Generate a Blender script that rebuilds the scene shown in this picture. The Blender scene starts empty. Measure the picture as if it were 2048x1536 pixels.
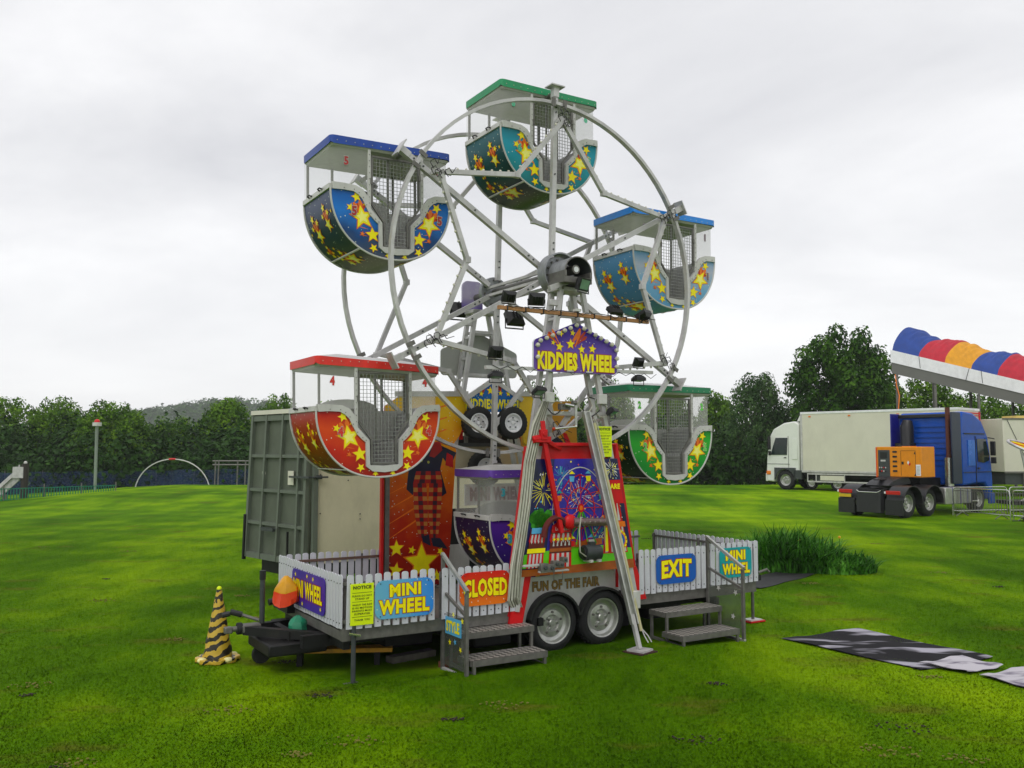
import bpy, bmesh, math, random
import numpy as np
from mathutils import Matrix, Vector

random.seed(7)
rng = np.random.default_rng(11)
R = math.radians
SC = bpy.context.scene
COL = SC.collection

# ------------------------------------------------------------------ camera
CAM_H = 2.4
cam_d = bpy.data.cameras.new("camera")
cam_d.sensor_width = 36.0
cam_d.lens = 36.0 * 1810.0 / 2048.0
cam_d.clip_start = 0.1
cam_d.clip_end = 6000.0
cam = bpy.data.objects.new("camera", cam_d)
COL.objects.link(cam)
cam.location = (0, 0, CAM_H)
cam.rotation_euler = (R(90 + 4.085), 0, 0)
SC.camera = cam

# ------------------------------------------------------------------ world: overcast daylight
SUN_EL, SUN_AZ = R(50), R(196)      # azimuth measured from +Y towards +X
w = bpy.data.worlds.new("World")
SC.world = w
w.use_nodes = True
nt = w.node_tree
nt.nodes.clear()
N, Lk = nt.nodes.new, nt.links.new
out = N("ShaderNodeOutputWorld")
sky = N("ShaderNodeTexSky")
sky.sky_type = 'NISHITA'
sky.sun_disc = False
sky.sun_elevation = SUN_EL
sky.sun_rotation = SUN_AZ
bg1 = N("ShaderNodeBackground"); bg1.inputs[1].default_value = 0.08
Lk(sky.outputs[0], bg1.inputs[0])
tc = N("ShaderNodeTexCoord")
sep = N("ShaderNodeSeparateXYZ"); Lk(tc.outputs['Generated'], sep.inputs[0])
zz = N("ShaderNodeMath"); zz.operation = 'MAXIMUM'; Lk(sep.outputs[2], zz.inputs[0]); zz.inputs[1].default_value = 0.0
za = N("ShaderNodeMath"); za.operation = 'ADD'; Lk(zz.outputs[0], za.inputs[0]); za.inputs[1].default_value = 0.22
dx = N("ShaderNodeMath"); dx.operation = 'DIVIDE'; Lk(sep.outputs[0], dx.inputs[0]); Lk(za.outputs[0], dx.inputs[1])
dy = N("ShaderNodeMath"); dy.operation = 'DIVIDE'; Lk(sep.outputs[1], dy.inputs[0]); Lk(za.outputs[0], dy.inputs[1])
cmb = N("ShaderNodeCombineXYZ"); Lk(dx.outputs[0], cmb.inputs[0]); Lk(dy.outputs[0], cmb.inputs[1])
no1 = N("ShaderNodeTexNoise"); no1.inputs['Scale'].default_value = 1.0; no1.inputs['Detail'].default_value = 9; no1.inputs['Roughness'].default_value = 0.55; no1.inputs['Distortion'].default_value = 0.3
mp = N("ShaderNodeMapping"); mp.inputs['Location'].default_value = (3.4, 7.7, 0); mp.inputs['Scale'].default_value = (0.8, 1.1, 1)
Lk(cmb.outputs[0], mp.inputs[0]); Lk(mp.outputs[0], no1.inputs['Vector'])
cr = N("ShaderNodeValToRGB")
cr.color_ramp.elements[0].position = 0.34; cr.color_ramp.elements[0].color = (0.64, 0.645, 0.675, 1)
cr.color_ramp.elements[1].position = 0.64; cr.color_ramp.elements[1].color = (0.94, 0.94, 0.95, 1)
Lk(no1.outputs['Fac'], cr.inputs[0])
# an overcast sky thins towards the horizon
gr = N("ShaderNodeMapRange"); gr.inputs[1].default_value = 0.0; gr.inputs[2].default_value = 0.34
gr.inputs[3].default_value = 0.8; gr.inputs[4].default_value = 0.0
Lk(zz.outputs[0], gr.inputs[0])
mxg = N("ShaderNodeMix"); mxg.data_type = 'RGBA'
Lk(gr.outputs[0], mxg.inputs[0]); Lk(cr.outputs[0], mxg.inputs[6]); mxg.inputs[7].default_value = (1.08, 1.08, 1.08, 1)
bg2 = N("ShaderNodeBackground"); bg2.inputs[1].default_value = 1.0
Lk(mxg.outputs[2], bg2.inputs[0])
ms = N("ShaderNodeMixShader"); ms.inputs[0].default_value = 0.93
Lk(bg1.outputs[0], ms.inputs[1]); Lk(bg2.outputs[0], ms.inputs[2]); Lk(ms.outputs[0], out.inputs[0])

sun_d = bpy.data.lights.new("sun", 'SUN')
sun_d.energy = 1.0
sun_d.angle = R(30)
sun_d.color = (1.0, 0.97, 0.92)
sun = bpy.data.objects.new("sun", sun_d)
COL.objects.link(sun)
sd = Vector((math.sin(SUN_AZ) * math.cos(SUN_EL), math.cos(SUN_AZ) * math.cos(SUN_EL), math.sin(SUN_EL)))
sun.rotation_euler = (-sd).to_track_quat('-Z', 'Y').to_euler()
sun.location = (0, 0, 30)

vs = SC.view_settings
vs.view_transform = 'Standard'
vs.look = 'None'
vs.exposure = 0.16
vs.gamma = 1.0
vs.use_curve_mapping = False

# ------------------------------------------------------------------ materials
def lin(h):
    h = h.lstrip('#')
    v = [int(h[i:i + 2], 16) / 255 for i in (0, 2, 4)]
    return tuple(((c + .055) / 1.055) ** 2.4 if c > .04045 else c / 12.92 for c in v)

MATS = {}
def mat(name, col, rough=.5, metal=0., var=.12, scale=6., dirt=0., bump=0., bscale=40., alpha=1., col2=None, trans=0., spec=None, emit=0.):
    if name in MATS: return MATS[name]
    if isinstance(col, str): col = lin(col)
    m = bpy.data.materials.new(name); m.use_nodes = True
    t = m.node_tree; b = t.nodes['Principled BSDF']
    n, l = t.nodes.new, t.links.new
    co = n("ShaderNodeTexCoord")
    no = n("ShaderNodeTexNoise"); no.inputs['Scale'].default_value = scale; no.inputs['Detail'].default_value = 6; no.inputs['Roughness'].default_value = .62
    l(co.outputs['Object'], no.inputs['Vector'])
    ra = n("ShaderNodeValToRGB")
    lo = tuple(max(0, c * (1 - var)) for c in col); hi = tuple(min(1, c * (1 + var)) for c in col)
    if col2 is not None:
        if isinstance(col2, str): col2 = lin(col2)
        lo = col2
    ra.color_ramp.elements[0].position = .32; ra.color_ramp.elements[0].color = (*lo, 1)
    ra.color_ramp.elements[1].position = .68; ra.color_ramp.elements[1].color = (*hi, 1)
    l(no.outputs['Fac'], ra.inputs[0])
    cs = ra.outputs[0]
    if dirt > 0:
        n2 = n("ShaderNodeTexNoise"); n2.inputs['Scale'].default_value = scale * .55; n2.inputs['Detail'].default_value = 9; n2.inputs['Roughness'].default_value = .75
        mpp = n("ShaderNodeMapping"); mpp.inputs['Scale'].default_value = (1, 1, .35); mpp.inputs['Location'].default_value = (5, 2, 1)
        l(co.outputs['Object'], mpp.inputs[0]); l(mpp.outputs[0], n2.inputs['Vector'])
        r2 = n("ShaderNodeMapRange"); r2.inputs[1].default_value = .5; r2.inputs[2].default_value = .75; r2.inputs[3].default_value = 0; r2.inputs[4].default_value = dirt
        l(n2.outputs['Fac'], r2.inputs[0])
        mx = n("ShaderNodeMix"); mx.data_type = 'RGBA'; l(r2.outputs[0], mx.inputs[0]); l(cs, mx.inputs[6]); mx.inputs[7].default_value = (.06, .055, .035, 1)
        cs = mx.outputs[2]
    l(cs, b.inputs['Base Color'])
    rr = n("ShaderNodeMapRange"); rr.inputs[3].default_value = max(.03, rough - .1); rr.inputs[4].default_value = min(1, rough + .12)
    l(no.outputs['Fac'], rr.inputs[0]); l(rr.outputs[0], b.inputs['Roughness'])
    b.inputs['Metallic'].default_value = metal
    b.inputs['Alpha'].default_value = alpha
    if spec is not None: b.inputs['Specular IOR Level'].default_value = spec
    if trans: b.inputs['Transmission Weight'].default_value = trans
    if bump > 0:
        n3 = n("ShaderNodeTexNoise"); n3.inputs['Scale'].default_value = bscale; n3.inputs['Detail'].default_value = 4
        l(co.outputs['Object'], n3.inputs['Vector'])
        bp = n("ShaderNodeBump"); bp.inputs['Strength'].default_value = bump; bp.inputs['Distance'].default_value = .01
        l(n3.outputs['Fac'], bp.inputs['Height']); l(bp.outputs[0], b.inputs['Normal'])
    MATS[name] = m
    return m

def grad_mat(name, stops, axis=2, lo=0., hi=1., rough=.35, rays=0.):
    """airbrushed artwork: colours blend along an object axis, broken up by noise"""
    if name in MATS: return MATS[name]
    m = bpy.data.materials.new(name); m.use_nodes = True
    t = m.node_tree; b = t.nodes['Principled BSDF']; n, l = t.nodes.new, t.links.new
    co = n("ShaderNodeTexCoord"); se = n("ShaderNodeSeparateXYZ"); l(co.outputs['Object'], se.inputs[0])
    no = n("ShaderNodeTexNoise"); no.inputs['Scale'].default_value = 3.5; no.inputs['Detail'].default_value = 5
    l(co.outputs['Object'], no.inputs['Vector'])
    mr = n("ShaderNodeMapRange"); mr.inputs[1].default_value = lo; mr.inputs[2].default_value = hi
    l(se.outputs[axis], mr.inputs[0])
    ad = n("ShaderNodeMath"); ad.operation = 'MULTIPLY_ADD'; l(no.outputs['Fac'], ad.inputs[0]); ad.inputs[1].default_value = .5; l(mr.outputs[0], ad.inputs[2])
    sb = n("ShaderNodeMath"); sb.operation = 'SUBTRACT'; l(ad.outputs[0], sb.inputs[0]); sb.inputs[1].default_value = .25
    ra = n("ShaderNodeValToRGB")
    e = ra.color_ramp.elements
    while len(e) < len(stops): e.new(.5)
    for i, (p, c) in enumerate(stops):
        e[i].position = p; e[i].color = (*lin(c), 1)
    l(sb.outputs[0], ra.inputs[0])
    # paint spatter: small light specks
    vo = n("ShaderNodeTexVoronoi"); vo.inputs['Scale'].default_value = 17
    l(co.outputs['Object'], vo.inputs['Vector'])
    lt = n("ShaderNodeMath"); lt.operation = 'LESS_THAN'; l(vo.outputs['Distance'], lt.inputs[0]); lt.inputs[1].default_value = .11
    mx = n("ShaderNodeMix"); mx.data_type = 'RGBA'; l(lt.outputs[0], mx.inputs[0]); l(ra.outputs[0], mx.inputs[6]); mx.inputs[7].default_value = (.62, .68, .55, 1)
    l(mx.outputs[2], b.inputs['Base Color']); b.inputs['Roughness'].default_value = rough; b.inputs['Specular IOR Level'].default_value = .25
    MATS[name] = m
    return m

M = dict(
    alu=mat('painted_steel', '#bdbbbb', .42, .25, .16, 5, .45),
    alu2=mat('bright_aluminium', '#b9bab5', .34, .75, .15, 9, .3),
    hubm=mat('cast_hub_grey', '#94969a', .45, .35, .2, 10, .4),
    galv=mat('galvanised_steel', '#6e6c68', .5, .45, .22, 12, .35),
    white=mat('white_paint', '#e4e5e8', .45, 0, .06, 4, .22),
    picket=mat('picket_plastic', '#cfd0d9', .38, 0, .05, 3, .35),
    gel=mat('fibreglass_white', '#c0bfbc', .35, 0, .08, 5, .4),
    grey=mat('grey_fibreglass', '#aaa8a6', .45, 0, .12, 4, .25),
    dgrey=mat('dark_grey_paint', '#3a3f40', .5, .1, .2, 8, .2),
    black=mat('black_plastic', '#141416', .5, 0, .3, 8),
    rubber=mat('tyre_rubber', '#17181a', .75, 0, .35, 14, .3, .4, 60),
    mud=mat('black_mudguard', '#17171b', .42, 0, .25, 10, .1),
    glass=mat('lamp_glass', '#6f8f80', .12, 0, .2, 8),
    wood=mat('brown_timber', '#a7764a', .6, 0, .25, 18, .2, .2, 60),
    plank=mat('yellow_plank', '#c08a18', .65, 0, .3, 9, .4),
    red=mat('red_paint', '#c5141a', .35, 0, .12, 7, .12),
    yellow=mat('artwork_yellow', '#f5e608', .32, 0, .07, 9),
    lemon=mat('artwork_pale_yellow', '#f7f27a', .32, 0, .05, 9),
    orange=mat('artwork_orange', '#e8741a', .32, 0, .12, 25),
    rust=mat('artwork_rust_red', '#b93a12', .32, 0, .15, 25),
    purple=mat('sign_purple', '#43229a', .3, 0, .2, 5, .05),
    blue=mat('sign_blue', '#1660b4', .3, 0, .12, 5, .05),
    lblue=mat('sign_light_blue', '#58a9d8', .3, 0, .15, 4, .05),
    teal=mat('sign_teal', '#1c9aa0', .3, 0, .12, 4, .05),
    notice=mat('notice_yellow', '#d9ee12', .4, 0, .05, 4, .05),
    ink=mat('notice_ink', '#3b4200', .5),
    inkred=mat('sign_dark_red', '#a3200f', .4),
    bulb=mat('bulb_glass', '#d9d6c8', .12, 0, .12, 8, 0, 0, 40, .8),
    cable=mat('cable_grey', '#a9a89a', .5, 0, .15, 10),
    wire=mat('wire_mesh_steel', '#8e908c', .4, .5, .2, 20),
    clear=mat('clear_plastic', '#d6d6d2', .12, 0, .06, 3, .15, 0, 40, .30),
    cream=mat('cream_panel', '#c9c2a6', .55, 0, .06, 2, .22),
    door=mat('ribbed_door_grey', '#585f52', .6, .1, .14, 3, .35),
    doorrib=mat('ribbed_door_frame', '#636b60', .55, .1, .12, 4, .3),
    boxwhite=mat('truck_white', '#d0cdbd', .35, 0, .04, 1.2, .12),
    cabwhite=mat('cab_white', '#dde0da', .22, 0, .04, 2, .08),
    cabblue=mat('cab_blue', '#0b46a4', .22, 0, .15, 2, .08, spec=.3),
    chassis=mat('chassis_black', '#101012', .6, .2, .3, 9, .25),
    winglass=mat('vehicle_glass', '#1b2a2a', .06, 0, .3, 2),
    genor=mat('generator_orange', '#df8a14', .35, 0, .08, 4, .1),
    lampred=mat('red_lens', '#b5140f', .2, 0, .1, 8),
    lampamber=mat('amber_lens', '#e0791a', .2, 0, .1, 8),
    chrome=mat('worn_chrome', '#c8c9c4', .18, .9, .1, 12),
    leafA=mat('x_leaf_a', (.035, .085, .012), .6, 0, .35, .6),
    bark=mat('bark', '#4b4234', .85, 0, .35, 5, .3, .5, 20),
)

for _k in ('yellow', 'lemon', 'orange', 'rust', 'purple', 'blue', 'lblue', 'teal', 'notice', 'red', 'genor', 'cabblue'):
    M[_k].node_tree.nodes['Principled BSDF'].inputs['Specular IOR Level'].default_value = .25

# ------------------------------------------------------------------ mesh builder
class MB:
    def __init__(s): s.v = []; s.f = []; s.m = []; s.mats = []
    def mi(s, m):
        if isinstance(m, str): m = M[m]
        if m not in s.mats: s.mats.append(m)
        return s.mats.index(m)
    def add(s, vs, fs, m, T=None):
        k = len(s.v); i = s.mi(m)
        for p in vs:
            p = Vector(p)
            s.v.append(tuple(T @ p) if T is not None else tuple(p))
        for f in fs: s.f.append([k + a for a in f]); s.m.append(i)
    def box(s, lo, hi, m, T=None):
        x0, y0, z0 = lo; x1, y1, z1 = hi
        s.add([(x0, y0, z0), (x1, y0, z0), (x1, y1, z0), (x0, y1, z0), (x0, y0, z1), (x1, y0, z1), (x1, y1, z1), (x0, y1, z1)],
              [(0, 3, 2, 1), (4, 5, 6, 7), (0, 1, 5, 4), (1, 2, 6, 5), (2, 3, 7, 6), (3, 0, 4, 7)], m, T)
    def bar(s, a, b, w, h, m, up=(0, 1, 0)):
        """box section from a to b; w across, h along 'up'"""
        a, b = Vector(a), Vector(b); d = b - a; L = d.length
        if L < 1e-6: return
        d.normalize(); u = Vector(up); u = u - d * u.dot(d)
        if u.length < 1e-4:
            u = Vector((1, 0, 0)); u = u - d * u.dot(d)
        u.normalize(); r = d.cross(u)
        T = Matrix((( r.x, u.x, d.x, a.x), (r.y, u.y, d.y, a.y), (r.z, u.z, d.z, a.z), (0, 0, 0, 1)))
        s.box((-w / 2, -h / 2, 0), (w / 2, h / 2, L), m, T)
    def tube(s, pts, r, m, seg=8, close=False, cap=True):
        P = [Vector(p) for p in pts]; n = len(P)
        rs = r if isinstance(r, (list, tuple)) else [r] * n
        vs = []; fs = []; prev = None
        for i, p in enumerate(P):
            if close: d = P[(i + 1) % n] - P[i - 1]
            else: d = P[min(i + 1, n - 1)] - P[max(i - 1, 0)]
            d.normalize()
            if prev is None:
                u = Vector((0, 0, 1)) if abs(d.z) < .9 else Vector((1, 0, 0))
            else: u = prev
            u = (u - d * u.dot(d))
            if u.length < 1e-5: u = Vector((1, 0, 0)) - d * d.x
            u.normalize(); prev = u; w_ = d.cross(u)
            for k in range(seg):
                a = 2 * math.pi * k / seg
                vs.append(p + (u * math.cos(a) + w_ * math.sin(a)) * rs[i])
        rng_ = n if close else n - 1
        for i in range(rng_):
            j = (i + 1) % n
            for k in range(seg):
                k2 = (k + 1) % seg
                fs.append((i * seg + k, i * seg + k2, j * seg + k2, j * seg + k))
        if cap and not close:
            fs.append(tuple(range(seg))[::-1]); fs.append(tuple((n - 1) * seg + k for k in range(seg)))
        s.add(vs, fs, m)
    def prism(s, pts, a0, a1, m, axis='y', m_side=None, T=None):
        """pts: 2-D outline; extruded from a0 to a1 along axis (y: pts=(x,z); z: pts=(x,y); x: pts=(y,z))"""
        n = len(pts)
        def P(p, a):
            return {'y': (p[0], a, p[1]), 'z': (p[0], p[1], a), 'x': (a, p[0], p[1])}[axis]
        vs = [P(p, a0) for p in pts] + [P(p, a1) for p in pts]
        s.add(vs, [tuple(range(n)), tuple(range(2 * n - 1, n - 1, -1))], m, T)
        s.add(vs, [((i + 1) % n, i, n + i, n + (i + 1) % n) for i in range(n)], m_side or m, T)
    def face(s, pts, m, T=None): s.add(pts, [tuple(range(len(pts)))], m, T)
    def flat(s, pts, y, m):
        """decal polygon facing -y"""
        s.add([(p[0], y, p[1]) for p in pts], [tuple(range(len(pts)))], m)
    def lathe(s, prof, m, T=None, seg=28, mats=None):
        """prof: (r, h) revolved about local z"""
        n = len(prof); vs = []
        for k in range(seg):
            a = 2 * math.pi * k / seg
            for r, h in prof: vs.append((r * math.cos(a), r * math.sin(a), h))
        for i in range(n - 1):
            mm = mats[i] if mats else m
            s.add([], [], mm)
            k0 = len(s.v)
            fs = []
            ring = []
            for k in range(seg):
                ring += [vs[k * n + i], vs[k * n + i + 1]]
            for k in range(seg):
                k2 = (k + 1) % seg
                fs.append((2 * k, 2 * k2, 2 * k2 + 1, 2 * k + 1))
            s.add(ring, fs, mm, T)
    def sphere(s, c, r, m, seg=10, rings=6, sc=(1, 1, 1)):
        vs = []; fs = []
        for i in range(rings + 1):
            t = math.pi * i / rings
            for k in range(seg):
                a = 2 * math.pi * k / seg
                vs.append((c[0] + r * sc[0] * math.sin(t) * math.cos(a), c[1] + r * sc[1] * math.sin(t) * math.sin(a), c[2] + r * sc[2] * math.cos(t)))
        for i in range(rings):
            for k in range(seg):
                k2 = (k + 1) % seg
                fs.append((i * seg + k, (i + 1) * seg + k, (i + 1) * seg + k2, i * seg + k2))
        s.add(vs, fs, m)
    def mesh(s, name, org=(0, 0, 0), sharp=35):
        me = bpy.data.meshes.new(name)
        o = Vector(org)
        me.from_pydata([tuple(Vector(v) - o) for v in s.v], [], s.f)
        for m in s.mats: me.materials.append(m)
        me.polygons.foreach_set('material_index', s.m)
        me.polygons.foreach_set('use_smooth', [True] * len(s.f))
        bm = bmesh.new(); bm.from_mesh(me)
        bmesh.ops.remove_doubles(bm, verts=bm.verts, dist=1e-5)
        bm.to_mesh(me); bm.free()
        me.update()
        try: me.set_sharp_from_angle(angle=R(sharp))
        except Exception: pass
        return me

class Frame:
    def __init__(s, loc, rz): s.loc = Vector(loc); s.rz = rz; s.T = Matrix.Translation(s.loc) @ Matrix.Rotation(rz, 4, 'Z')
RIDE = Frame((0.56, 10.72, 0.0), R(31.4))
WORLD = Frame((0, 0, 0), 0)

class Thing:
    """a thing: an Empty at its base; parts are built in the frame's coordinates"""
    def __init__(s, name, label, cat, org, fr=RIDE, group=None, rot=None):
        s.o = bpy.data.objects.new(name, None); COL.objects.link(s.o)
        s.o.empty_display_size = .1
        s.org = Vector(org); s.fr = fr
        s.o.location = fr.T @ s.org
        s.o.rotation_euler = (0, 0, fr.rz) if rot is None else rot
        s.o['label'] = label; s.o['category'] = cat
        if group: s.o['group'] = group
    def part(s, name, mb, label=None, parent=None, stuff=False, bevel=0, sharp=35):
        ob = bpy.data.objects.new(name, mb.mesh(name, s.org, sharp)); COL.objects.link(ob)
        ob.parent = parent or s.o
        if label: ob['label'] = label
        if stuff: ob['kind'] = 'stuff'
        if bevel:
            b = ob.modifiers.new('bevel', 'BEVEL'); b.width = bevel; b.segments = 2; b.limit_method = 'ANGLE'
        return ob
    def inst(s, name, me, loc, rot=(0, 0, 0), parent=None, scale=None):
        ob = bpy.data.objects.new(name, me); COL.objects.link(ob)
        ob.parent = parent or s.o
        ob.location = Vector(loc) - s.org
        ob.rotation_euler = rot
        if scale: ob.scale = scale
        return ob

def solo(name, mb, label, cat, org, fr=RIDE, group=None, kind=None, bevel=0, sharp=35):
    ob = bpy.data.objects.new(name, mb.mesh(name, org, sharp)); COL.objects.link(ob)
    ob.location = fr.T @ Vector(org); ob.rotation_euler = (0, 0, fr.rz)
    if kind: ob['kind'] = kind
    if label: ob['label'] = label
    if cat: ob['category'] = cat
    if group: ob['group'] = group
    if bevel:
        b = ob.modifiers.new('bevel', 'BEVEL'); b.width = bevel; b.segments = 2; b.limit_method = 'ANGLE'
    return ob

def copy_thing(root, loc, rz=None, label=None, name=None):
    c = root.copy(); COL.objects.link(c); c.location = loc
    if rz is not None: c.rotation_euler = (0, 0, rz)
    if label: c['label'] = label
    for ch in root.children:
        d = ch.copy(); COL.objects.link(d); d.parent = c
        for g in ch.children:
            e = g.copy(); COL.objects.link(e); e.parent = d
    return c

# text as 2-D geometry
_tc = {}
def text2d(s_, size=1., bold=0., shear=0., spacing=1.10):
    key = (s_, bold, shear, spacing)
    if key not in _tc:
        cu = bpy.data.curves.new('lettering', 'FONT'); cu.body = s_; cu.size = 1.; cu.offset = bold; cu.shear = shear
        cu.space_character = spacing; cu.align_x = 'CENTER'; cu.resolution_u = 2
        ob = bpy.data.objects.new('lettering', cu); COL.objects.link(ob)
        bpy.context.view_layer.update()
        me = ob.evaluated_get(bpy.context.evaluated_depsgraph_get()).to_mesh()
        vs = [(v.co.x, v.co.y) for v in me.vertices]; fs = [tuple(p.vertices) for p in me.polygons]
        ob.to_mesh_clear()
        bpy.data.objects.remove(ob); bpy.data.curves.remove(cu)
        _tc[key] = (vs, fs)
    return _tc[key]

def put_text(mb, s_, c, width, height, y, m, bold=.03, shear=0., side='y', outline=None, rot=0., arch=0.):
    """lettering fitted to width x height, centre c=(a,z), lying on the plane y (or x when side='x')"""
    def lay(b, off, mm):
        vs, fs = text2d(s_, 1., b, shear)
        if not vs: return
        v0, _ = text2d(s_, 1., bold, shear)
        xs = [p[0] for p in v0]; ys = [p[1] for p in v0]
        cx, cy = (min(xs) + max(xs)) / 2, (min(ys) + max(ys)) / 2
        sx, sy = width / (max(xs) - min(xs)), height / (max(ys) - min(ys))
        P = []
        for px, py in vs:
            a = (px - cx) * sx; z = (py - cy) * sy
            z += arch * (1 - (2 * a / width) ** 2) * height
            a, z = a * math.cos(rot) - z * math.sin(rot), a * math.sin(rot) + z * math.cos(rot)
            if side == 'y': P.append((c[0] + a, y - off, c[1] + z))
            else: P.append((y - off, c[0] - a, c[1] + z))
        mb.add(P, fs, mm)
    if outline is not None: lay(bold + .035, .002, outline)
    lay(bold, .004, m)

def rrect(x0, z0, x1, z1, r, n=5):
    P = []
    for cx, cz, a0 in ((x1 - r, z1 - r, 0), (x0 + r, z1 - r, 90), (x0 + r, z0 + r, 180), (x1 - r, z0 + r, 270)):
        for i in range(n + 1):
            a = R(a0 + 90 * i / n); P.append((cx + r * math.cos(a), cz + r * math.sin(a)))
    return P

def star_pts(cx, cz, r, rot=0., inner=.45, n=5):
    return [(cx + (r if i % 2 == 0 else r * inner) * math.sin(rot + math.pi * i / n), cz + (r if i % 2 == 0 else r * inner) * math.cos(rot + math.pi * i / n)) for i in range(2 * n)]

def decal(mb, fn, cx, cz, r, rot=0., ms=('orange', 'yellow'), inner=.45, steps=3):
    """a painted star laid on a surface: fn(a, b, off) gives the 3-D point"""
    for k, (mm, sc) in enumerate(zip(ms, (1.18, 1.0, .6))):
        P = star_pts(0, 0, 1, rot, inner); n = len(P)
        Q = []
        for i in range(n):
            a, b = P[i], P[(i + 1) % n]
            Q += [a, ((a[0] + b[0]) / 2, (a[1] + b[1]) / 2)]
        n = len(Q); vs = [fn(cx, cz, .003 + .002 * k)]; fs = []
        for j in range(1, steps + 1):
            f = j / steps * r * sc
            vs += [fn(cx + q[0] * f, cz + q[1] * f, .003 + .002 * k) for q in Q]
        for i in range(n): fs.append((0, 1 + i, 1 + (i + 1) % n))
        for j in range(steps - 1):
            for i in range(n):
                a = 1 + j * n; b = a + n; i2 = (i + 1) % n
                fs.append((a + i, b + i, b + i2, a + i2))
        mb.add(vs, fs, mm)

def streak(mb, fn, cx, cz, ang, L, w0, mm, off=.002):
    """a tapering painted trail leaving (cx, cz)"""
    n = 5; vs = []; fs = []
    dx_, dz_ = math.sin(ang), math.cos(ang); nx, nz = dz_, -dx_
    for i in range(n + 1):
        t = i / n; wd = w0 * (.25 + 1.1 * t) * (1 if i < n else .45) * (1 + .25 * math.sin(9 * t + L * 40))
        for sgn in (-1, 1):
            vs.append(fn(cx + dx_ * L * t + nx * wd * sgn, cz + dz_ * L * t + nz * wd * sgn, off))
    for i in range(n): fs.append((2 * i, 2 * i + 1, 2 * i + 3, 2 * i + 2))
    mb.add(vs, fs, mm)

def burst(mb, fn, cx, cz, s, ang, big=1.):
    """shooting-star cluster: rusty trails behind a big star, little stars at their ends"""
    for da, L, mm in ((-.5, .9, 'rust'), (.45, .95, 'rust'), (-.25, 1.15, 'orange'), (.2, 1.2, 'orange'), (0, 1.0, 'rust')):
        streak(mb, fn, cx, cz, ang + da, s * L, s * .12, mm, .001 if mm == 'rust' else .002)
    for da, L, r in ((-.62, 1.05, .28), (.05, 1.42, .36), (.6, 1.02, .26)):
        decal(mb, fn, cx + math.sin(ang + da) * s * L, cz + math.cos(ang + da) * s * L, s * r, ang + da, steps=2)
    decal(mb, fn, cx, cz, s * .62 * big, ang + .15, ms=('orange', 'yellow', 'lemon'))

# ------------------------------------------------------------------ ground
def sstep(a, b, x):
    t = min(1., max(0., (x - a) / (b - a))); return t * t * (3 - 2 * t)
def ground_z(x, y):
    v = -.521 * (x - .56) + .8536 * (y - 10.72)          # the turf swells a little in front of the ride
    g = .30 * sstep(34, 44, y) + .055 * (1 - sstep(-.35, .25, v)) * (1 - sstep(1.7, 3.6, x)) * sstep(-3.2, -1.8, x)
    s = y - 53.
    if y > 30: s = max(s, (-19.5 - x) * sstep(30, 36, y))
    g -= .07 * min(40, max(0., s))
    if y < 60:
        g += .010 * math.sin(x * .55 + 1.3) * math.sin(y * .23) + .008 * math.sin(x * .9 + y * .6)
    return g

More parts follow.
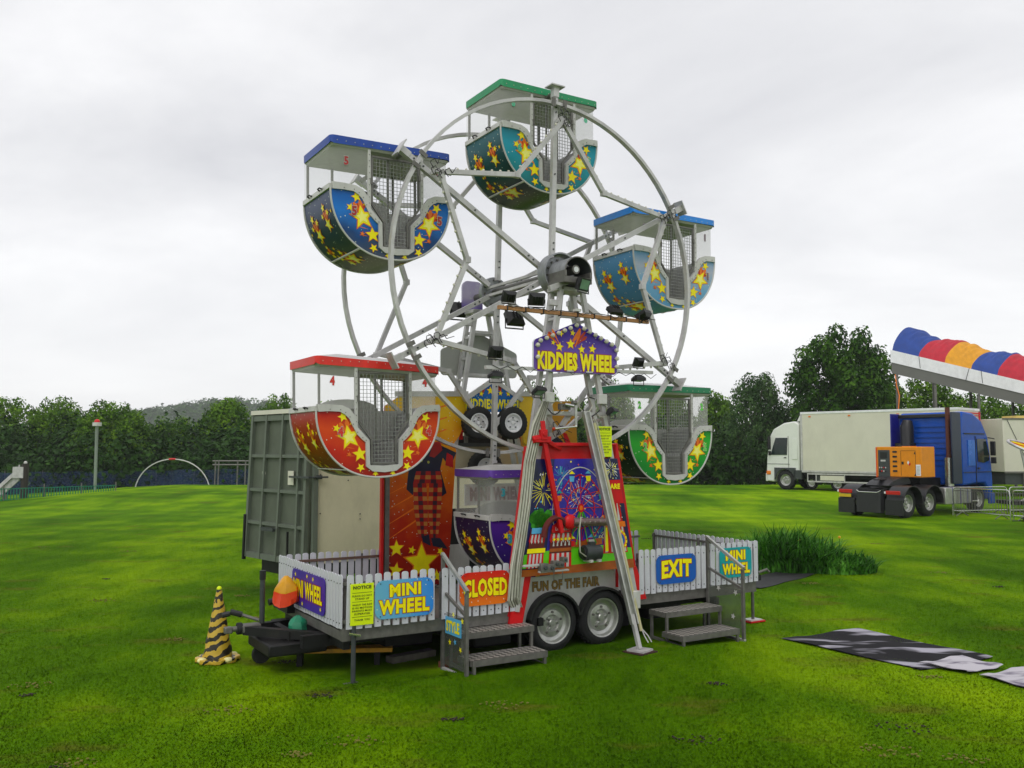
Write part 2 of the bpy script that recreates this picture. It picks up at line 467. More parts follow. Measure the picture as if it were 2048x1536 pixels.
def lawn_material(name, blades=False):
    m = bpy.data.materials.new(name); m.use_nodes = True
    t = m.node_tree; b = t.nodes['Principled BSDF']; n, l = t.nodes.new, t.links.new
    geo = n("ShaderNodeNewGeometry")
    def noise(sc, det, loc=(0, 0, 0), scl=(1, 1, 1)):
        mp_ = n("ShaderNodeMapping"); mp_.inputs['Location'].default_value = loc; mp_.inputs['Scale'].default_value = scl
        l(geo.outputs['Position'], mp_.inputs[0])
        q = n("ShaderNodeTexNoise"); q.inputs['Scale'].default_value = sc; q.inputs['Detail'].default_value = det; q.inputs['Roughness'].default_value = .6
        l(mp_.outputs[0], q.inputs['Vector']); return q
    a = noise(.30, 6, (3, 1, 0), (1.0, .42, 1)); c = noise(1.5, 7, (0, 4, 0), (1.1, .40, 1)); d = noise(14., 6)
    # mowing bands
    mp_ = n("ShaderNodeMapping"); mp_.inputs['Rotation'].default_value = (0, 0, R(8)); mp_.inputs['Location'].default_value = (0, .9, 0); l(geo.outputs['Position'], mp_.inputs[0])
    wv = n("ShaderNodeTexWave"); wv.wave_type = 'BANDS'; wv.bands_direction = 'Y'; wv.inputs['Scale'].default_value = .16; wv.inputs['Distortion'].default_value = 1.6; wv.inputs['Detail'].default_value = 2; wv.inputs['Detail Scale'].default_value = .5
    l(mp_.outputs[0], wv.inputs['Vector'])
    def mth(op, x, y_, z_=None):
        q = n("ShaderNodeMath"); q.operation = op
        for i, v in enumerate((x, y_, z_)):
            if v is None: continue
            if isinstance(v, (int, float)): q.inputs[i].default_value = v
            else: l(v, q.inputs[i])
        return q.outputs[0]
    s1 = mth('MULTIPLY_ADD', a.outputs['Fac'], 1.2, -.19)
    s2_ = mth('MULTIPLY_ADD', c.outputs['Fac'], .18, s1)
    s3 = mth('MULTIPLY_ADD', wv.outputs['Fac'], .06, s2_)
    s4 = mth('MULTIPLY_ADD', d.outputs['Fac'], .14, s3)
    s5 = mth('SUBTRACT', s4, .22)
    ra = n("ShaderNodeValToRGB"); e = ra.color_ramp.elements; e.new(.5); e.new(.75)
    for i, (p, cc) in enumerate(((.13, (.028, .082, .001)), (.35, (.076, .180, .001)), (.55, (.185, .325, .0012)), (.78, (.31, .45, .003)))):
        e[i].position = p; e[i].color = (*cc, 1)
    l(s5, ra.inputs[0])
    # worn brownish patches
    f = noise(1.1, 7, (11, 5, 0), (.6, 1.2, 1))
    mr = n("ShaderNodeMapRange"); mr.inputs[1].default_value = .57; mr.inputs[2].default_value = .70; mr.inputs[3].default_value = 0; mr.inputs[4].default_value = .65
    l(f.outputs['Fac'], mr.inputs[0])
    mx = n("ShaderNodeMix"); mx.data_type = 'RGBA'; l(mr.outputs[0], mx.inputs[0]); l(ra.outputs[0], mx.inputs[6]); mx.inputs[7].default_value = (.13, .105, .015, 1)
    l(mx.outputs[2], b.inputs['Base Color'])
    b.inputs['Roughness'].default_value = .85; b.inputs['Specular IOR Level'].default_value = 0.02
    if blades:
        up = n('ShaderNodeCombineXYZ'); up.inputs[2].default_value = 1.; l(up.outputs[0], b.inputs['Normal'])
    else:
        bn = noise(45, 6, (0, 0, 0), (1, .6, 1)); bp = n("ShaderNodeBump"); bp.inputs['Strength'].default_value = .12; bp.inputs['Distance'].default_value = .03
        l(bn.outputs['Fac'], bp.inputs['Height']); l(bp.outputs[0], b.inputs['Normal'])
    return m
LAWN = lawn_material('lawn_green')
BLADE = lawn_material('grass_blade_green', True)

def axis_steps(lo, hi, dense_lo, dense_hi, step, grow):
    v = list(np.arange(dense_lo, dense_hi + 1e-6, step)); x = dense_hi; s = step
    while x < hi: s *= grow; x += s; v.append(min(x, hi))
    x = dense_lo; s = step; pre = []
    while x > lo: s *= grow; x -= s; pre.append(max(x, lo))
    return pre[::-1] + v
xs = axis_steps(-2500, 2500, -36, 40, .4, 1.25); ys = axis_steps(-60, 4500, 3, 70, .4, 1.22)
gv = [(x, y, ground_z(x, y)) for y in ys for x in xs]
W_ = len(xs)
gf = [(j * W_ + i, j * W_ + i + 1, (j + 1) * W_ + i + 1, (j + 1) * W_ + i) for j in range(len(ys) - 1) for i in range(W_ - 1)]
gm = bpy.data.meshes.new('ground'); gm.from_pydata(gv, [], gf); gm.materials.append(LAWN)
gm.polygons.foreach_set('use_smooth', [True] * len(gf))
go = bpy.data.objects.new('ground', gm); COL.objects.link(go); go['kind'] = 'structure'

# short mown blades, thinning with distance
def tri_mesh(name, P, m, quads=False):
    me = bpy.data.meshes.new(name)
    k = 4 if quads else 3
    nv = P.shape[0]; nf = nv // k
    me.vertices.add(nv); me.vertices.foreach_set('co', P.astype(np.float32).ravel())
    me.loops.add(nv); me.loops.foreach_set('vertex_index', np.arange(nv, dtype=np.int32))
    me.polygons.add(nf); me.polygons.foreach_set('loop_start', np.arange(0, nv, k, dtype=np.int32))
    try: me.polygons.foreach_set('loop_total', np.full(nf, k, dtype=np.int32))
    except Exception: pass
    me.materials.append(m); me.update(calc_edges=True); me.validate()
    return me
nb = 900000
yy = 5.8 + (32 - 5.8) * rng.random(nb) ** 1.9
xx = (rng.random(nb) * 2 - 1) * (yy * .64 + .8)
gz = .010 * np.sin(xx * .55 + 1.3) * np.sin(yy * .23) + .008 * np.sin(xx * .9 + yy * .6)
def nstep(a_, b_, q):
    t_ = np.clip((q - a_) / (b_ - a_), 0, 1); return t_ * t_ * (3 - 2 * t_)
gz = gz + .055 * (1 - nstep(-.35, .25, -.521 * (xx - .56) + .8536 * (yy - 10.72))) * (1 - nstep(1.7, 3.6, xx)) * nstep(-3.2, -1.8, xx)
clump = .6 + .8 * (np.sin(xx * 3.1 + np.sin(yy * 2.3) * 2) * .5 + .5) * (np.sin(yy * 4.7 + np.sin(xx * 1.9) * 2) * .5 + .5)
h = (.006 + .012 * rng.random(nb)) * np.clip((36 - yy) / 14, .15, 1)
a = rng.random(nb) * 2 * np.pi; wd = .0028 + .0025 * rng.random(nb) + .0003 * yy
lx, ly = (rng.random(nb) - .5) * .045, (rng.random(nb) - .5) * .045
P = np.zeros((nb, 3, 3))
P[:, 0] = np.stack([xx - np.cos(a) * wd, yy - np.sin(a) * wd, gz - .006], 1)
P[:, 1] = np.stack([xx + np.cos(a) * wd, yy + np.sin(a) * wd, gz - .006], 1)
P[:, 2] = np.stack([xx + lx, yy + ly, gz + h], 1)
gb = bpy.data.objects.new('grass', tri_mesh('grass', P.reshape(-1, 3), BLADE)); COL.objects.link(gb)
gb['kind'] = 'stuff'; gb['label'] = 'short wet mown grass of the fairground lawn'; gb['category'] = 'grass'

# scattered soil crumbs and dead clippings
cl = MB(); gq = random.Random(12)
soil = mat('soil_crumb', '#2a2210', .9, 0, .4, 30); clip_ = mat('dry_clipping', '#6d6a24', .9, 0, .3, 30)
for q in range(46):
    y = 6.6 + 20 * gq.random() ** 1.4; x = (gq.random() * 2 - 1) * y * .58; r = .05 + .13 * gq.random()
    mm = soil if gq.random() < .55 else clip_
    for k in range(30):
        a = gq.random() * 6.283; d = r * gq.random() ** .7; s_ = .005 + .008 * gq.random()
        px_, py_ = x + 1.6 * d * math.cos(a), y + d * math.sin(a)
        cl.sphere((px_, py_, ground_z(px_, py_) + .012 + s_ * .2), s_, mm, 5, 3, (1.3, 1, .6))
solo('soil_crumbs', cl, 'scattered soil crumbs and dry clippings on the lawn', 'soil', (0, 8, 0), WORLD, kind='stuff')

# ------------------------------------------------------------------ foliage
def leaf_mat(name, dark, mid, light):
    m = bpy.data.materials.new(name); m.use_nodes = True
    t = m.node_tree; b = t.nodes['Principled BSDF']; n, l = t.nodes.new, t.links.new
    geo = n("ShaderNodeNewGeometry"); oi = n("ShaderNodeObjectInfo")
    ad = n("ShaderNodeVectorMath"); l(geo.outputs['Position'], ad.inputs[0]); l(oi.outputs['Location'], ad.inputs[1])
    no = n("ShaderNodeTexNoise"); no.inputs['Scale'].default_value = .9; no.inputs['Detail'].default_value = 5; l(ad.outputs[0], no.inputs['Vector'])
    n2 = n("ShaderNodeTexNoise"); n2.inputs['Scale'].default_value = 7.; l(ad.outputs[0], n2.inputs['Vector'])
    mu = n("ShaderNodeMath"); mu.operation = 'MULTIPLY_ADD'; l(n2.outputs['Fac'], mu.inputs[0]); mu.inputs[1].default_value = .7; l(no.outputs['Fac'], mu.inputs[2])
    sb = n("ShaderNodeMath"); sb.operation = 'SUBTRACT'; l(mu.outputs[0], sb.inputs[0]); sb.inputs[1].default_value = .35
    ra = n("ShaderNodeValToRGB"); e = ra.color_ramp.elements; e.new(.5)
    for i, (p, c) in enumerate(((.3, dark), (.5, mid), (.72, light))): e[i].position = p; e[i].color = (*c, 1)
    l(sb.outputs[0], ra.inputs[0]); l(ra.outputs[0], b.inputs['Base Color'])
    b.inputs['Roughness'].default_value = .6; b.inputs['Specular IOR Level'].default_value = .08
    tr = n("ShaderNodeBsdfTranslucent"); l(ra.outputs[0], tr.inputs[0])
    mix = n("ShaderNodeMixShader"); mix.inputs[0].default_value = .12
    l(b.outputs[0], mix.inputs[1]); l(tr.outputs[0], mix.inputs[2]); l(mix.outputs[0], t.nodes['Material Output'].inputs[0])
    return m
LEAF = [leaf_mat('leaves_dark_green', (.010, .034, .003), (.030, .090, .006), (.08, .18, .012)),
        leaf_mat('leaves_mid_green', (.020, .065, .003), (.075, .170, .008), (.18, .33, .018)),
        leaf_mat('leaves_grey_green', (.02, .05, .015), (.05, .11, .03), (.11, .19, .06)),
        leaf_mat('leaves_shaded_green', (.008, .026, .004), (.018, .055, .006), (.04, .10, .012))]

def leaf_cloud(blobs, n, size, seed, fill=.35, flat=.0):
    """quads scattered over lumpy blobs (x, y, z, r); returns vertex array for tri_mesh(quads=True)"""
    g = np.random.default_rng(seed)
    B = np.array(blobs); wts = B[:, 3] ** 2; wts = wts / wts.sum()
    k = g.choice(len(B), n, p=wts)
    d = g.normal(size=(n, 3)); d /= np.linalg.norm(d, axis=1)[:, None]
    rr = np.where(g.random(n) < fill, g.random(n) ** .5, .82 + .26 * g.random(n))
    lump = 1 + .13 * np.sin(d[:, 0] * 7 + k) * np.sin(d[:, 2] * 6 + 2 * k) + .08 * np.sin(d[:, 1] * 13 + d[:, 2] * 11)
    c = B[k, :3] + d * (B[k, 3] * rr * lump)[:, None] * np.array([1, 1, .9])
    nm = d + .55 * g.normal(size=(n, 3)) + np.array([0, 0, .35]); nm /= np.linalg.norm(nm, axis=1)[:, None]      # leaves face outwards
    u = np.cross(nm, g.normal(size=(n, 3))); u /= np.linalg.norm(u, axis=1)[:, None]
    v = np.cross(nm, u); v /= np.linalg.norm(v, axis=1)[:, None]
    s = size * (.55 + .9 * g.random(n))[:, None]
    P = np.stack([c - u * s * .5, c + v * s * .32, c + u * s * .5, c - v * s * .32], 1)
    return P.reshape(-1, 3)

def crown_blobs(seed, H=10., Wd=4., base=.22, kind='round'):
    """a domed crown: one body, a shell of lobes over it, low skirts"""
    g = random.Random(seed); B = []
    zc, rz_ = H * .50, H * .42
    B.append((0, 0, zc, Wd * .62)); B.append((0, 0, H * .25, Wd * .62)); B.append((0, 0, H * .66, Wd * .45))
    nl = 46
    for i in range(nl):
        f = (i + .5) / nl; ph = i * 2.39996 + g.uniform(-.3, .3)
        t = -.75 + 1.72 * f                       # -.75 low skirt ... .97 top
        env = math.sqrt(max(0., 1 - t * t)) if t > 0 else 1 - .12 * t * t
        if kind == 'tall': env *= 1 - .32 * max(0, t)
        q = .74 + .20 * g.random()
        B.append((Wd * env * q * math.cos(ph), Wd * env * q * math.sin(ph), zc + rz_ * t * (.86 + .12 * g.random()), Wd * (.17 + .12 * g.random())))
    return B

def trunk_mb(H, W0, seed, spread=3.):
    g = random.Random(seed); mb = MB()
    pts = [(0, 0, -.6), (.05, 0, H * .12), (.12 * g.random(), .1, H * .35), (.2 * g.random(), .2 * g.random(), H * .62)]
    mb.tube(pts, [W0, W0 * .8, W0 * .6, W0 * .25], 'bark', 9)
    for i in range(9):
        z = H * (.18 + .045 * i); a = i * 2.4; L = spread * (.6 + .4 * g.random())
        mb.tube([(.05, .05, z), (L * .4 * math.cos(a), L * .4 * math.sin(a), z + L * .35), (L * math.cos(a), L * math.sin(a), z + L * .8)], [W0 * .4, W0 * .22, W0 * .07], 'bark', 6)
    return mb

CROWN = []
for i, (H_, Wd_, n_, sz, kind, lm, base) in enumerate(((10, 4.3, 17000, .30, 'round', 1, .04), (10, 4.7, 17000, .30, 'round', 1, .04), (10, 3.9, 16000, .30, 'tall', 1, .03),
                                                 (12, 4.6, 34000, .27, 'round', 0, .05), (9, 3.6, 20000, .22, 'tall', 2, .03))):
    me = tri_mesh('crown', leaf_cloud(crown_blobs(30 + i, H_, Wd_, base, kind), n_, sz, 60 + i, fill=.4 if i != 3 else .45), LEAF[lm], True)
    CROWN.append((me, H_, Wd_))
TRUNK = [trunk_mb(10, .32, 3).mesh('trunk'), trunk_mb(12, .38, 8).mesh('trunk')]

def tree(X, Y, height, half, var, label, group='trees beyond the lawn', cat='tree', rz=0.):
    zb = ground_z(X, Y) - .3
    me, H_, Wd_ = CROWN[var]
    o = bpy.data.objects.new('tree', None); COL.objects.link(o); o.location = (X, Y, zb)
    o['label'] = label; o['category'] = cat; o['group'] = group
    sz = height / (H_ * .97); sx = half / (Wd_ * 1.0)
    c = bpy.data.objects.new('crown', me); COL.objects.link(c); c.parent = o; c.scale = (sx, sx, sz); c.rotation_euler = (0, 0, rz)
    t = bpy.data.objects.new('trunk', TRUNK[1 if var == 3 else 0]); COL.objects.link(t); t.parent = o; t.scale = (sx, sx, sz * (1. if var != 3 else 1)); t.rotation_euler = (0, 0, rz)
    return o

tree(-40.97, 74.0, 8.36, 2.86, 0, 'round-topped green tree at the far left edge of the photo')
tree(-34.88, 70.0, 7.69, 2.40, 1, 'broad green tree behind the left slide, between the edge tree and the lamp post')
tree(-28.15, 64.0, 6.71, 2.62, 0, 'large domed dark tree directly behind the tall lamp post', rz=1.1)
tree(-26.53, 70.0, 6.18, 2.40, 1, 'low rounded tree above the white arch, in front of the grey hill', rz=2.)
tree(-22.63, 72.0, 7.95, 2.63, 2, 'peaked green tree between the arch and the grey ribbed trailer end', rz=.6)
tree(-20.17, 78.0, 9.06, 2.24, 0, 'tree just above the top edge of the grey ribbed trailer end', rz=2.7)
tree(-17.94, 88.0, 9.57, 3.13, 1, 'tree seen behind the red number 4 gondola', rz=.3)
tree(-12.91, 92.0, 8.94, 3.09, 0, 'low tree behind the left part of the yellow fairground facade', rz=1.9)
tree(-6.30, 92.0, 9.30, 3.27, 1, 'tree hidden mostly behind the blue and yellow pediment', rz=3.3)
tree(2.25, 80.0, 10.43, 2.44, 1, 'tree showing between the two signs that read kiddies wheel', rz=.9)
tree(5.85, 84.0, 9.54, 2.22, 0, 'lower tree seen through the front tower legs', rz=2.2)
tree(8.31, 76.0, 9.93, 2.16, 1, 'tree just right of the front tower under the big sign', rz=4.)
tree(13.40, 78.0, 9.71, 2.30, 0, 'tree behind the roof of the green number 2 gondola', rz=1.5)
tree(15.78, 70.0, 8.19, 1.96, 2, 'tree to the right of the green number 2 gondola', rz=2.4)
tree(16.82, 62.0, 8.48, 2.27, 4, 'feathery grey-green tree left of the white cab', rz=.4)
tree(21.34, 58.0, 10.92, 3.30, 3, 'tallest dark tree standing behind the white box truck', rz=.8)
tree(29.75, 66.0, 8.96, 3.19, 0, 'tree behind the blue tractor cab and under the slide canopy', rz=3.)
tree(32.06, 62.0, 7.04, 2.68, 1, 'tree under the low end of the slide canopy', rz=5.)
tree(37.96, 66.0, 7.21, 3.02, 0, 'tree at the far right edge behind the trailers', rz=1.)
tree(20.64, 66.0, 6.85, 2.35, 0, 'dark bushy tree between the feathery tree and the white cab', rz=2.9)

# undergrowth: an unbroken dark belt at the foot of the trees
ub = []
g_ = random.Random(5)
for i in range(150):
    x = -44 + i * .60 + g_.random(); y = 60 + 5 * g_.random() - (4 if x > 18 else 0)
    rr_ = 1.3 + 1.2 * g_.random()
    ub.append((x, y, ground_z(x, y) + rr_ * .75, rr_))
for i in range(90):
    x = -44 + i * 1.0 + g_.random(); y = 66 + 3 * g_.random()
    rr_ = 1.8 + 1.2 * g_.random()
    ub.append((x, y, ground_z(x, y) + 2.4 + g_.random(), rr_))
uo = bpy.data.objects.new('undergrowth', tri_mesh('undergrowth', leaf_cloud(ub, 90000, .34, 77, fill=.25), LEAF[3], True)); COL.objects.link(uo)
uo['kind'] = 'stuff'; uo['label'] = 'dark shrubs and undergrowth along the foot of the trees'; uo['category'] = 'undergrowth'

# wooded hill far off
hv = []; hx = np.linspace(-420, -60, 90)
HILLM = mat('far_woodland', (.03, .07, .02), .9, 0, .5, .12)
hm = MB()
rowz = []
for j in range(14):
    row = []
    for i, x in enumerate(hx):
        t = j / 13
        crest = 26 * math.exp(-((x + 195) / 75) ** 2) + 15 * math.exp(-((x + 300) / 90) ** 2) + 8
        z = crest * math.sin(t * math.pi / 2) + 2.2 * math.sin(x * .31 + j) * math.sin(x * .17 + 2 * j) * t + 1.3 * g_.random() * t - 4
        row.append((x + 3 * math.sin(j), 560 + 130 * t, z))
    rowz.append(row)
hvv = [p for r_ in rowz for p in r_]
hm.add(hvv, [(j * 90 + i, j * 90 + i + 1, (j + 1) * 90 + i + 1, (j + 1) * 90 + i) for j in range(13) for i in range(89)], HILLM)
ho = bpy.data.objects.new('hill', hm.mesh('hill')); COL.objects.link(ho); ho['kind'] = 'structure'
hb = []
for i in range(330):
    x = -330 + 250 * g_.random(); t = g_.random() ** .5
    crest = 26 * math.exp(-((x + 195) / 75) ** 2) + 15 * math.exp(-((x + 300) / 90) ** 2) + 8
    hb.append((x, 556 + 130 * t, crest * math.sin(t * math.pi / 2) - 3, 4 + 3 * g_.random()))
hw = bpy.data.objects.new('woodland', tri_mesh('woodland', leaf_cloud(hb, 26000, 2.2, 78, fill=.1), LEAF[0], True)); COL.objects.link(hw)
hw['kind'] = 'stuff'; hw['label'] = 'distant wood covering the hazy grey hill'; hw['category'] = 'woodland'

# ================================================================== THE RIDE
# frame RIDE: x runs along the trailer (left to right), y into the depth, z up; metres
HU, HZ = 0.17, 4.54                       # wheel axle
SPK = [88.5 + 60 * k for k in range(6)]   # spoke angles
VF, VR = .35, 1.80                        # planes of the two rims
def pol(r, a, y): return (HU + r * math.cos(R(a)), y, HZ + r * math.sin(R(a)))

# ---------------- big wheel
bw = Thing('big_wheel', 'grey steel big wheel with two rims, spokes and star braces carrying six gondolas', 'big wheel', (HU, 1.07, HZ))
for y, nm in ((VF, 'near'), (VR, 'far')):
    mb = MB(); n = 72; prof = [(2.175, -.035), (2.215, -.035), (2.215, .035), (2.175, .035)]
    vs = []; fs = []
    for k in range(n):
        a = 360 * k / n
        for r, dy_ in prof: vs.append(pol(r, a, y + dy_))
    for k in range(n):
        k2 = (k + 1) % n
        for i in range(4): fs.append((k * 4 + i, k * 4 + (i + 1) % 4, k2 * 4 + (i + 1) % 4, k2 * 4 + i))
    mb.add(vs, fs, 'alu')
    for a in SPK:      # bolted joint plates
        for da in (-2.2, 2.2):
            mb.bar(pol(2.14, a + da, y - .05), pol(2.25, a + da, y - .05), .05, .012, 'galv', (0, 1, 0))
    bw.part('rim', mb)
for y in (VF - .0, VR):
    for a in SPK:
        mb = MB(); mb.bar(pol(.16, a, y + .06 * (1 if y < 1 else -1)), pol(2.44, a, y + .06 * (1 if y < 1 else -1)), .062, .062, 'alu')
        for rr_ in (.34, .42, 1.30, 2.10, 2.16, 2.24):
            c_ = pol(rr_, a, y + .06 * (1 if y < 1 else -1) - .032); mb.tube([c_, (c_[0], c_[1] - .012, c_[2])], .011, 'dgrey', 6)
        bw.part('spoke', mb)
for y in (.22, 1.88):
    mb = MB(); bl = MB()
    for k in range(6):
        a0, a1 = SPK[k], SPK[(k + 1) % 6]
        A, B_, C = pol(1.94, a0, y), pol(1.30, a0 + 30, y), pol(1.94, a1, y)
        mb.bar(A, B_, .055, .05, 'alu'); mb.bar(B_, C, .055, .05, 'alu')
        mb.box((B_[0] - .035, y - .032, B_[2] - .035), (B_[0] + .035, y + .03, B_[2] + .035), 'alu')
        for P0, P1 in ((A, B_), (B_, C)):
            d = Vector(P1) - Vector(P0); nrm = Vector((-d.z, 0, d.x)).normalized()
            mid = (Vector(P0) + Vector(P1)) / 2 - Vector((HU, y, HZ))
            if nrm.dot(mid) < 0: nrm = -nrm
            for i in range(1, 9):
                p = Vector(P0) + d * (i / 9) + nrm * .038
                bl.sphere(p, .017, 'bulb', 6, 4)
        mb.bar(pol(1.97, a0, y), pol(1.97, a0, y + (.13 if y < 1 else -.13)), .05, .05, 'alu')
    p_ = bw.part('star_brace', mb)
    if y < 1: bw.part('lamp_string', bl, 'small round white bulbs along the star brace', parent=p_, stuff=True)
for a in SPK:       # end caps, axle pins and cable ties
    for y, s_ in ((VF + .06, 1), (VR - .06, -1)):
        mb = MB()
        c0 = pol(2.42, a, y); c1 = pol(2.50, a, y)
        mb.bar(pol(2.43, a, y), pol(2.445, a, y), .20, .17, 'alu')
        mb.bar(pol(2.30, a, y), pol(2.43, a, y), .075, .085, 'alu')
        mb.tube([pol(2.36, a, y), pol(2.36, a, y + .20 * s_)], .028, 'galv', 10)
        bw.part('end_cap', mb)
mb = MB(); g = random.Random(3)
for a in SPK:
    for q in range(5):
        r = 1.86 + .05 * q
        c = Vector(pol(r, a + g.uniform(-1.5, 1.5), .20))
        e1 = Vector((math.cos(g.random() * 6), 0, math.sin(g.random() * 6)))
        pts = [c + Vector((.045 * math.cos(t), -.02 + .02 * math.sin(3 * t), .045 * math.sin(t))) for t in (0, .8, 1.6, 2.4, 3.2, 4, 4.8)]
        mb.tube(pts, .005, 'black', 5)
        mb.tube([pts[0], pts[0] + Vector((g.uniform(-.09, .09), -.02, g.uniform(-.09, .09)))], .004, 'black', 4)
bw.part('cable_tie', mb, 'black cable ties and lamp leads round the brace joints', stuff=True)
# hubs
for y, s_ in ((.30, -1), (1.85, 1)):
    mb = MB()
    T = Matrix.Translation((HU, y, HZ)) @ Matrix.Rotation(R(90), 4, 'X')
    mb.lathe([(0, .05), (.215, .05), (.22, .035), (.22, -.02), (0, -.02)], 'hubm', T, 36)
    if s_ < 0:
        mb.lathe([(.245, .13), (.262, .13), (.262, -.03), (.245, -.03), (.245, .13)], 'hubm', T, 40)
        for k in range(8):
            a = 45 * k; mb.bar(pol(.225, a, y), pol(.255, a, y), .05, .03, 'alu')
    for k in range(12):
        a = 30 * k + 8; c = pol(.175, a, y - .055)
        mb.tube([c, (c[0], c[1] - .022, c[2])], .014, 'galv', 6)
        if s_ > 0: pass
    bw.part('hub', mb, 'round bolted hub plate')
mb = MB(); mb.tube([(HU, -.12, HZ), (HU, 2.32, HZ)], .055, 'galv', 14)
mb.tube([(HU, -.125, HZ), (HU, -.12, HZ)], .035, 'white', 12)
bw.part('axle', mb)
for dz, du in ((.05, -.12), (-.10, .10), (-.06, -.14)):   # tie rods between hubs
    mb = MB(); mb.bar((HU + du, .35, HZ + dz), (HU + du, 1.8, HZ + dz), .035, .035, 'alu'); bw.part('tie_rod', mb)

# ---------------- gondolas
SC_ = {
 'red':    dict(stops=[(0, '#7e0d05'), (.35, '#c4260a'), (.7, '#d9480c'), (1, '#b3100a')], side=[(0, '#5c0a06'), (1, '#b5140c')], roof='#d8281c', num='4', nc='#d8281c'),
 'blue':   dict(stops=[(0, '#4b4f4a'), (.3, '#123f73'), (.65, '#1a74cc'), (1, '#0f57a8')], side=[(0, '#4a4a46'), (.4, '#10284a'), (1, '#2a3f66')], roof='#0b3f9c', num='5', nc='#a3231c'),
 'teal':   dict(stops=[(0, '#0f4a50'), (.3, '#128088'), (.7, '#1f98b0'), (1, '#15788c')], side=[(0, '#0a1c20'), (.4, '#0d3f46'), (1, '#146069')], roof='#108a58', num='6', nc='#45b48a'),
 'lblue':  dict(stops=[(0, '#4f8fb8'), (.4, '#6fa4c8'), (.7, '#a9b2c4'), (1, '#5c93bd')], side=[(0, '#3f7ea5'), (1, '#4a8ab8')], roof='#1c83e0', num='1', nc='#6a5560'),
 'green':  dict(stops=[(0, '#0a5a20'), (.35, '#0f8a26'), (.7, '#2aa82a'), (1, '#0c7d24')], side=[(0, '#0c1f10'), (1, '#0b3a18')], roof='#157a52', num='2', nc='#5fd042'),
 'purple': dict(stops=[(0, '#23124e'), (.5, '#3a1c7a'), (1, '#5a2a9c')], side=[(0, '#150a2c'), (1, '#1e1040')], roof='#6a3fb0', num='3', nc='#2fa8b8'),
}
LABEL = dict(
 red='red gondola number 4 with yellow stars, lower left on the wheel',
 blue='dark blue gondola number 5 with yellow stars, upper left on the wheel',
 teal='teal gondola number 6 with green roof at the top of the wheel',
 lblue='light blue gondola number 1 with bright blue roof, upper right on the wheel',
 green='green gondola number 2 with dark green roof, lower right on the wheel',
 purple='purple gondola number 3 at the bottom, behind the red scenic frame')
W2, RIM, BOT, YF, YB = .74, -.60, -.74, -.46, .44     # half width, rim z, bowl depth, front and back

def bowl(t):      # t 0..1 from the left rim over the bottom to the right rim
    a = math.pi * (1 - t)
    x = math.cos(a); z = -math.sin(a)
    return (W2 * math.copysign(abs(x) ** .92, x), RIM + BOT * abs(z) ** .95)

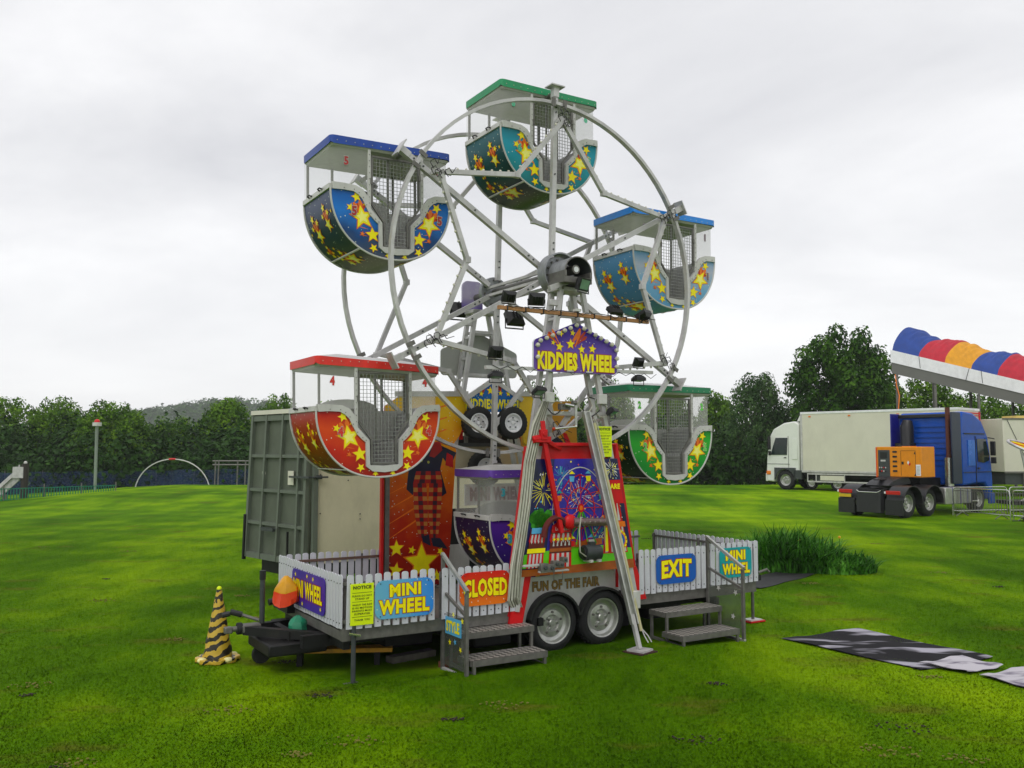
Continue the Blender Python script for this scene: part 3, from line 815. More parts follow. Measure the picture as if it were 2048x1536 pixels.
BW = mat('back_wall_grey', '#c4c3be', .4, 0, .06, 4, .2)
def gondola(key, ang, tilt=0., roof_tilt=0., du=0., dz=0.):
    c = SC_[key]
    px, _, pz = pol(2.40, ang, 0)
    px += .04 + du; pz += dz
    fr = Frame(RIDE.T @ Vector((px, 1.07, pz)), RIDE.rz)
    t = Thing('gondola', LABEL[key], 'gondola', (0, 0, 0), fr, group='six gondolas hanging from the big wheel')
    t.o.rotation_euler = (Matrix.Rotation(RIDE.rz, 3, 'Z') @ Matrix.Rotation(R(-tilt), 3, 'Y')).to_euler()
    front = grad_mat('gondola_paint_' + key, c['stops'], 2, RIM + BOT - .05, RIM + .05)
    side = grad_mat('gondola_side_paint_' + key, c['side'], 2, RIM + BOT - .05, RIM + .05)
    roofm = mat('roof_cloth_' + key, c['roof'], .45, 0, .16, 7, .15, .15, 25)
    numm = mat('number_' + key, c['nc'], .35, 0, .1)
    n = 44
    # side shell, outer skin painted and inner skin grey
    mb = MB(); pr = [bowl(i / n) for i in range(n + 1)]
    ys_ = [YF + (YB - YF) * j / 6 for j in range(7)]
    vs = [(x, y, z) for x, z in pr for y in ys_]
    mb.add(vs, [(i * 7 + j, i * 7 + j + 1, (i + 1) * 7 + j + 1, (i + 1) * 7 + j) for i in range(n) for j in range(6)], side)
    vi = [(x * .965, y * .98, RIM + (z - RIM) * .965) for x, z in pr for y in ys_]
    mb.add(vi, [(i * 7 + j, (i + 1) * 7 + j, (i + 1) * 7 + j + 1, i * 7 + j + 1) for i in range(n) for j in range(6)], 'grey')
    # painted clusters on the curved side
    def on_side(flip):
        def fn(a, b, off):      # a: along depth, b: height measure down the curve (0 rim .. 1 bottom)
            tt = b if not flip else 1 - b
            x, z = bowl(tt); x2, z2 = bowl(min(1, max(0, tt + .01))); x1, z1 = bowl(min(1, max(0, tt - .01)))
            nx, nz = (z2 - z1), -(x2 - x1); L_ = math.hypot(nx, nz) or 1
            nx, nz = -abs(nx) / L_ * (1 if not flip else -1), -abs(nz) / L_
            return (x + nx * off * 1.6, a, z + nz * off * 1.6)
        return fn
    K = 1 / 2.3             # metres of curve to the 0..1 parameter
    for flip in (False, True):
        f0 = on_side(flip)
        fn = lambda a, b, off, f0=f0: f0(a, .02 - b * K, off)
        for (cy, cb, s_, an, bg_) in ((.16, -.36, .15, .25, 1.), (-.20, -.30, .14, .1, 1.), (.20, -.52, .10, 2.9, .5), (-.08, -.80, .17, 1.2, 1.2), (.1, -.86, .12, -1.2, .8)):
            burst(mb, fn, cy, cb, s_, an, bg_)
        for q in range(6):
            decal(mb, fn, -.38 + .15 * q, -.18 - .13 * ((q * 5) % 6), .022, q, steps=1)
    body = t.part('body_shell', mb, sharp=25)
    # piping on the front and back edges and a cross seam
    for y in (YF, YB):
        mb = MB(); mb.tube([(x * 1.005, y, z - .003) for x, z in pr], .012, 'gel', 6); t.part('piping', mb, parent=body)
    mb = MB()
    for tt in (.33, .67):
        x, z = bowl(tt); mb.bar((x, YF, z - .008), (x, YB, z - .008), .03, .012, 'gel', (0, 0, 1))
    t.part('seam_strip', mb, parent=body)
    # rim capping along the sides
    for s_ in (-1, 1):
        mb = MB()
        mb.box((s_ * W2 - .022, YF, RIM - .005), (s_ * W2 + .022, YB, RIM + .055), 'gel')
        for yy_ in (-.2, .15):
            mb.tube([(s_ * (W2 + .02), yy_ - .05, RIM + .03), (s_ * (W2 + .05), yy_ - .03, RIM + .045), (s_ * (W2 + .05), yy_ + .03, RIM + .045), (s_ * (W2 + .02), yy_ + .05, RIM + .03)], .010, 'black', 6)
        t.part('rim_capping', mb, bevel=.008)
    # front face
    L1 = [(-.72, -.61), (-.60, -.605), (-.48, -.61), (-.42, -.64), (-.37, -.69), (-.33, -.77), (-.28, -.86), (-.22, -.92), (-.18, -.95), (-.175, -1.22), (-.10, -1.275), (.045, -1.29)]
    mir = lambda P: [(min(.725, .09 - x), z) for x, z in P]
    R1 = mir(L1)[::-1][1:]
    edge = [bowl(1 - i / n) for i in range(n + 1)]
    outline = [(-.725, -.612)] + L1[1:] + R1 + [p for p in edge if p[1] < -.625]
    mb = MB()
    mb.prism(outline, YF + .0, YF + .015, front)
    fnf = lambda a, b, off: (a, YF - off, b)
    def inside_burst(cx, cz, s_, an, bg_): burst(mb, fnf, cx, cz, s_, an, bg_)
    for sx in (-1, 1):
        q = (lambda x: x if sx < 0 else .09 - x)
        inside_burst(q(-.37) , -.89, .165, -.35 * (1 if sx < 0 else -1.2), 1.35)
        decal(mb, fnf, q(-.245), -1.08, .085, .1 * sx); decal(mb, fnf, q(-.235), -1.23, .05, .5 * sx)
        decal(mb, fnf, q(-.37), -1.08, .03, .2, ms=('rust', 'orange'))
        decal(mb, fnf, q(-.06), -1.30, .036, .7)
        for k in range(4): streak(mb, fnf, q(-.30), -.86 - .08 * k, (-1.15 - .12 * k) * (-sx), .10, .004, 'orange', .001)
    fp = t.part('front_panel', mb)
    # fibreglass band round the door and over the rim
    qL = [(.045, -1.215), (-.13, -1.205), (-.135, -.93), (-.285, -.77), (-.30, -.66), (-.36, -.58), (-.45, -.54), (-.60, -.53), (-.735, -.53)]
    for P in (L1 + qL, [(.09 - x, z) for x, z in L1] + [(.09 - x, z) for x, z in qL]):
        mb = MB(); P = [(max(-.74, min(.74, x)), z) for x, z in P]
        mb.prism(P, YF - .022, YF + .02, 'gel')
        g2 = random.Random(4)
        for (x, z) in P[1:9]:
            mb.sphere((x * .985, YF - .024, z + .022), .006, 'galv', 6, 4)
        t.part('door_surround', mb)
    # back wall
    mb = MB()
    bo = [(-.725, RIM + .03), (.725, RIM + .03)] + [p for p in edge if p[1] < -.61]
    mb.prism(bo, YB - .03, YB, BW, m_side=BW)
    hump = [(-.05 + .40 * math.cos(R(a)), RIM + .0 + .17 * math.sin(R(a)) ** .7) for a in range(0, 181, 15)]
    mb.prism(hump, YB - .028, YB - .002, BW)
    t.part('back_wall', mb)
    for sx in (-1, 1):
        mb = MB(); prf = [(sx * .68, -.62), (sx * .60, -.62), (sx * .52, -.92), (sx * .24, -.96), (sx * .22, -1.2), (sx * .40, -1.15), (sx * .60, -.95)]
        mb.prism(prf if sx < 0 else prf[::-1], YF + .06, YB - .05, 'grey'); t.part('seat', mb)
    mb = MB(); mb.box((-.30, YF + .03, -1.25), (.36, YB - .03, -1.23), 'galv'); t.part('floor', mb)
    # door
    dp = [(-.25, -.17), (.34, -.17), (.34, -.72), (.19, -.92), (.19, -1.195), (-.10, -1.195), (-.10, -.92), (-.25, -.72)]
    mb = MB(); yd = YF + .012
    for i in range(8):
        a, b_ = dp[i], dp[(i + 1) % 8]; mb.bar((a[0], yd, a[1]), (b_[0], yd, b_[1]), .022, .024, 'galv')
    mb.bar((-.06 + .02, yd + .02, -.17), (-.04, yd + .02, -.92), .02, .02, 'galv')
    dr = t.part('door', mb)
    mb = MB(); s_ = .043
    def xr(z):      # width of the door at height z
        if z > -.72: return -.25, .34
        if z > -.92:
            f = (-.72 - z) / .20; return -.25 + .15 * f, .34 - .15 * f
        return -.10, .19
    z = -.19
    while z > -1.19:
        a, b_ = xr(z); mb.bar((a, yd, z), (b_, yd, z), .005, .005, 'wire'); z -= s_
    x = -.235
    while x < .34:
        if x < -.10: zb = -.72 - (x + .25) / .15 * .20
        elif x > .19: zb = -.92 + (x - .19) / .15 * .20
        else: zb = -1.195
        mb.bar((x, yd, -.17), (x, yd, zb), .005, .005, 'wire'); x += s_
    t.part('wire_mesh', mb, parent=dr, stuff=True)
    mb = MB()
    for z in (-.35, -.66): mb.box((.335, yd - .025, z - .03), (.36, yd, z + .03), 'galv')
    mb.box((-.275, yd - .03, -.50), (-.245, yd, -.43), 'galv')
    t.part('hinge', mb, parent=dr)
    # posts
    for x in (-.285, .375):
        mb = MB(); mb.box((x - .017, YF - .012, -.78), (x + .017, YF + .012, -.10), 'gel')
        for k in range(9): mb.sphere((x, YF - .014, -.16 - .07 * k), .0055, 'galv', 6, 4)
        t.part('post', mb)
    for x, y in ((-.705, YB - .02), (.705, YB - .02), (-.40, YB - .02), (.40, YB - .02)):
        mb = MB(); mb.box((x - .013, y - .013, -.60), (x + .013, y + .013, -.09), 'galv'); t.part('post', mb)
    # clear sheets: front pair wrap round the corners
    for sx in (-1, 1):
        mb = MB(); cr_ = .10; path = []
        path.append((sx * (.30 if sx < 0 else .39), YF + .004))
        for a in range(0, 91, 18): path.append((sx * (W2 - cr_ + cr_ * math.sin(R(a))), YF + cr_ - cr_ * math.cos(R(a)) + .004))
        path.append((sx * W2, YB))
        zt = -.09; zb = -.575
        vs = [(x, y, z) for x, y in path for z in (zb, zt)]
        mb.add(vs, [(2 * i, 2 * i + 2, 2 * i + 3, 2 * i + 1) for i in range(len(path) - 1)], 'clear')
        wp = t.part('window_sheet', mb, 'clear rain-spotted plastic sheet')
        mb = MB(); wn = .026 if c['num'] == '1' else .055; put_text(mb, c['num'], (sx * .56, -.27), wn, .10, YF - .004, numm, .05, outline='gel')
        t.part('number', mb, 'number ' + c['num'], parent=wp)
        mb = MB(); put_text(mb, c['num'], (-.47 if sx < 0 else .60, -.83), wn * 1.15, .11, YF - .012, numm, .05, outline='gel')
        t.part('number', mb, 'number ' + c['num'], parent=fp)
    # roof: shallow hipped top, cloth valance, grey lining
    mb = MB()
    rx, ry = W2 + .012, .475
    cyc = (YF + YB) / 2
    rt = math.tan(R(roof_tilt))
    O4 = rrect(-rx, cyc - ry, rx, cyc + ry, .05, 3)
    dz_ = lambda x: -max(0., x + .1) * rt
    no_ = len(O4)
    top = [(x, y, 0 + dz_(x)) for x, y in O4]; bot = [(x * 1.0, y, -.085 - .012 * math.sin(i * 1.9) + dz_(x)) for i, (x, y) in enumerate(O4)]
    mb.add(top + bot, [(i, no_ + i, no_ + (i + 1) % no_, (i + 1) % no_) for i in range(no_)], roofm)
    rf_in = [(x * .55, cyc + (y - cyc) * .35, .055 + dz_(x * .55)) for x, y in O4]
    mb.add(top + rf_in, [(i, (i + 1) % no_, no_ + (i + 1) % no_, no_ + i) for i in range(no_)], 'gel')
    mb.add(rf_in, [tuple(range(no_))], 'gel')
    for i in range(14):
        x = -rx + .08 + i * .105; mb.sphere((x, cyc - ry - .002, -.055 + dz_(x)), .006, 'bulb', 6, 4)
    rf = t.part('roof', mb, bevel=0, sharp=50)
    mb = MB()
    P0 = [(x * .985, cyc + (y - cyc) * .985, -.085 + dz_(x)) for x, y in O4]; P1 = [(x * .96, cyc + (y - cyc) * .95, -.115 + dz_(x)) for x, y in O4]
    P2 = [(x * .70, cyc + (y - cyc) * .70, -.075 + dz_(x)) for x, y in O4]
    mb.add(P0 + P1 + P2, [(i, no_ + i, no_ + (i + 1) % no_, (i + 1) % no_) for i in range(no_)] + [(no_ + i, 2 * no_ + i, 2 * no_ + (i + 1) % no_, no_ + (i + 1) % no_) for i in range(no_)], 'grey')
    mb.add(P2, [tuple(range(no_))[::-1]], 'grey')
    t.part('roof_lining', mb, parent=rf)
    return t
gondola('teal', SPK[0], du=.02, dz=.07); gondola('blue', SPK[1], tilt=1.0, du=-.075, dz=.11); gondola('red', SPK[2], tilt=1.2, roof_tilt=6, du=-.14, dz=.03)
gondola('purple', SPK[3]); gondola('green', SPK[4], du=.02, dz=-.03); gondola('lblue', SPK[5], tilt=-.5, du=.07)

# ---------------- support towers
def tower(y0, y1, label, mats='alu'):
    t = Thing('support_tower', label, 'tower', (.22, (y0 + y1) / 2, .56))
    for side, (tx, bx) in enumerate(((.03, -.60), (.345, 1.12))):
        for y in (y0, y1):
            mb = MB(); mb.bar((tx, y, 4.30), (bx, y, .56), .055, .055, 'alu'); t.part('leg', mb)
        for k in range(11):
            z = .95 + .30 * k; f = (4.30 - z) / (4.30 - .56); x = tx + (bx - tx) * f
            mb = MB(); mb.bar((x, y0, z), (x, y1, z), .032, .032, 'alu', (0, 0, 1)); t.part('rung', mb)
    for z in ((4.02, 3.42, 2.82) if y0 < 1 else (4.02, 3.42)):
        f = (4.30 - z) / 3.74
        for y in (y0, y1):
            mb = MB(); mb.bar((.03 - .63 * f, y, z), (.345 + .775 * f, y, z), .05, .04, 'alu', (0, 0, 1)); t.part('crossbar', mb)
    mb = MB(); mb.box((-.02, y0 - .03, 4.29), (.40, y1 + .03, 4.34), 'alu')
    mb.box((-.14, y0 - .02, 4.10), (.02, y0 + .03, 4.17), 'alu'); t.part('bearing_plate', mb, bevel=.005)
    return t
tf = tower(0., .20, 'front lattice tower of pale steel holding the sign and hub')
mb = MB(); n = 14                    # half-barrel cover over the bearing
prf = [(.20 * math.cos(R(a)), .19 * math.sin(R(a))) for a in range(0, 181, 12)]
vs = [(HU + x, y, HZ - .04 + z) for y in (-.17, .18) for x, z in prf]; k = len(prf)
mb.add(vs, [(i, i + 1, k + i + 1, k + i) for i in range(k - 1)], 'hubm')
vs = [(HU + x * .93, y, HZ - .04 + z * .93) for y in (-.17, .18) for x, z in prf]
mb.add(vs, [(i, k + i, k + i + 1, i + 1) for i in range(k - 1)], 'dgrey')
mb.add([(HU + x * q, -.17, HZ - .04 + z * q) for q in (1, .93) for x, z in prf], [(i, i + 1, k + i + 1, k + i) for i in range(k - 1)], 'galv')
mb.box((HU - .2, -.165, HZ - .17), (HU + .2, .18, HZ - .10), 'galv'); mb.box((HU - .20, -.17, HZ - .10), (HU - .17, .18, HZ - .03), 'galv'); mb.box((HU + .17, -.17, HZ - .10), (HU + .2, .18, HZ - .03), 'galv')
tf.part('bearing_cover', mb, 'half-round grey cover over the bearing')
mb = MB(); mb.bar((HU - .14, -.05, HZ - .2), (HU - .02, .2, HZ - .55), .03, .01, 'galv'); mb.bar((HU - .32, -.02, HZ - .24), (HU - .05, -.02, HZ - .14), .06, .05, 'alu'); tf.part('bracket', mb)
tower(2.10, 2.30, 'rear lattice tower of pale steel behind the wheel')

# box with cables on the front crossbar
t = Thing('motor_linkage', 'worn steel limit switch with crank arm and cable loops on the tower crossbar', 'switch', (.12, -.03, 2.82))
mb = MB(); mb.box((-.02, -.06, 2.86), (.12, .0, 2.93), 'galv'); mb.tube([(.04, -.07, 2.92), (.13, -.12, 2.90)], .02, 'chrome', 8); mb.tube([(.12, -.10, 2.94), (.17, -.10, 2.94)], .03, 'galv', 8); t.part('switch_body', mb)
mb = MB(); mb.bar((.17, -.10, 2.92), (.17, -.10, 2.66), .03, .012, 'alu2'); mb.tube([(.17, -.1, 2.66), (-.12, -.06, 2.63)], .013, 'chrome', 8); mb.sphere((-.12, -.06, 2.63), .022, 'rust', 8, 6); mb.sphere((.17, -.1, 2.66), .02, 'chrome', 8, 6); t.part('crank_arm', mb)
mb = MB(); g = random.Random(9)
for (cx, cz, rr_) in ((-.10, 2.90, .11), (-.06, 2.88, .09), (.35, 2.93, .10), (.42, 2.90, .13), (.60, 2.86, .09)):
    a0 = g.random() * 3; mb.tube([(cx + rr_ * math.cos(a0 + i * .5) * (1 + .1 * math.sin(i * 2)), -.05 + .02 * math.sin(i), cz + rr_ * .9 * math.sin(a0 + i * .5)) for i in range(11)], .007, g.choice(['cable', 'black', 'white']), 6)
t.part('cable_loop', mb, stuff=True)
for i, (x, z) in enumerate(((-.17, 2.99), (.60, 2.99))):
    mb = MB(); mb.box((x - .06, -.07, z - .05), (x + .06, -.02, z + .07), 'gel')
    solo('junction_box', mb, ('small cream junction box on the left leg above the red hook', 'small cream junction box on the right leg above the yellow notice')[i], 'box', (x, -.05, z), bevel=.006)
mb = MB()
CB = [M['cable'], mat('cable_dull', '#6f6e60', .6, 0, .2, 10), mat('cable_pale', '#c9c8bc', .5, 0, .1, 10)]
for i in range(13):
    o_ = .0115 * i; s_ = .006 * math.sin(i * 2.3)
    mb.tube([(-.27 + .6 * o_, -.05 - .008 * (i % 3), 2.95), (-.43 + o_, -.07 - .01 * (i % 3), 2.67), (-.545 + o_ + s_, -.09, 2.25), (-.60 + o_ - s_, -.09, 1.80), (-.665 + o_ + s_, -.09, 1.40), (-.72 + o_, -.08 - .01 * (i % 2), 1.09), (-.745 + 1.1 * o_, -.06, .70 + .015 * (i % 4)), (-.66 + o_, .0, .60)], .0088, CB[(i * 5) % 3], 6)
solo('cable_bundle', mb, 'thick bundle of pale grey cables running down beside the red frame', 'cables', (-.4, -.08, .6))

# ---------------- main sign and its lamps
def pediment(x0, x1, z0, z1, zt, r=.06):
    xm = (x0 + x1) / 2; P = []
    for a in range(180, 271, 18): P.append((x0 + r + r * math.cos(R(a)), z0 + r + r * math.sin(R(a))))
    for a in range(270, 361, 18): P.append((x1 - r + r * math.cos(R(a)), z0 + r + r * math.sin(R(a))))
    for a in range(0, 62, 15): P.append((x1 - r + r * math.cos(R(a)), z1 - r + r * math.sin(R(a))))
    for a in range(62, 122, 12): P.append((xm + r * math.cos(R(a)), zt - r + r * math.sin(R(a))))
    for a in range(120, 181, 15): P.append((x0 + r + r * math.cos(R(a)), z1 - r + r * math.sin(R(a))))
    return P
t = Thing('ride_sign', 'purple KIDDIES WHEEL sign with yellow letters, shooting stars and round bulbs', 'sign', (.20, -.07, 3.30))
mb = MB(); Y0 = -.08
mb.prism(pediment(-.41, .805, 3.30, 3.68, 3.90), Y0, Y0 + .03, grad_mat('main_sign_paint', [(0, '#6a4a9c'), (.4, '#6b4fae'), (.75, '#43289a'), (1, '#33208a')], 2, 0, .6), m_side='white')
fn = lambda a, b, off: (a, Y0 - off, b)
for q, (cx, cz, an, L_, w_) in enumerate(((.13, 3.63, .55, .24, .022), (.15, 3.61, .75, .26, .020), (.18, 3.61, .35, .22, .018), (.10, 3.64, .68, .20, .010), (-.07, 3.62, -.75, .2, .022), (-.08, 3.64, -.95, .17, .016), (-.05, 3.63, -.55, .2, .014), (.20, 3.64, .95, .18, .016))):
    streak(mb, fn, cx, cz, an, L_, w_, ('orange', 'rust')[q % 3 == 1], .001 + .0004 * q)
for (cx, cz, r, ro) in ((.11, 3.64, .062, 0), (-.05, 3.60, .055, .15), (.27, 3.585, .052, -.1), (.43, 3.60, .055, .1), (-.14, 3.645, .032, .2), (-.03, 3.76, .04, .4), (.14, 3.775, .038, .2)):
    decal(mb, fn, cx, cz, r, ro, steps=1, ms=('orange', 'yellow'))
t.part('sign_board', mb)
mb = MB(); put_text(mb, 'KIDDIES WHEEL', (.20, 3.43), 1.12, .215, Y0 - .004, 'yellow', .06, outline='inkred')
t.part('lettering', mb, 'yellow words KIDDIES WHEEL')
pd = [(-.375, 3.46), (-.375, 3.60)] + [(-.335 + .085 * i, 3.655 + .0345 * i) for i in range(6)] + [(.20 - .02, 3.868)] + [(.29 + .083 * i, 3.835 - .0335 * i) for i in range(6)] + [(.775, 3.60), (.78, 3.50), (.78, 3.40)]
mbb = MB(); mbb.lathe([(.014, 0), (.016, .012), (.0, .012)], 'gel', Matrix.Rotation(R(90), 4, 'X'), 8)
mbb.sphere((0, -.036, 0), .027, 'bulb', 10, 8)
bme = mbb.mesh('bulb')
for x, z in pd: t.inst('bulb', bme, (x, Y0, z))
for x in (-.22, .10, .38):
    mb = MB(); mb.box((x - .05, Y0 - .012, 3.31), (x + .05, Y0 - .002, 3.325), 'alu2'); t.part('clip', mb)
t = Thing('rear_sign', 'plain grey back of the pediment sign on the rear tower', 'sign', (.235, 2.36, 3.43))
mb = MB(); mb.prism(pediment(-.385, .855, 3.42, 3.80, 4.03), 2.34, 2.36, mat('sign_back_grey', '#a3a6a1', .55, 0, .06, 3, .2)); t.part('sign_board', mb)
for x in (-.05, .5):
    mb = MB(); mb.bar((x, 2.333, 3.5), (x, 2.333, 3.8), .03, .012, 'galv'); t.part('fixing_strap', mb)
mb = MB(); mb.prism(rrect(-.05, 4.30, .28, 4.78, .09), 2.34, 2.37, grad_mat('rear_panel_paint', [(0, '#5a3f9a'), (.6, '#6a54a8'), (1, '#b0a8c4')], 2, -.25, .25))
solo('rear_hub_panel', mb, 'rounded purple and grey panel behind the rear hub', 'panel', (.1, 2.25, 4.30))

# floodlights
def flood_meshes():
    b = MB(); b.prism([(-.085, -.065), (.085, -.065), (.085, .065), (-.085, .065)], -.02, .02, 'black')
    b.add([(-.085, .02, -.065), (.085, .02, -.065), (.085, .02, .065), (-.085, .02, .065), (-.055, .055, -.04), (.055, .055, -.04), (.055, .055, .04), (-.055, .055, .04)],
          [(0, 4, 5, 1), (1, 5, 6, 2), (2, 6, 7, 3), (3, 7, 4, 0), (4, 7, 6, 5)], 'black')
    for x in (-.03, 0, .03): b.box((x - .003, .05, -.04), (x + .003, .07, .04), 'black')
    g_ = MB(); g_.box((-.068, -.024, -.048), (.068, -.0205, .048), 'glass')
    k = MB(); k.tube([(-.092, 0, 0), (-.092, .0, -.085), (.092, .0, -.085), (.092, 0, 0)], .007, 'black', 6)
    return b.mesh('housing'), g_.mesh('lamp_glass'), k.mesh('bracket')
FM = flood_meshes()
def flood(u, v, z, rx, rz_, label, sc=1.):
    o = bpy.data.objects.new('floodlight', None); COL.objects.link(o)
    o.location = RIDE.T @ Vector((u, v, z)); o['label'] = label; o['category'] = 'floodlight'; o['group'] = 'floodlights on the ride'
    o.rotation_euler = (0, 0, RIDE.rz + R(rz_)); o.scale = (sc * .88,) * 3
    for nm, me in zip(('housing', 'lamp_glass', 'bracket'), FM):
        c = bpy.data.objects.new(nm, me); COL.objects.link(c); c.parent = o
        c.location = (0, 0, .09 if nm != 'bracket' else .09)
        if nm != 'bracket': c.rotation_euler = (R(rx), 0, 0)
    return o
t = Thing('lighting_bar', 'brown timber bar tied across the front tower carrying four black floodlights', 'bar', (.16, -.28, 3.97))
mb = MB(); mb.bar((-1.01, -.28, 3.965), (1.14, -.28, 3.955), .04, .045, 'wood', (0, 0, 1)); t.part('timber', mb, bevel=.004)
mb = MB()
for i in range(9):
    x = -.9 + .24 * i; mb.tube([(x, -.31, 3.99), (x + .05, -.33, 3.97 + .03 * math.sin(i * 3)), (x + .12, -.31, 3.99), (x + .2, -.312, 3.985)], .005, 'black', 5)
    mb.box((x - .006, -.31, 3.93), (x + .006, -.25, 3.995), 'black')
t.part('lamp_cable', mb, stuff=True)
for x in (.06, .70):
    mb = MB(); mb.box((x - .04, -.32, 4.0), (x + .04, -.26, 4.03), 'gel'); solo('connector_box', mb, 'small white connector box at the %s of the brown timber bar' % ('middle' if x < .3 else 'right part'), 'box', (x, -.29, 4.0))
mb = MB()
for x in (.10, .36): mb.bar((x, -.26, 3.97), (x, .0, 4.02), .03, .03, 'galv')
t.part('strut', mb)
flood(-.87, -.28, 4.01, -25, 180, 'black floodlight at the left end of the brown timber bar, next to the hub', 1.1)
flood(-.50, -.28, 4.00, -25, 165, 'second black floodlight from the left on the brown timber bar', 1.25)
flood(.62, -.28, 3.96, 55, 175, 'flat tilted black floodlight on the right half of the brown timber bar', 1.15)
flood(1.06, -.28, 3.94, -60, 205, 'black floodlight at the right end of the brown timber bar by the light blue gondola', 1.3)
flood(.20, -.22, 4.24, 20, 20, 'floodlight with green glass facing out just below the bearing cover', 1.35)
t = Thing('cross_rail', 'pale steel rail behind the big sign with floodlights at both ends', 'rail', (.2, -.02, 3.33))
mb = MB(); mb.bar((-1.03, -.035, 3.315), (1.40, -.035, 3.36), .045, .04, 'alu', (0, 0, 1)); t.part('rail', mb)
mb = MB()
for i in range(12):
    x = -.95 + .2 * i; mb.tube([(x, -.06, 3.34), (x + .1, -.07, 3.30 - .01 * (i % 3)), (x + .2, -.06, 3.34)], .004, 'black', 4)
t.part('lamp_cable', mb, stuff=True)
flood(-.91, -.06, 3.40, -25, 180, 'upright black floodlight at the left end of the pale rail', 1.15)
flood(-.91, -.06, 3.14, 100, 180, 'downward floodlight hanging under the left end of the pale rail', 1.0)
flood(1.16, -.06, 3.40, -25, 185, 'upright grey floodlight at the right end of the pale rail')
flood(1.16, -.06, 3.18, 95, 180, 'downward floodlight hanging under the right end of the pale rail', 1.0)
flood(-.36, -.12, 2.98, 60, 10, 'floodlight tilted down above the red hook on the left tower leg', 1.0)
flood(.70, -.12, 2.76, 60, 30, 'floodlight tilted down beside the yellow notice on the right tower leg', 1.0)
flood(-.03, 2.45, 4.22, 30, 180, 'large grey floodlight on the left of the rear tower', 1.9)
flood(.88, 2.45, 4.16, 30, 180, 'large grey floodlight on the right of the rear tower', 1.9)

# ---------------- trailer
FZ, FZR = .56, .60
t = Thing('ride_trailer', 'twin-axle fairground trailer with red frame and painted scenic panel under the big wheel', 'trailer', (.3, 1.1, 0))
TR = t
mb = MB()
for y in (.03, 2.15): mb.box((-2.66, y, FZ - .12), (-.58, y + .06, FZ - .005), 'galv')
for x in (-2.66, -2.0, -1.3, -.64): mb.box((x, .09, FZ - .115), (x + .06, 2.15, FZ - .02), 'galv')
t.part('left_deck_frame', mb)
mb = MB(); mb.box((-2.66, .03, FZ - .004), (-.58, 2.2, FZ + .012), 'galv'); t.part('left_deck', mb, 'grey metal platform floor')
mb = MB()
for y in (.03, 2.10): mb.box((1.16, y, FZR - .13), (3.24, y + .06, FZR - .005), 'galv')
for x in (1.16, 2.2, 3.18): mb.box((x, .09, FZR - .12), (x + .06, 2.10, FZR - .02), 'galv')
t.part('right_deck_frame', mb)
mb = MB(); mb.box((1.16, .03, FZR - .004), (3.24, 2.15, FZR + .012), 'galv'); t.part('right_deck', mb, 'grey metal platform floor')
mb = MB()
for y in (.55, 1.60): mb.box((-2.9, y, .30), (3.0, y + .08, .43), 'chassis')
for x in (-2.6, -1.4, -.2, 1.1, 2.6): mb.box((x, .15, .33), (x + .07, 2.1, .42), 'chassis')
for x in (.045, .77): mb.tube([(x, .38, .345), (x, 1.9, .345)], .04, 'chassis', 8)
t.part('chassis', mb)
mb = MB(); mb.box((-.6, .25, FZ - .02), (1.14, 2.1, FZ + .02), 'galv'); t.part('centre_deck', mb)
mb = MB(); mb.box((-2.55, 1.93, .04), (-.45, 1.95, .44), 'chassis'); t.part('rear_shade_panel', mb)  # black panel added behind the deck so the space beneath looks dark
mb = MB(); mb.box((1.2, 1.93, .05), (3.1, 1.95, .46), 'chassis'); t.part('rear_shade_panel', mb)  # same added dark backing under the right deck
# wheels
def wheel_mesh(R0, Wd, rimR, rim_m='alu2', hub_m='galv', seg=36, dish=.035):
    mb = MB()
    s_ = R0 / .33
    prof = [(rimR, Wd * .40), (rimR + .02 * s_, Wd * .5), (R0 - .06 * s_, Wd * .5), (R0 - .015 * s_, Wd * .42), (R0, Wd * .30), (R0, -Wd * .30), (R0 - .015 * s_, -Wd * .42), (R0 - .06 * s_, -Wd * .5), (rimR, -Wd * .45)]
    mb.lathe(prof, 'rubber', None, seg)
    for k in range(seg):       # tread blocks
        a = 2 * math.pi * k / seg
        T = Matrix.Rotation(a, 4, 'Z')
        mb.box((R0 - .004, -.035 * s_, -Wd * .28), (R0 + .007 * s_, .0, -Wd * .02), 'rubber', T); mb.box((R0 - .004, 0, Wd * .02), (R0 + .007 * s_, .035 * s_, Wd * .28), 'rubber', T)
    rimm = MB()
    rimm.lathe([(rimR + .008, Wd * .41), (rimR + .004, Wd * .46), (rimR - .012 * s_, Wd * .44), (rimR * .93, Wd * .30), (rimR * .90, Wd * .18), (rimR * .74, Wd * .12), (rimR * .66, Wd * .22), (rimR * .44, Wd * .24), (rimR * .36, Wd * .10), (0, Wd * .10)], rim_m, None, seg)
    for k in range(5):
        a = 2 * math.pi * k / 5 + .3; T = Matrix.Translation((rimR * .55 * math.cos(a), rimR * .55 * math.sin(a), Wd * .23))
        rimm.lathe([(0, .02), (.013 * s_, .02), (.016 * s_, 0)], hub_m, T, 6)
    rimm.lathe([(0, Wd * .34), (rimR * .16, Wd * .33), (rimR * .20, Wd * .28), (rimR * .2, Wd * .1)], rim_m, None, 14)
    for k in range(3):
        a = 2 * math.pi * k / 3 + .1; T = Matrix.Translation((rimR * .30 * math.cos(a), rimR * .30 * math.sin(a), Wd * .12))
        rimm.sphere((rimR * .3 * math.cos(a), rimR * .3 * math.sin(a), Wd * .12), rimR * .12, rim_m, 8, 6)
    return mb.mesh('tyre', sharp=40), rimm.mesh('rim', sharp=30)
TY, RM = wheel_mesh(.335, .20, .232)
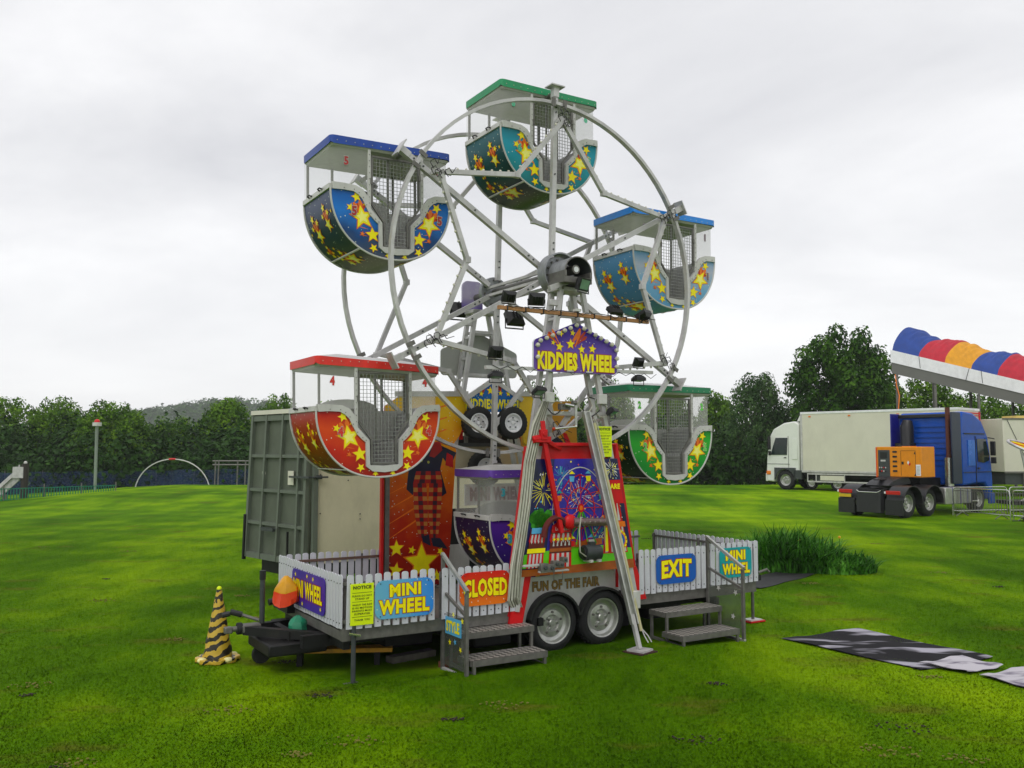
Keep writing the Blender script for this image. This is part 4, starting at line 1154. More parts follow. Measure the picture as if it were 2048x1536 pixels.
for x in (.045, .77):
    for y, rx in ((.28, 90), (1.98, -90)):
        a = t.inst('wheel', TY, (x, y, .332), (R(rx), 0, 0)); a.name = 'tyre'
        b = bpy.data.objects.new('rim', RM); COL.objects.link(b); b.parent = a
# skirt with arches and lettering
mb = MB(); YS = .24
P = [(-.36, .88), (.98, .92), (1.06, .60)]
for a in range(20, 161, 10): P.append((.77 + .375 * math.cos(R(a)), .33 + .375 * math.sin(R(a))))
P.append((.41, .455))
for a in range(20, 181, 10): P.append((.045 + .375 * math.cos(R(a)), .33 + .375 * math.sin(R(a))))
P.append((-.36, .33))
mb.prism(P, YS, YS + .015, 'gel'); sk = t.part('skirt', mb, 'white wheel skirt with two arches')
mb = MB(); put_text(mb, 'FUN OF THE FAIR', (.26, .775), .98, .115, YS - .002, mat('gold_lettering', '#8a6a2a', .4), .04, outline=mat('brown_outline', '#4a2a14', .5))
t.part('lettering', mb, 'faded gold words FUN OF THE FAIR', parent=sk)
for x in (.045, .77):
    mb = MB()
    pts = [(x + .375 * math.cos(R(a)), .33 + .375 * math.sin(R(a))) for a in range(12, 169, 12)]
    vs = [(px_, y, pz_) for px_, pz_ in pts for y in (.15, .40)]
    mb.add(vs, [(2 * i, 2 * i + 1, 2 * i + 3, 2 * i + 2) for i in range(len(pts) - 1)], 'mud')
    vs = [(x + (px_ - x) * .93, y, .33 + (pz_ - .33) * .93) for px_, pz_ in pts for y in (.15, .40)]
    mb.add(vs, [(2 * i, 2 * i + 2, 2 * i + 3, 2 * i + 1) for i in range(len(pts) - 1)], 'mud')
    vs = [(x + (px_ - x) * q, .15, .33 + (pz_ - .33) * q) for px_, pz_ in pts for q in (1, .93)]
    mb.add(vs, [(2 * i, 2 * i + 2, 2 * i + 3, 2 * i + 1) for i in range(len(pts) - 1)], 'mud')
    t.part('mudguard', mb)
mb = MB(); mb.box((1.0, .2, .68), (1.02, .235, .92), 'red'); mb.tube([(-.38, .2, .93), (.1, .19, .915), (.6, .2, .925), (1.05, .19, .96)], .009, 'cable', 6); t.part('wiring', mb, stuff=True)
# red A-shaped scenic frame
mb = MB()
mb.bar((-.37, .07, 2.42), (-.645, .07, .50), .11, .10, 'red'); mb.bar((.83, .07, 2.46), (1.17, .07, .55), .11, .10, 'red')
mb.box((-.38, .02, 2.27), (.86, .10, 2.45), 'red'); mb.box((-.38, -.05, 2.43), (.60, .11, 2.47), 'red')
mb.prism([(-.70, .42), (-.52, .42), (-.40, .95), (-.60, .95)], -.01, .03, 'red'); mb.prism([(1.06, .95), (1.14, .95), (1.30, .54), (1.12, .54)], -.01, .03, 'red')
t.part('scenic_frame', mb, 'red painted steel frame', bevel=.006)

# painted scenic panel
PY = -.035
def px2(x, y):     # artwork laid out on a 0..100 square over the trapezoid
    z = .985 + (2.28 - .985) * y / 100.; f = y / 100.
    x0 = -.555 + f * (.20); x1 = 1.07 - f * .235
    return (x0 + (x1 - x0) * x / 100., z)
mb = MB()
night = mat('scenic_night_blue', '#151a6e', .3, 0, .0, 3, 0, col2=lin('#07081c'))
mb.prism([px2(0, 0), px2(100, 0), px2(100, 100), px2(0, 100)], PY, PY + .03, night, m_side='red')
grn = mat('scenic_green', '#5cc40a', .35, 0, .15, 4); brn = mat('scenic_brown', '#a04e10', .35, 0, .2, 9); tre = mat('scenic_tree_green', '#2a8a10', .35, 0, .35, 30)
vio = mat('scenic_violet', '#2a1f9c', .3, 0, .25, 9)
lay = {0: 0}
def pf(pts, m, l=1): mb.flat([px2(*p) for p in pts], PY - .0022 * l, m)
def ptf(a, b, off): q = px2(a, b); return (q[0], PY - off, q[1])
def pl(a, b, w_, m, l=3):
    A, B_ = Vector(px2(*a)), Vector(px2(*b)); d = (B_ - A); n_ = Vector((-d.y, d.x)).normalized() * w_ / 2
    mb.flat([tuple(A - n_), tuple(B_ - n_), tuple(B_ + n_), tuple(A + n_)], PY - .0022 * l, m)
cw = (52, 55); Rw = 30
circ = lambda r, k=36, sx=1.0, c=cw: [(c[0] + r * .80 * sx * math.cos(2 * math.pi * i / k), c[1] + r * 1.02 * math.sin(2 * math.pi * i / k)) for i in range(k)]
pf([(20, 14), (78, 14), (80, 100), (22, 100)], vio, 1)
g = random.Random(21)
for i in range(120):
    x, y = g.uniform(4, 96), g.uniform(34, 98); r = g.uniform(.4, 1.1)
    pf([(x - r, y), (x, y - r), (x + r, y), (x, y + r)], g.choice(['lemon', 'lblue', 'white', 'orange', 'yellow']), 2)
for (cx, cy, r, ms_) in ((12, 72, 17, ['yellow', 'lemon']), (84, 66, 16, ['orange', 'yellow']), (52, 66, 17, ['lblue', 'white', 'red']), (30, 84, 10, ['lblue', 'teal']), (90, 90, 10, ['white', 'lemon']), (70, 30, 9, ['teal', 'lemon'])):
    for k in range(30):
        a = g.random() * 6.283; r0, r1 = r * g.uniform(.08, .4), r * g.uniform(.6, 1)
        pl((cx + r0 * math.cos(a), cy + r0 * math.sin(a)), (cx + r1 * math.cos(a), cy + r1 * math.sin(a)), .005, g.choice(ms_), 2)
o_ = circ(Rw + 7); i_ = circ(Rw + 6)
for k in range(36):
    k2 = (k + 1) % 36; pf([o_[k], o_[k2], i_[k2], i_[k]], 'gel', 3)
pl((20, 55), (84, 55), .008, 'gel', 2)
for rr2 in (Rw, Rw * .62):
    o_ = circ(rr2, 12); 
    for k in range(12): pl(o_[k], o_[(k + 1) % 12], .013, 'red', 4)
o_ = circ(Rw, 12); q_ = circ(Rw * .45, 12)
for k in range(12):
    pl(cw, o_[k], .008, ('red', 'orange', 'rust')[k % 3], 4); pl(o_[k], q_[(k + 1) % 12], .008, ('orange', 'red')[k % 2], 4)
for k in range(8):
    a = k * .785 + .4; x, y = cw[0] + (Rw + 1) * .8 * math.cos(a), cw[1] + (Rw + 1) * 1.02 * math.sin(a)
    pf([(x - 3, y), (x + 3, y), (x + 2.2, y - 5), (x - 2.2, y - 5)], ('teal', 'yellow', 'lblue', 'orange', 'purple', 'red', 'gel', 'teal')[k], 5)
    pf([(x - 3.6, y + 2), (x + 3.6, y + 2), (x, y + 5)], ('red', 'lblue', 'yellow', 'teal', 'red', 'yellow', 'lblue', 'orange')[k], 5)
pl((cw[0], cw[1]), (40, 22), .02, tre, 5); pl((cw[0], cw[1]), (66, 22), .02, tre, 5); pl(cw, (47, 22), .012, grn, 5); pl(cw, (58, 22), .012, grn, 5)
pf(circ(4, 14), 'red', 6); pf(circ(2.2, 10), 'orange', 7)
for k in range(26):      # tree at the left
    a = g.random() * 6.28; x, y = 11 + 8 * g.random() * math.cos(a), 48 + 9 * g.random() * math.sin(a); r = 4 + 3 * g.random()
    pf([(x + r * .8 * math.cos(q), y + r * math.sin(q)) for q in (0, .9, 1.8, 2.7, 3.6, 4.5, 5.4)], g.choice([tre, tre, grn]), 3)
pf([(7, 24), (14, 24), (12, 42), (10, 42)], brn, 3)
pf([(0, 4), (100, 4), (100, 16), (80, 17), (74, 20), (38, 20), (0, 16)], grn, 4)
pf([(40, 18), (72, 21), (72, 27), (40, 24)], brn, 4)
pf([(0, -3), (100, -3), (100, 5.5), (40, 4), (22, 3), (0, 3)], brn, 5)
def stall(x0, x1, y0, y1, l=6):
    w_ = x1 - x0; H_ = y1 - y0
    pf([(x0, y0), (x1, y0), (x1, y1), (x0, y1)], mat('scenic_dark_red', '#5a0f0a', .35), l)
    n_ = 9
    for k in range(n_):
        a, b = x0 + w_ * k / n_, x0 + w_ * (k + 1) / n_
        pf([(a, y0), (b, y0), (b, y0 + H_ * .36), (a, y0 + H_ * .36)], 'red' if k % 2 == 0 else 'gel', l + 1)
        pf([(a - .6, y0 + H_ * .70), ((a + b) / 2, y0 + H_ * .62), (b + .2, y0 + H_ * .70), (b - w_ * .01, y0 + H_ * .86), (a + w_ * .02, y0 + H_ * .86)], 'red' if k % 2 == 0 else 'gel', l + 1)
stall(3, 17, 4, 38); pf([(2, 17), (18, 17), (18, 21), (2, 21)], 'yellow', 8); pf([(4, 34), (16, 34), (16, 39), (4, 39)], 'lblue', 8)
stall(22, 42, 3, 38); pf([(22, 17), (42, 17), (42, 20), (22, 20)], brn, 8)
pf([(23, 34), (41, 34), (41, 40), (37, 43), (27, 43), (23, 40)], 'red', 8)
for k in range(5):
    x = 24.5 + 3.6 * k; pf([(x, 22), (x + 1.6, 22), (x + 1.2, 26), (x + .5, 26)], 'gel', 8); decal(mb, lambda a, b, off: ptf(a, b, off + .019), x + .8, 28, 1.8, .3, steps=1)
# helter-skelter tower and porthole at the right
pf([(72, 12), (96, 12), (94, 60), (78, 60)], 'red', 5)
for k in range(4):
    x = 74 + 6 * k; pf([(x, 13), (x + 2.6, 13), (x + 2.2, 40), (x + .8, 40)], 'gel', 6)
pf([(76, 36), (97, 36), (97, 41), (76, 41)], 'orange', 7); pf([(74, 14), (77, 14), (78, 36), (76, 36)], 'yellow', 7)
for k in range(3):
    x = 80 + 5 * k; pf([(x, 42), (x + 2.5, 42), (x + 1.6, 58), (x + .8, 58)], 'gel', 6)
for rr3, mm, l in ((9.5, 'yellow', 7), (7.6, 'orange', 8), (6.4, 'blue', 9), (3.6, 'lblue', 10)): pf(circ(rr3, 20, 1., (89, 24)), mm, l)
for k in range(14):
    a = 6.283 * k / 14; x, y = 89 + 8.6 * .8 * math.cos(a), 24 + 8.6 * 1.02 * math.sin(a); pf([(x - .5, y - .5), (x + .5, y - .5), (x + .5, y + .5), (x - .5, y + .5)], 'rust', 9)
pf([(76, 58), (99, 58), (99, 80), (76, 80)], 'red', 6)
scp = t.part('scenic_panel', mb, 'panel painted with a big wheel, fireworks and striped fair stalls')
mb = MB(); q_ = px2(91, 74); put_text(mb, 'ARE', q_, .15, .065, PY - .018, 'yellow', .05); t.part('lettering', mb, parent=scp); mb = MB(); q_ = px2(32, 37.5); put_text(mb, "Let's Eat", q_, .18, .045, PY - .026, 'gel', .02)
t.part('lettering', mb, parent=scp)
# handle-like winch bobbin and drive motor in front of the panel
mb = MB(); mb.tube([(.10, -.12, 1.545), (.68, -.12, 1.52)], [.05, .045], mat('steel_roller', '#7d6a68', .35, .5, .2, 20), 14)
for i in range(7): 
    x = .16 + .075 * i; mb.tube([(x, -.12, 1.545)] + [(x + .008, -.12 + .052 * math.sin(a), 1.54 + .052 * math.cos(a)) for a in (0, 1.2, 2.4, 3.6, 4.8)], .006, 'cable', 5)
mb.sphere((.08, -.10, 1.545), .09, 'red', 12, 8, (1, .6, 1)); mb.tube([(.2, -.15, 1.6), (.14, -.2, 1.45), (.15, -.2, 1.2), (.25, -.18, 1.14)], .008, 'cable', 6)
t.part('winch', mb, 'horizontal winch drum with cable')
mb = MB(); mb.tube([(.26, -.12, 1.18), (.48, -.12, 1.17)], .09, 'dgrey', 18); mb.tube([(.23, -.12, 1.18), (.26, -.12, 1.18)], .07, 'black', 14)
mb.box((.30, -.2, 1.07), (.34, -.05, 1.10), 'gel'); mb.box((.42, -.2, 1.07), (.46, -.05, 1.10), 'gel'); mb.box((.34, -.14, 1.25), (.42, -.08, 1.30), 'dgrey')
t.part('motor', mb, 'dark grey electric motor')
mb = MB()
mb.box((-.62, -.20, 1.075), (-.30, -.16, 1.10), 'alu')
for (x, z, s_) in ((-.36, 1.06, .055), (-.27, 1.05, .05), (-.20, 1.09, .045), (-.13, 1.08, .04), (-.08, 1.13, .035)):
    mb.box((x - s_, -.24, z - s_ * .9), (x + s_ * .8, -.16, z + s_ * .8), 'galv'); mb.tube([(x, -.26, z), (x, -.23, z)], s_ * .45, 'dgrey', 8)
mb.box((-.42, -.22, 1.00), (-.02, -.17, 1.02), 'alu'); mb.bar((-.22, -.2, 1.0), (-.22, -.2, .90), .01, .01, 'galv'); mb.bar((-.10, -.2, 1.0), (-.10, -.2, .90), .01, .01, 'galv')
t.part('latch_gear', mb, 'greasy latch mechanism', bevel=.004)
mb = MB()       # red prop and hook
mb.bar((-.30, -.08, 2.62), (-.04, -.10, 1.42), .055, .045, 'red'); mb.box((-.42, -.13, 2.47), (-.20, -.03, 2.54), 'red')
mb.box((-.345, -.14, 2.50), (-.255, -.05, 2.62), 'red', Matrix.Translation((0, 0, 0))); mb.tube([(-.44, -.09, 2.50), (-.34, -.09, 2.52)], .045, 'red', 8); mb.tube([(-.30, -.15, 2.57), (-.30, -.02, 2.57)], .03, 'red', 8); mb.bar((-.30, -.08, 2.72), (-.28, -.09, 2.5), .06, .05, 'red'); mb.bar((-.27, -.07, 2.50), (.02, .02, 2.40), .05, .07, 'red')
t.part('red_prop', mb, 'red prop arm with hook', bevel=.006)
mb = MB(); mb.tube([(-.28 + .17 + .17 * math.cos(R(a)), -.09, 1.40 + .20 * math.sin(R(a))) for a in range(185, 20, -15)], .035, mat('dark_red_webbing', '#5a0e08', .7), 8); t.part('strap', mb, 'dark red webbing strap')

# slanted prop with aluminium channel
t = Thing('prop_pole', 'long slanted aluminium channel pole standing on a square foot plate in front of the ride', 'pole', (.70, -.58, .05))
A_ = Vector((.30, -.10, 2.84)); B2 = Vector((.70, -.58, .11))
def lerp(f, d=(0, 0, 0)): return A_ + (B2 - A_) * f + Vector(d)
mb = MB(); mb.bar(lerp(0), lerp(.90), .085, .012, 'alu2'); mb.bar(lerp(0, (-.04, -.02, 0)), lerp(.90, (-.04, -.02, 0)), .012, .055, 'alu2'); mb.bar(lerp(0, (.04, -.02, 0)), lerp(.90, (.04, -.02, 0)), .012, .055, 'alu2')
t.part('channel', mb)
mb = MB(); mb.bar(lerp(.86, (0, -.01, 0)), lerp(1.0, (0, -.01, 0)), .045, .045, 'alu'); t.part('stake_leg', mb)
mb = MB(); mb.tube([lerp(.05, (.085, -.02, 0)), lerp(.4, (.085, -.02, 0)), lerp(.93, (.075, -.02, 0))], .020, mat('pale_hose', '#b7b186', .5, 0, .12, 9, .2), 10); mb.tube([lerp(.04, (.06, -.04, 0)), lerp(.03, (.09, -.04, 0)), lerp(.06, (.12, -.03, 0)), lerp(.2, (.11, -.03, 0))], .009, 'cable', 6)
t.part('hose', mb, 'pale hose tied along the channel')
mb = MB()
for k, dx_ in enumerate((.0, .05)): mb.tube([lerp(.92, (.08, -.03, 0)), lerp(.95, (.09 + dx_, -.04, 0)), lerp(.97, (.12 + dx_, -.05, -.02))], .007, 'gel', 6)
t.part('cable_end', mb, stuff=True)
mb = MB(); mb.box((.68, -.52, .55), (.78, -.46, .75), 'gel', None); t.part('control_box', mb, 'cream box clipped behind the pole', bevel=.006)
mb = MB(); T_ = Matrix.Translation((.705, -.59, .05)) @ Matrix.Rotation(R(20), 4, 'Z'); mb.box((-.11, -.11, .035), (.11, .11, .055), 'alu', T_); t.part('foot_plate', mb)
mb = MB(); T_ = Matrix.Translation((.705, -.59, .05)) @ Matrix.Rotation(R(12), 4, 'Z'); mb.box((-.15, -.14, -.01), (.15, .14, .033), mat('dark_timber_pad', '#3a1f1a', .8, 0, .3, 12), T_)
solo('timber_pad', mb, 'dark timber pad under the foot plate of the slanted pole', 'pad', (.70, -.59, .05))

# ---------------- picket fences
def picket_mesh(w_, h_, th=.012):
    mb = MB(); r = w_ * .42
    P = [(-w_ / 2, 0), (w_ / 2, 0)] + [(w_ / 2 - r + r * math.cos(R(a)), h_ - r * .7 + r * .7 * math.sin(R(a))) for a in (0, 30, 60, 90)] + [(-w_ / 2 + r - r * math.cos(R(a)), h_ - r * .7 + r * .7 * math.sin(R(a))) for a in (90, 60, 30, 0)]
    mb.prism(P, -th, 0, 'picket')
    for z in (.055, h_ - .09): mb.sphere((0, -th - .001, z), .0075, 'dgrey', 6, 4)
    return mb.mesh('picket')
PM = picket_mesh(.072, .545)
def fence(x0, y0, x1, y1, z, n, label, posts=True, rail_in=.018, rails='galv', inner=False):
    L_ = math.hypot(x1 - x0, y1 - y0); ang = math.atan2(y1 - y0, x1 - x0)
    t = Thing('picket_fence', label, 'fence', (x0, y0, z)); g_ = random.Random(int(abs(x0 * 31 + y1 * 17) * 10))
    ux, uy = math.cos(ang), math.sin(ang); nx, ny = -uy, ux
    for i in range(n):
        f = (i + .5) / n * L_
        t.inst('picket', PM, (x0 + ux * f, y0 + uy * f, z + g_.uniform(-.006, .006)), (0, g_.uniform(-.012, .012), ang))
    for dz in (.075, .455):
        mb = MB(); q = rail_in
        mb.bar((x0 + nx * q, y0 + ny * q, z + dz), (x1 + nx * q, y1 + ny * q, z + dz), .035, .03, rails, (0, 0, 1)); t.part('rail', mb)
    for f in (0.03, .5, .97):
        mb = MB(); q = rail_in + .03; X, Y_ = x0 + ux * L_ * f + nx * q, y0 + uy * L_ * f + ny * q
        mb.bar((X, Y_, z - .1), (X, Y_, z + .50), .03, .03, 'galv', (0, 1, 0)); t.part('post', mb)
    return t
fence(-2.65, .0, -1.62, .0, .565, 10, 'white picket fence panel behind the yellow notice and MINI WHEEL sign, left platform')
fence(-1.56, .0, -.60, .0, .565, 10, 'white picket gate panel carrying the red CLOSED sign')
fence(1.17, .0, 2.30, .0, .60, 12, 'white picket panel carrying the blue EXIT sign')
fence(2.36, .0, 3.25, .0, .61, 9, 'white picket panel with the teal MINI WHEEL sign at the right end')
fence(-2.66, 2.16, -2.66, .03, .565, 25, 'narrow-looking end fence of the left platform with the purple sign', rail_in=.018)
fence(-2.60, 2.12, -.62, 2.12, .565, 20, 'back fence of the left platform in front of the cream trailer side', rail_in=-.018, rails=mat('rusty_rail', '#6b5248', .6, .2, .2, 9))
fence(1.17, 2.08, 2.95, 2.16, .60, 16, 'back fence of the right platform seen edge to edge with the lawn behind', rail_in=-.018)
fence(3.25, .05, 3.25, 2.16, .60, 22, 'end fence of the right platform beside the reeds', rail_in=.018)

# ---------------- signs on the fences
def sign(name, label, x0, z0, x1, z1, y, back, text, r=.05, words=None, out='inkred', stars=None):
    t = Thing(name, label, 'sign', ((x0 + x1) / 2, y, z0))
    mb = MB(); mb.prism(rrect(x0, z0, x1, z1, r), y - .008, y, back)
    for (x, z) in ((x0 + .06, z1 - .03), (x1 - .06, z1 - .03), (x0 + .06, z0 + .03), (x1 - .06, z0 + .03)): mb.sphere((x, y - .009, z), .007, 'dgrey', 6, 4)
    t.part('sign_board', mb)
    for (s_, cx, cz, w_, h_, rot, arch) in text:
        mb = MB(); put_text(mb, s_, (cx, cz), w_, h_, y - .010, 'yellow', .05, outline=out, rot=rot, arch=arch); t.part('lettering', mb, 'yellow word ' + s_)
    return t
bs = grad_mat('mini_sign_paint', [(0, '#6ab0c8'), (.5, '#5aa4d8'), (1, '#2f86dc')], 0, -.35, .35)
sign('ride_name_sign', 'light blue MINI WHEEL sign with yellow letters on the left front fence', -2.33, .635, -1.66, 1.03, -.022, bs, [('MINI', -1.99, .925, .36, .13, .02, .0), ('WHEEL', -2.0, .755, .58, .15, .0, .0)], .09)
cs_ = grad_mat('closed_sign_paint', [(0, '#e8761a'), (.5, '#dc4a10'), (1, '#d01212')], 2, 0, .38)
sign('closed_sign', 'red and orange CLOSED sign with yellow letters on the picket gate', -1.34, .675, -.70, 1.04, -.022, cs_, [('CLOSED', -1.02, .86, .56, .20, .0, .05)], .10)
sign('exit_sign', 'blue EXIT sign with yellow letters on the right front fence', 1.44, .70, 2.10, 1.06, -.022, mat('exit_blue', '#1257b0', .3, 0, .1, 3), [('EXIT', 1.77, .88, .50, .22, .0, .05)], .09)
sign('ride_name_sign', 'teal MINI WHEEL sign with yellow letters behind the right stair handrail', 2.52, .70, 3.10, 1.09, -.022, 'teal', [('MINI', 2.80, .99, .36, .13, .0, 0), ('WHEEL', 2.81, .815, .50, .14, .0, 0)], .08)
t = Thing('ride_name_sign', 'dark purple WHEEL sign on the end fence behind the orange bag', 'sign', (-2.68, 1.1, .62))
mb = MB(); mb.prism(rrect(.48, .62, 1.58, 1.02, .07), -2.69, -2.682, 'purple', axis='x'); t.part('sign_board', mb)
mb = MB(); put_text(mb, 'MINI WHEEL', (1.03, .82), .96, .19, -2.692, 'yellow', .04, side='x', outline='inkred'); t.part('lettering', mb, 'yellow words MINI WHEEL')
mb = MB()
for (yy_, zz_) in ((.6, .68), (.85, .97), (1.2, .66), (1.45, .96), (1.05, .98)):
    P = star_pts(0, 0, .03, yy_); mb.add([(-2.693, yy_ + a, zz_ + b) for a, b in P][::-1], [tuple(range(10))], 'yellow')
t.part('star_print', mb)
def notice(label, x0, z0, x1, z1, y, rows, seed):
    t = Thing('notice_board', label, 'notice', ((x0 + x1) / 2, y, z0), group='yellow safety notices')
    mb = MB(); mb.box((x0, y - .006, z0), (x1, y, z1), 'notice'); t.part('notice_plate', mb, bevel=.002)
    w_ = x1 - x0; h_ = z1 - z0
    mb = MB(); put_text(mb, 'NOTICE', ((x0 + x1) / 2, z1 - h_ * .09), w_ * .78, h_ * .085, y - .006, 'ink', .04)
    n = len(rows)
    for i, s_ in enumerate(rows):
        z = z1 - h_ * (.22 + .72 * i / n)
        if s_ == '-': mb.box((x0 + w_ * .08, y - .009, z), (x1 - w_ * .08, y - .0075, z + h_ * .008), 'ink')
        else: put_text(mb, s_, ((x0 + x1) / 2, z), w_ * min(.84, .075 * len(s_)), h_ * .045, y - .006, 'ink', .02)
    t.part('lettering', mb)
notice('yellow NOTICE plate on the left front fence next to the light blue sign', -2.60, .60, -2.345, 1.02, -.022, ['-', 'PLEASE DO NOT', 'STAND UP', '-', 'WHILST THE RIDE', 'IS IN MOTION', 'PARENTS MUST', 'SUPERVISE', '-', 'THANK YOU'], 1)
notice('yellow NOTICE plate on the right leg of the front tower', .49, 2.30, .74, 2.67, -.045, ['-', 'PLEASE DO NOT', 'STAND UP', '-', 'PLEASE DO NOT', 'PUT ARMS', 'OUTSIDE THE', 'CARRIAGE'], 2)

# ---------------- steps
TREAD = mat('checker_plate', '#9a948c', .42, .5, .2, 30, .3)
def chk():
    t_ = TREAD.node_tree; b = t_.nodes['Principled BSDF']; n, l = t_.nodes.new, t_.links.new
    co = n("ShaderNodeTexCoord"); mp_ = n("ShaderNodeMapping"); mp_.inputs['Rotation'].default_value = (0, 0, R(45)); mp_.inputs['Scale'].default_value = (1, 1, 0); l(co.outputs['Object'], mp_.inputs[0])
    ck = n("ShaderNodeTexChecker"); ck.inputs['Scale'].default_value = 19; ck.inputs['Color1'].default_value = (.55, .52, .47, 1); ck.inputs['Color2'].default_value = (.11, .10, .09, 1); l(mp_.outputs[0], ck.inputs[0])
    l(ck.outputs['Color'], b.inputs['Base Color']); bp = n("ShaderNodeBump"); bp.inputs['Strength'].default_value = .5; bp.inputs['Distance'].default_value = .006; l(ck.outputs['Fac'], bp.inputs['Height']); l(bp.outputs[0], b.inputs['Normal'])
chk()
def stairs(label, x0, x1, ylo0, ylo1, yup0, yup1, zl, zu, rail, low_dx=0.):
    t = Thing('entry_steps', label, 'steps', ((x0 + x1) / 2, ylo0, 0), group='entry steps in front of the fence')
    for (y0, y1, z, dx_) in ((ylo0, ylo1, zl, low_dx), (yup0, yup1, zu, 0)):
        mb = MB(); mb.box((x0 + dx_, y0, z - .012), (x1 + dx_, y1, z), TREAD); tr_ = t.part('tread', mb)
        mb = MB()
        mb.box((x0 + dx_ - .004, y0 - .022, z - .065), (x1 + dx_ + .004, y0 - .001, z - .003), 'galv'); mb.box((x0 + dx_, y1, z - .06), (x1 + dx_, y1 + .02, z - .003), 'galv')
        mb.box((x0 + dx_ - .022, y0, z - .06), (x0 + dx_ - .002, y1, z - .004), 'galv'); mb.box((x1 + dx_ + .002, y0, z - .06), (x1 + dx_ + .022, y1, z - .004), 'galv')
        t.part('tread_frame', mb, parent=tr_)
        for x in (x0 + dx_ + .02, x1 + dx_ - .02):
            for y in ((y0 + .0, y1) if z == zu else (y0,)):
                mb = MB(); mb.bar((x, y, z - .06), (x, y, -.01), .03, .03, 'galv'); t.part('leg', mb)
    for x in (x0 + .02, x1 - .02):
        mb = MB(); mb.bar((x + low_dx * .5, ylo0, .05), (x, yup1, .07), .03, .03, 'galv', (0, 0, 1)); t.part('side_rail', mb)
    rx = rail
    mb = MB()
    yb, yf = yup1 - .0, ylo0 - .02
    mb.bar((rx, yb, .0), (rx, yb, 1.24), .035, .035, 'galv'); mb.bar((rx, yf, .0), (rx, yf, .90), .035, .035, 'galv')
    mb.bar((rx, yb + .02, 1.255), (rx, yf - .02, .915), .035, .035, 'alu2', (0, 0, 1)); mb.bar((rx, yb, .86), (rx, yf, .66), .028, .028, 'galv', (0, 0, 1)); mb.bar((rx, yb, .03), (rx, yf - .02, .03), .035, .035, 'alu', (0, 0, 1))
    t.part('handrail', mb)
    mb = MB(); mb.box((rx + .004, yf + .02, .08), (rx + .012, yb - .02, .64), mat('stair_clear_side', '#5f645c', .25, 0, .2, 5, .2, 0, 40, .34)); sp = t.part('side_panel', mb, 'smoked plastic side panel')
    return t, sp, yb, yf
tl, sp, yb, yf = stairs('left checker-plate steps with handrail leading up to the CLOSED gate', -1.42, -.50, -.46, -.17, -.19, .06, .20, .43, -1.50)
mb = MB(); mb.box((-1.506, -.37, .42), (-1.501, -.01, .60), 'lblue'); tl.part('label_plate', mb, 'light blue plate', parent=sp)
mb = MB(); put_text(mb, 'STYLE', (-.19, .51), .30, .12, -1.507, 'yellow', .05, side='x'); tl.part('lettering', mb, parent=sp); mb = MB()
for (yy_, zz_, m_) in ((-.12, .34, 'yellow'), (-.24, .36, 'lblue'), (-.36, .30, 'yellow'), (-.2, .64, 'lemon'), (-.4, .6, 'yellow')):
    P = star_pts(0, 0, .035, yy_ * 9); mb.add([(-1.508, yy_ + a, zz_ + b) for a, b in P], [tuple(range(10))], m_)
tl.part('star_print', mb, parent=sp)
tr2, sp, yb, yf = stairs('right checker-plate steps with handrail below the EXIT sign', 1.36, 2.28, -.60, -.26, -.28, -.0, .18, .41, 2.33, low_dx=-.02)
mb = MB()
for (yy_, zz_) in ((-.2, .62), (-.5, .60), (-.45, .30)):
    P = star_pts(0, 0, .04, yy_ * 9); mb.add([(2.322, yy_ + a, zz_ + b) for a, b in P], [tuple(range(10))], 'gel')
tr2.part('star_print', mb, parent=sp)

# ---------------- tow end and loose gear at the left
t = Thing('tow_frame', 'black A-shaped drawbar with coupling in front of the left platform', 'drawbar', (-3.100, 1.2, 0))
mb = MB(); mb.bar((-2.600, .62, .38), (-3.316, 1.25, .42), .09, .09, 'chassis', (0, 0, 1)); mb.bar((-2.600, 1.65, .38), (-3.316, 1.30, .42), .09, .09, 'chassis', (0, 0, 1)); mb.box((-2.950, .85, .33), (-2.880, 1.5, .43), 'chassis'); t.part('a_frame', mb)
mb = MB(); mb.box((-3.350, 1.20, .40), (-3.148, 1.34, .48), 'galv'); mb.tube([(-3.316, 1.27, .44), (-3.460, 1.27, .44)], .03, 'galv', 10); mb.tube([(-3.398, 1.27, .44), (-3.340, 1.27, .44)], .065, 'rubber', 14); mb.box((-3.532, 1.23, .40), (-3.450, 1.31, .47), 'galv'); t.part('coupling', mb, bevel=.01)
mb = MB(); mb.tube([(-3.172, 1.22, .52), (-3.388, 1.30, .60)], .018, 'galv', 8); mb.tube([(-3.340, 1.28, .585), (-3.460, 1.32, .62)], .032, 'black', 10); mb.tube([(-3.460, 1.33, .60), (-3.542, 1.34, .585)], .03, 'black', 10); t.part('brake_lever', mb)
mb = MB(); mb.tube([(-3.080, 1.42, .12), (-3.080, 1.42, .95)], .03, 'dgrey', 10); mb.tube([(-3.080, 1.42, .93), (-3.080, 1.42, 1.03)], .036, 'black', 10)
T_ = Matrix.Translation((-3.080, 1.42, .11)) @ Matrix.Rotation(R(90), 4, 'X'); mb.lathe([(0, .03), (.10, .03), (.11, 0), (.10, -.03), (0, -.03)], 'rubber', T_, 18); t.part('jockey_wheel', mb)
mb = MB(); mb.box((-3.196, .75, .20), (-2.550, 1.55, .33), 'chassis'); t.part('battery_box', mb, bevel=.02)
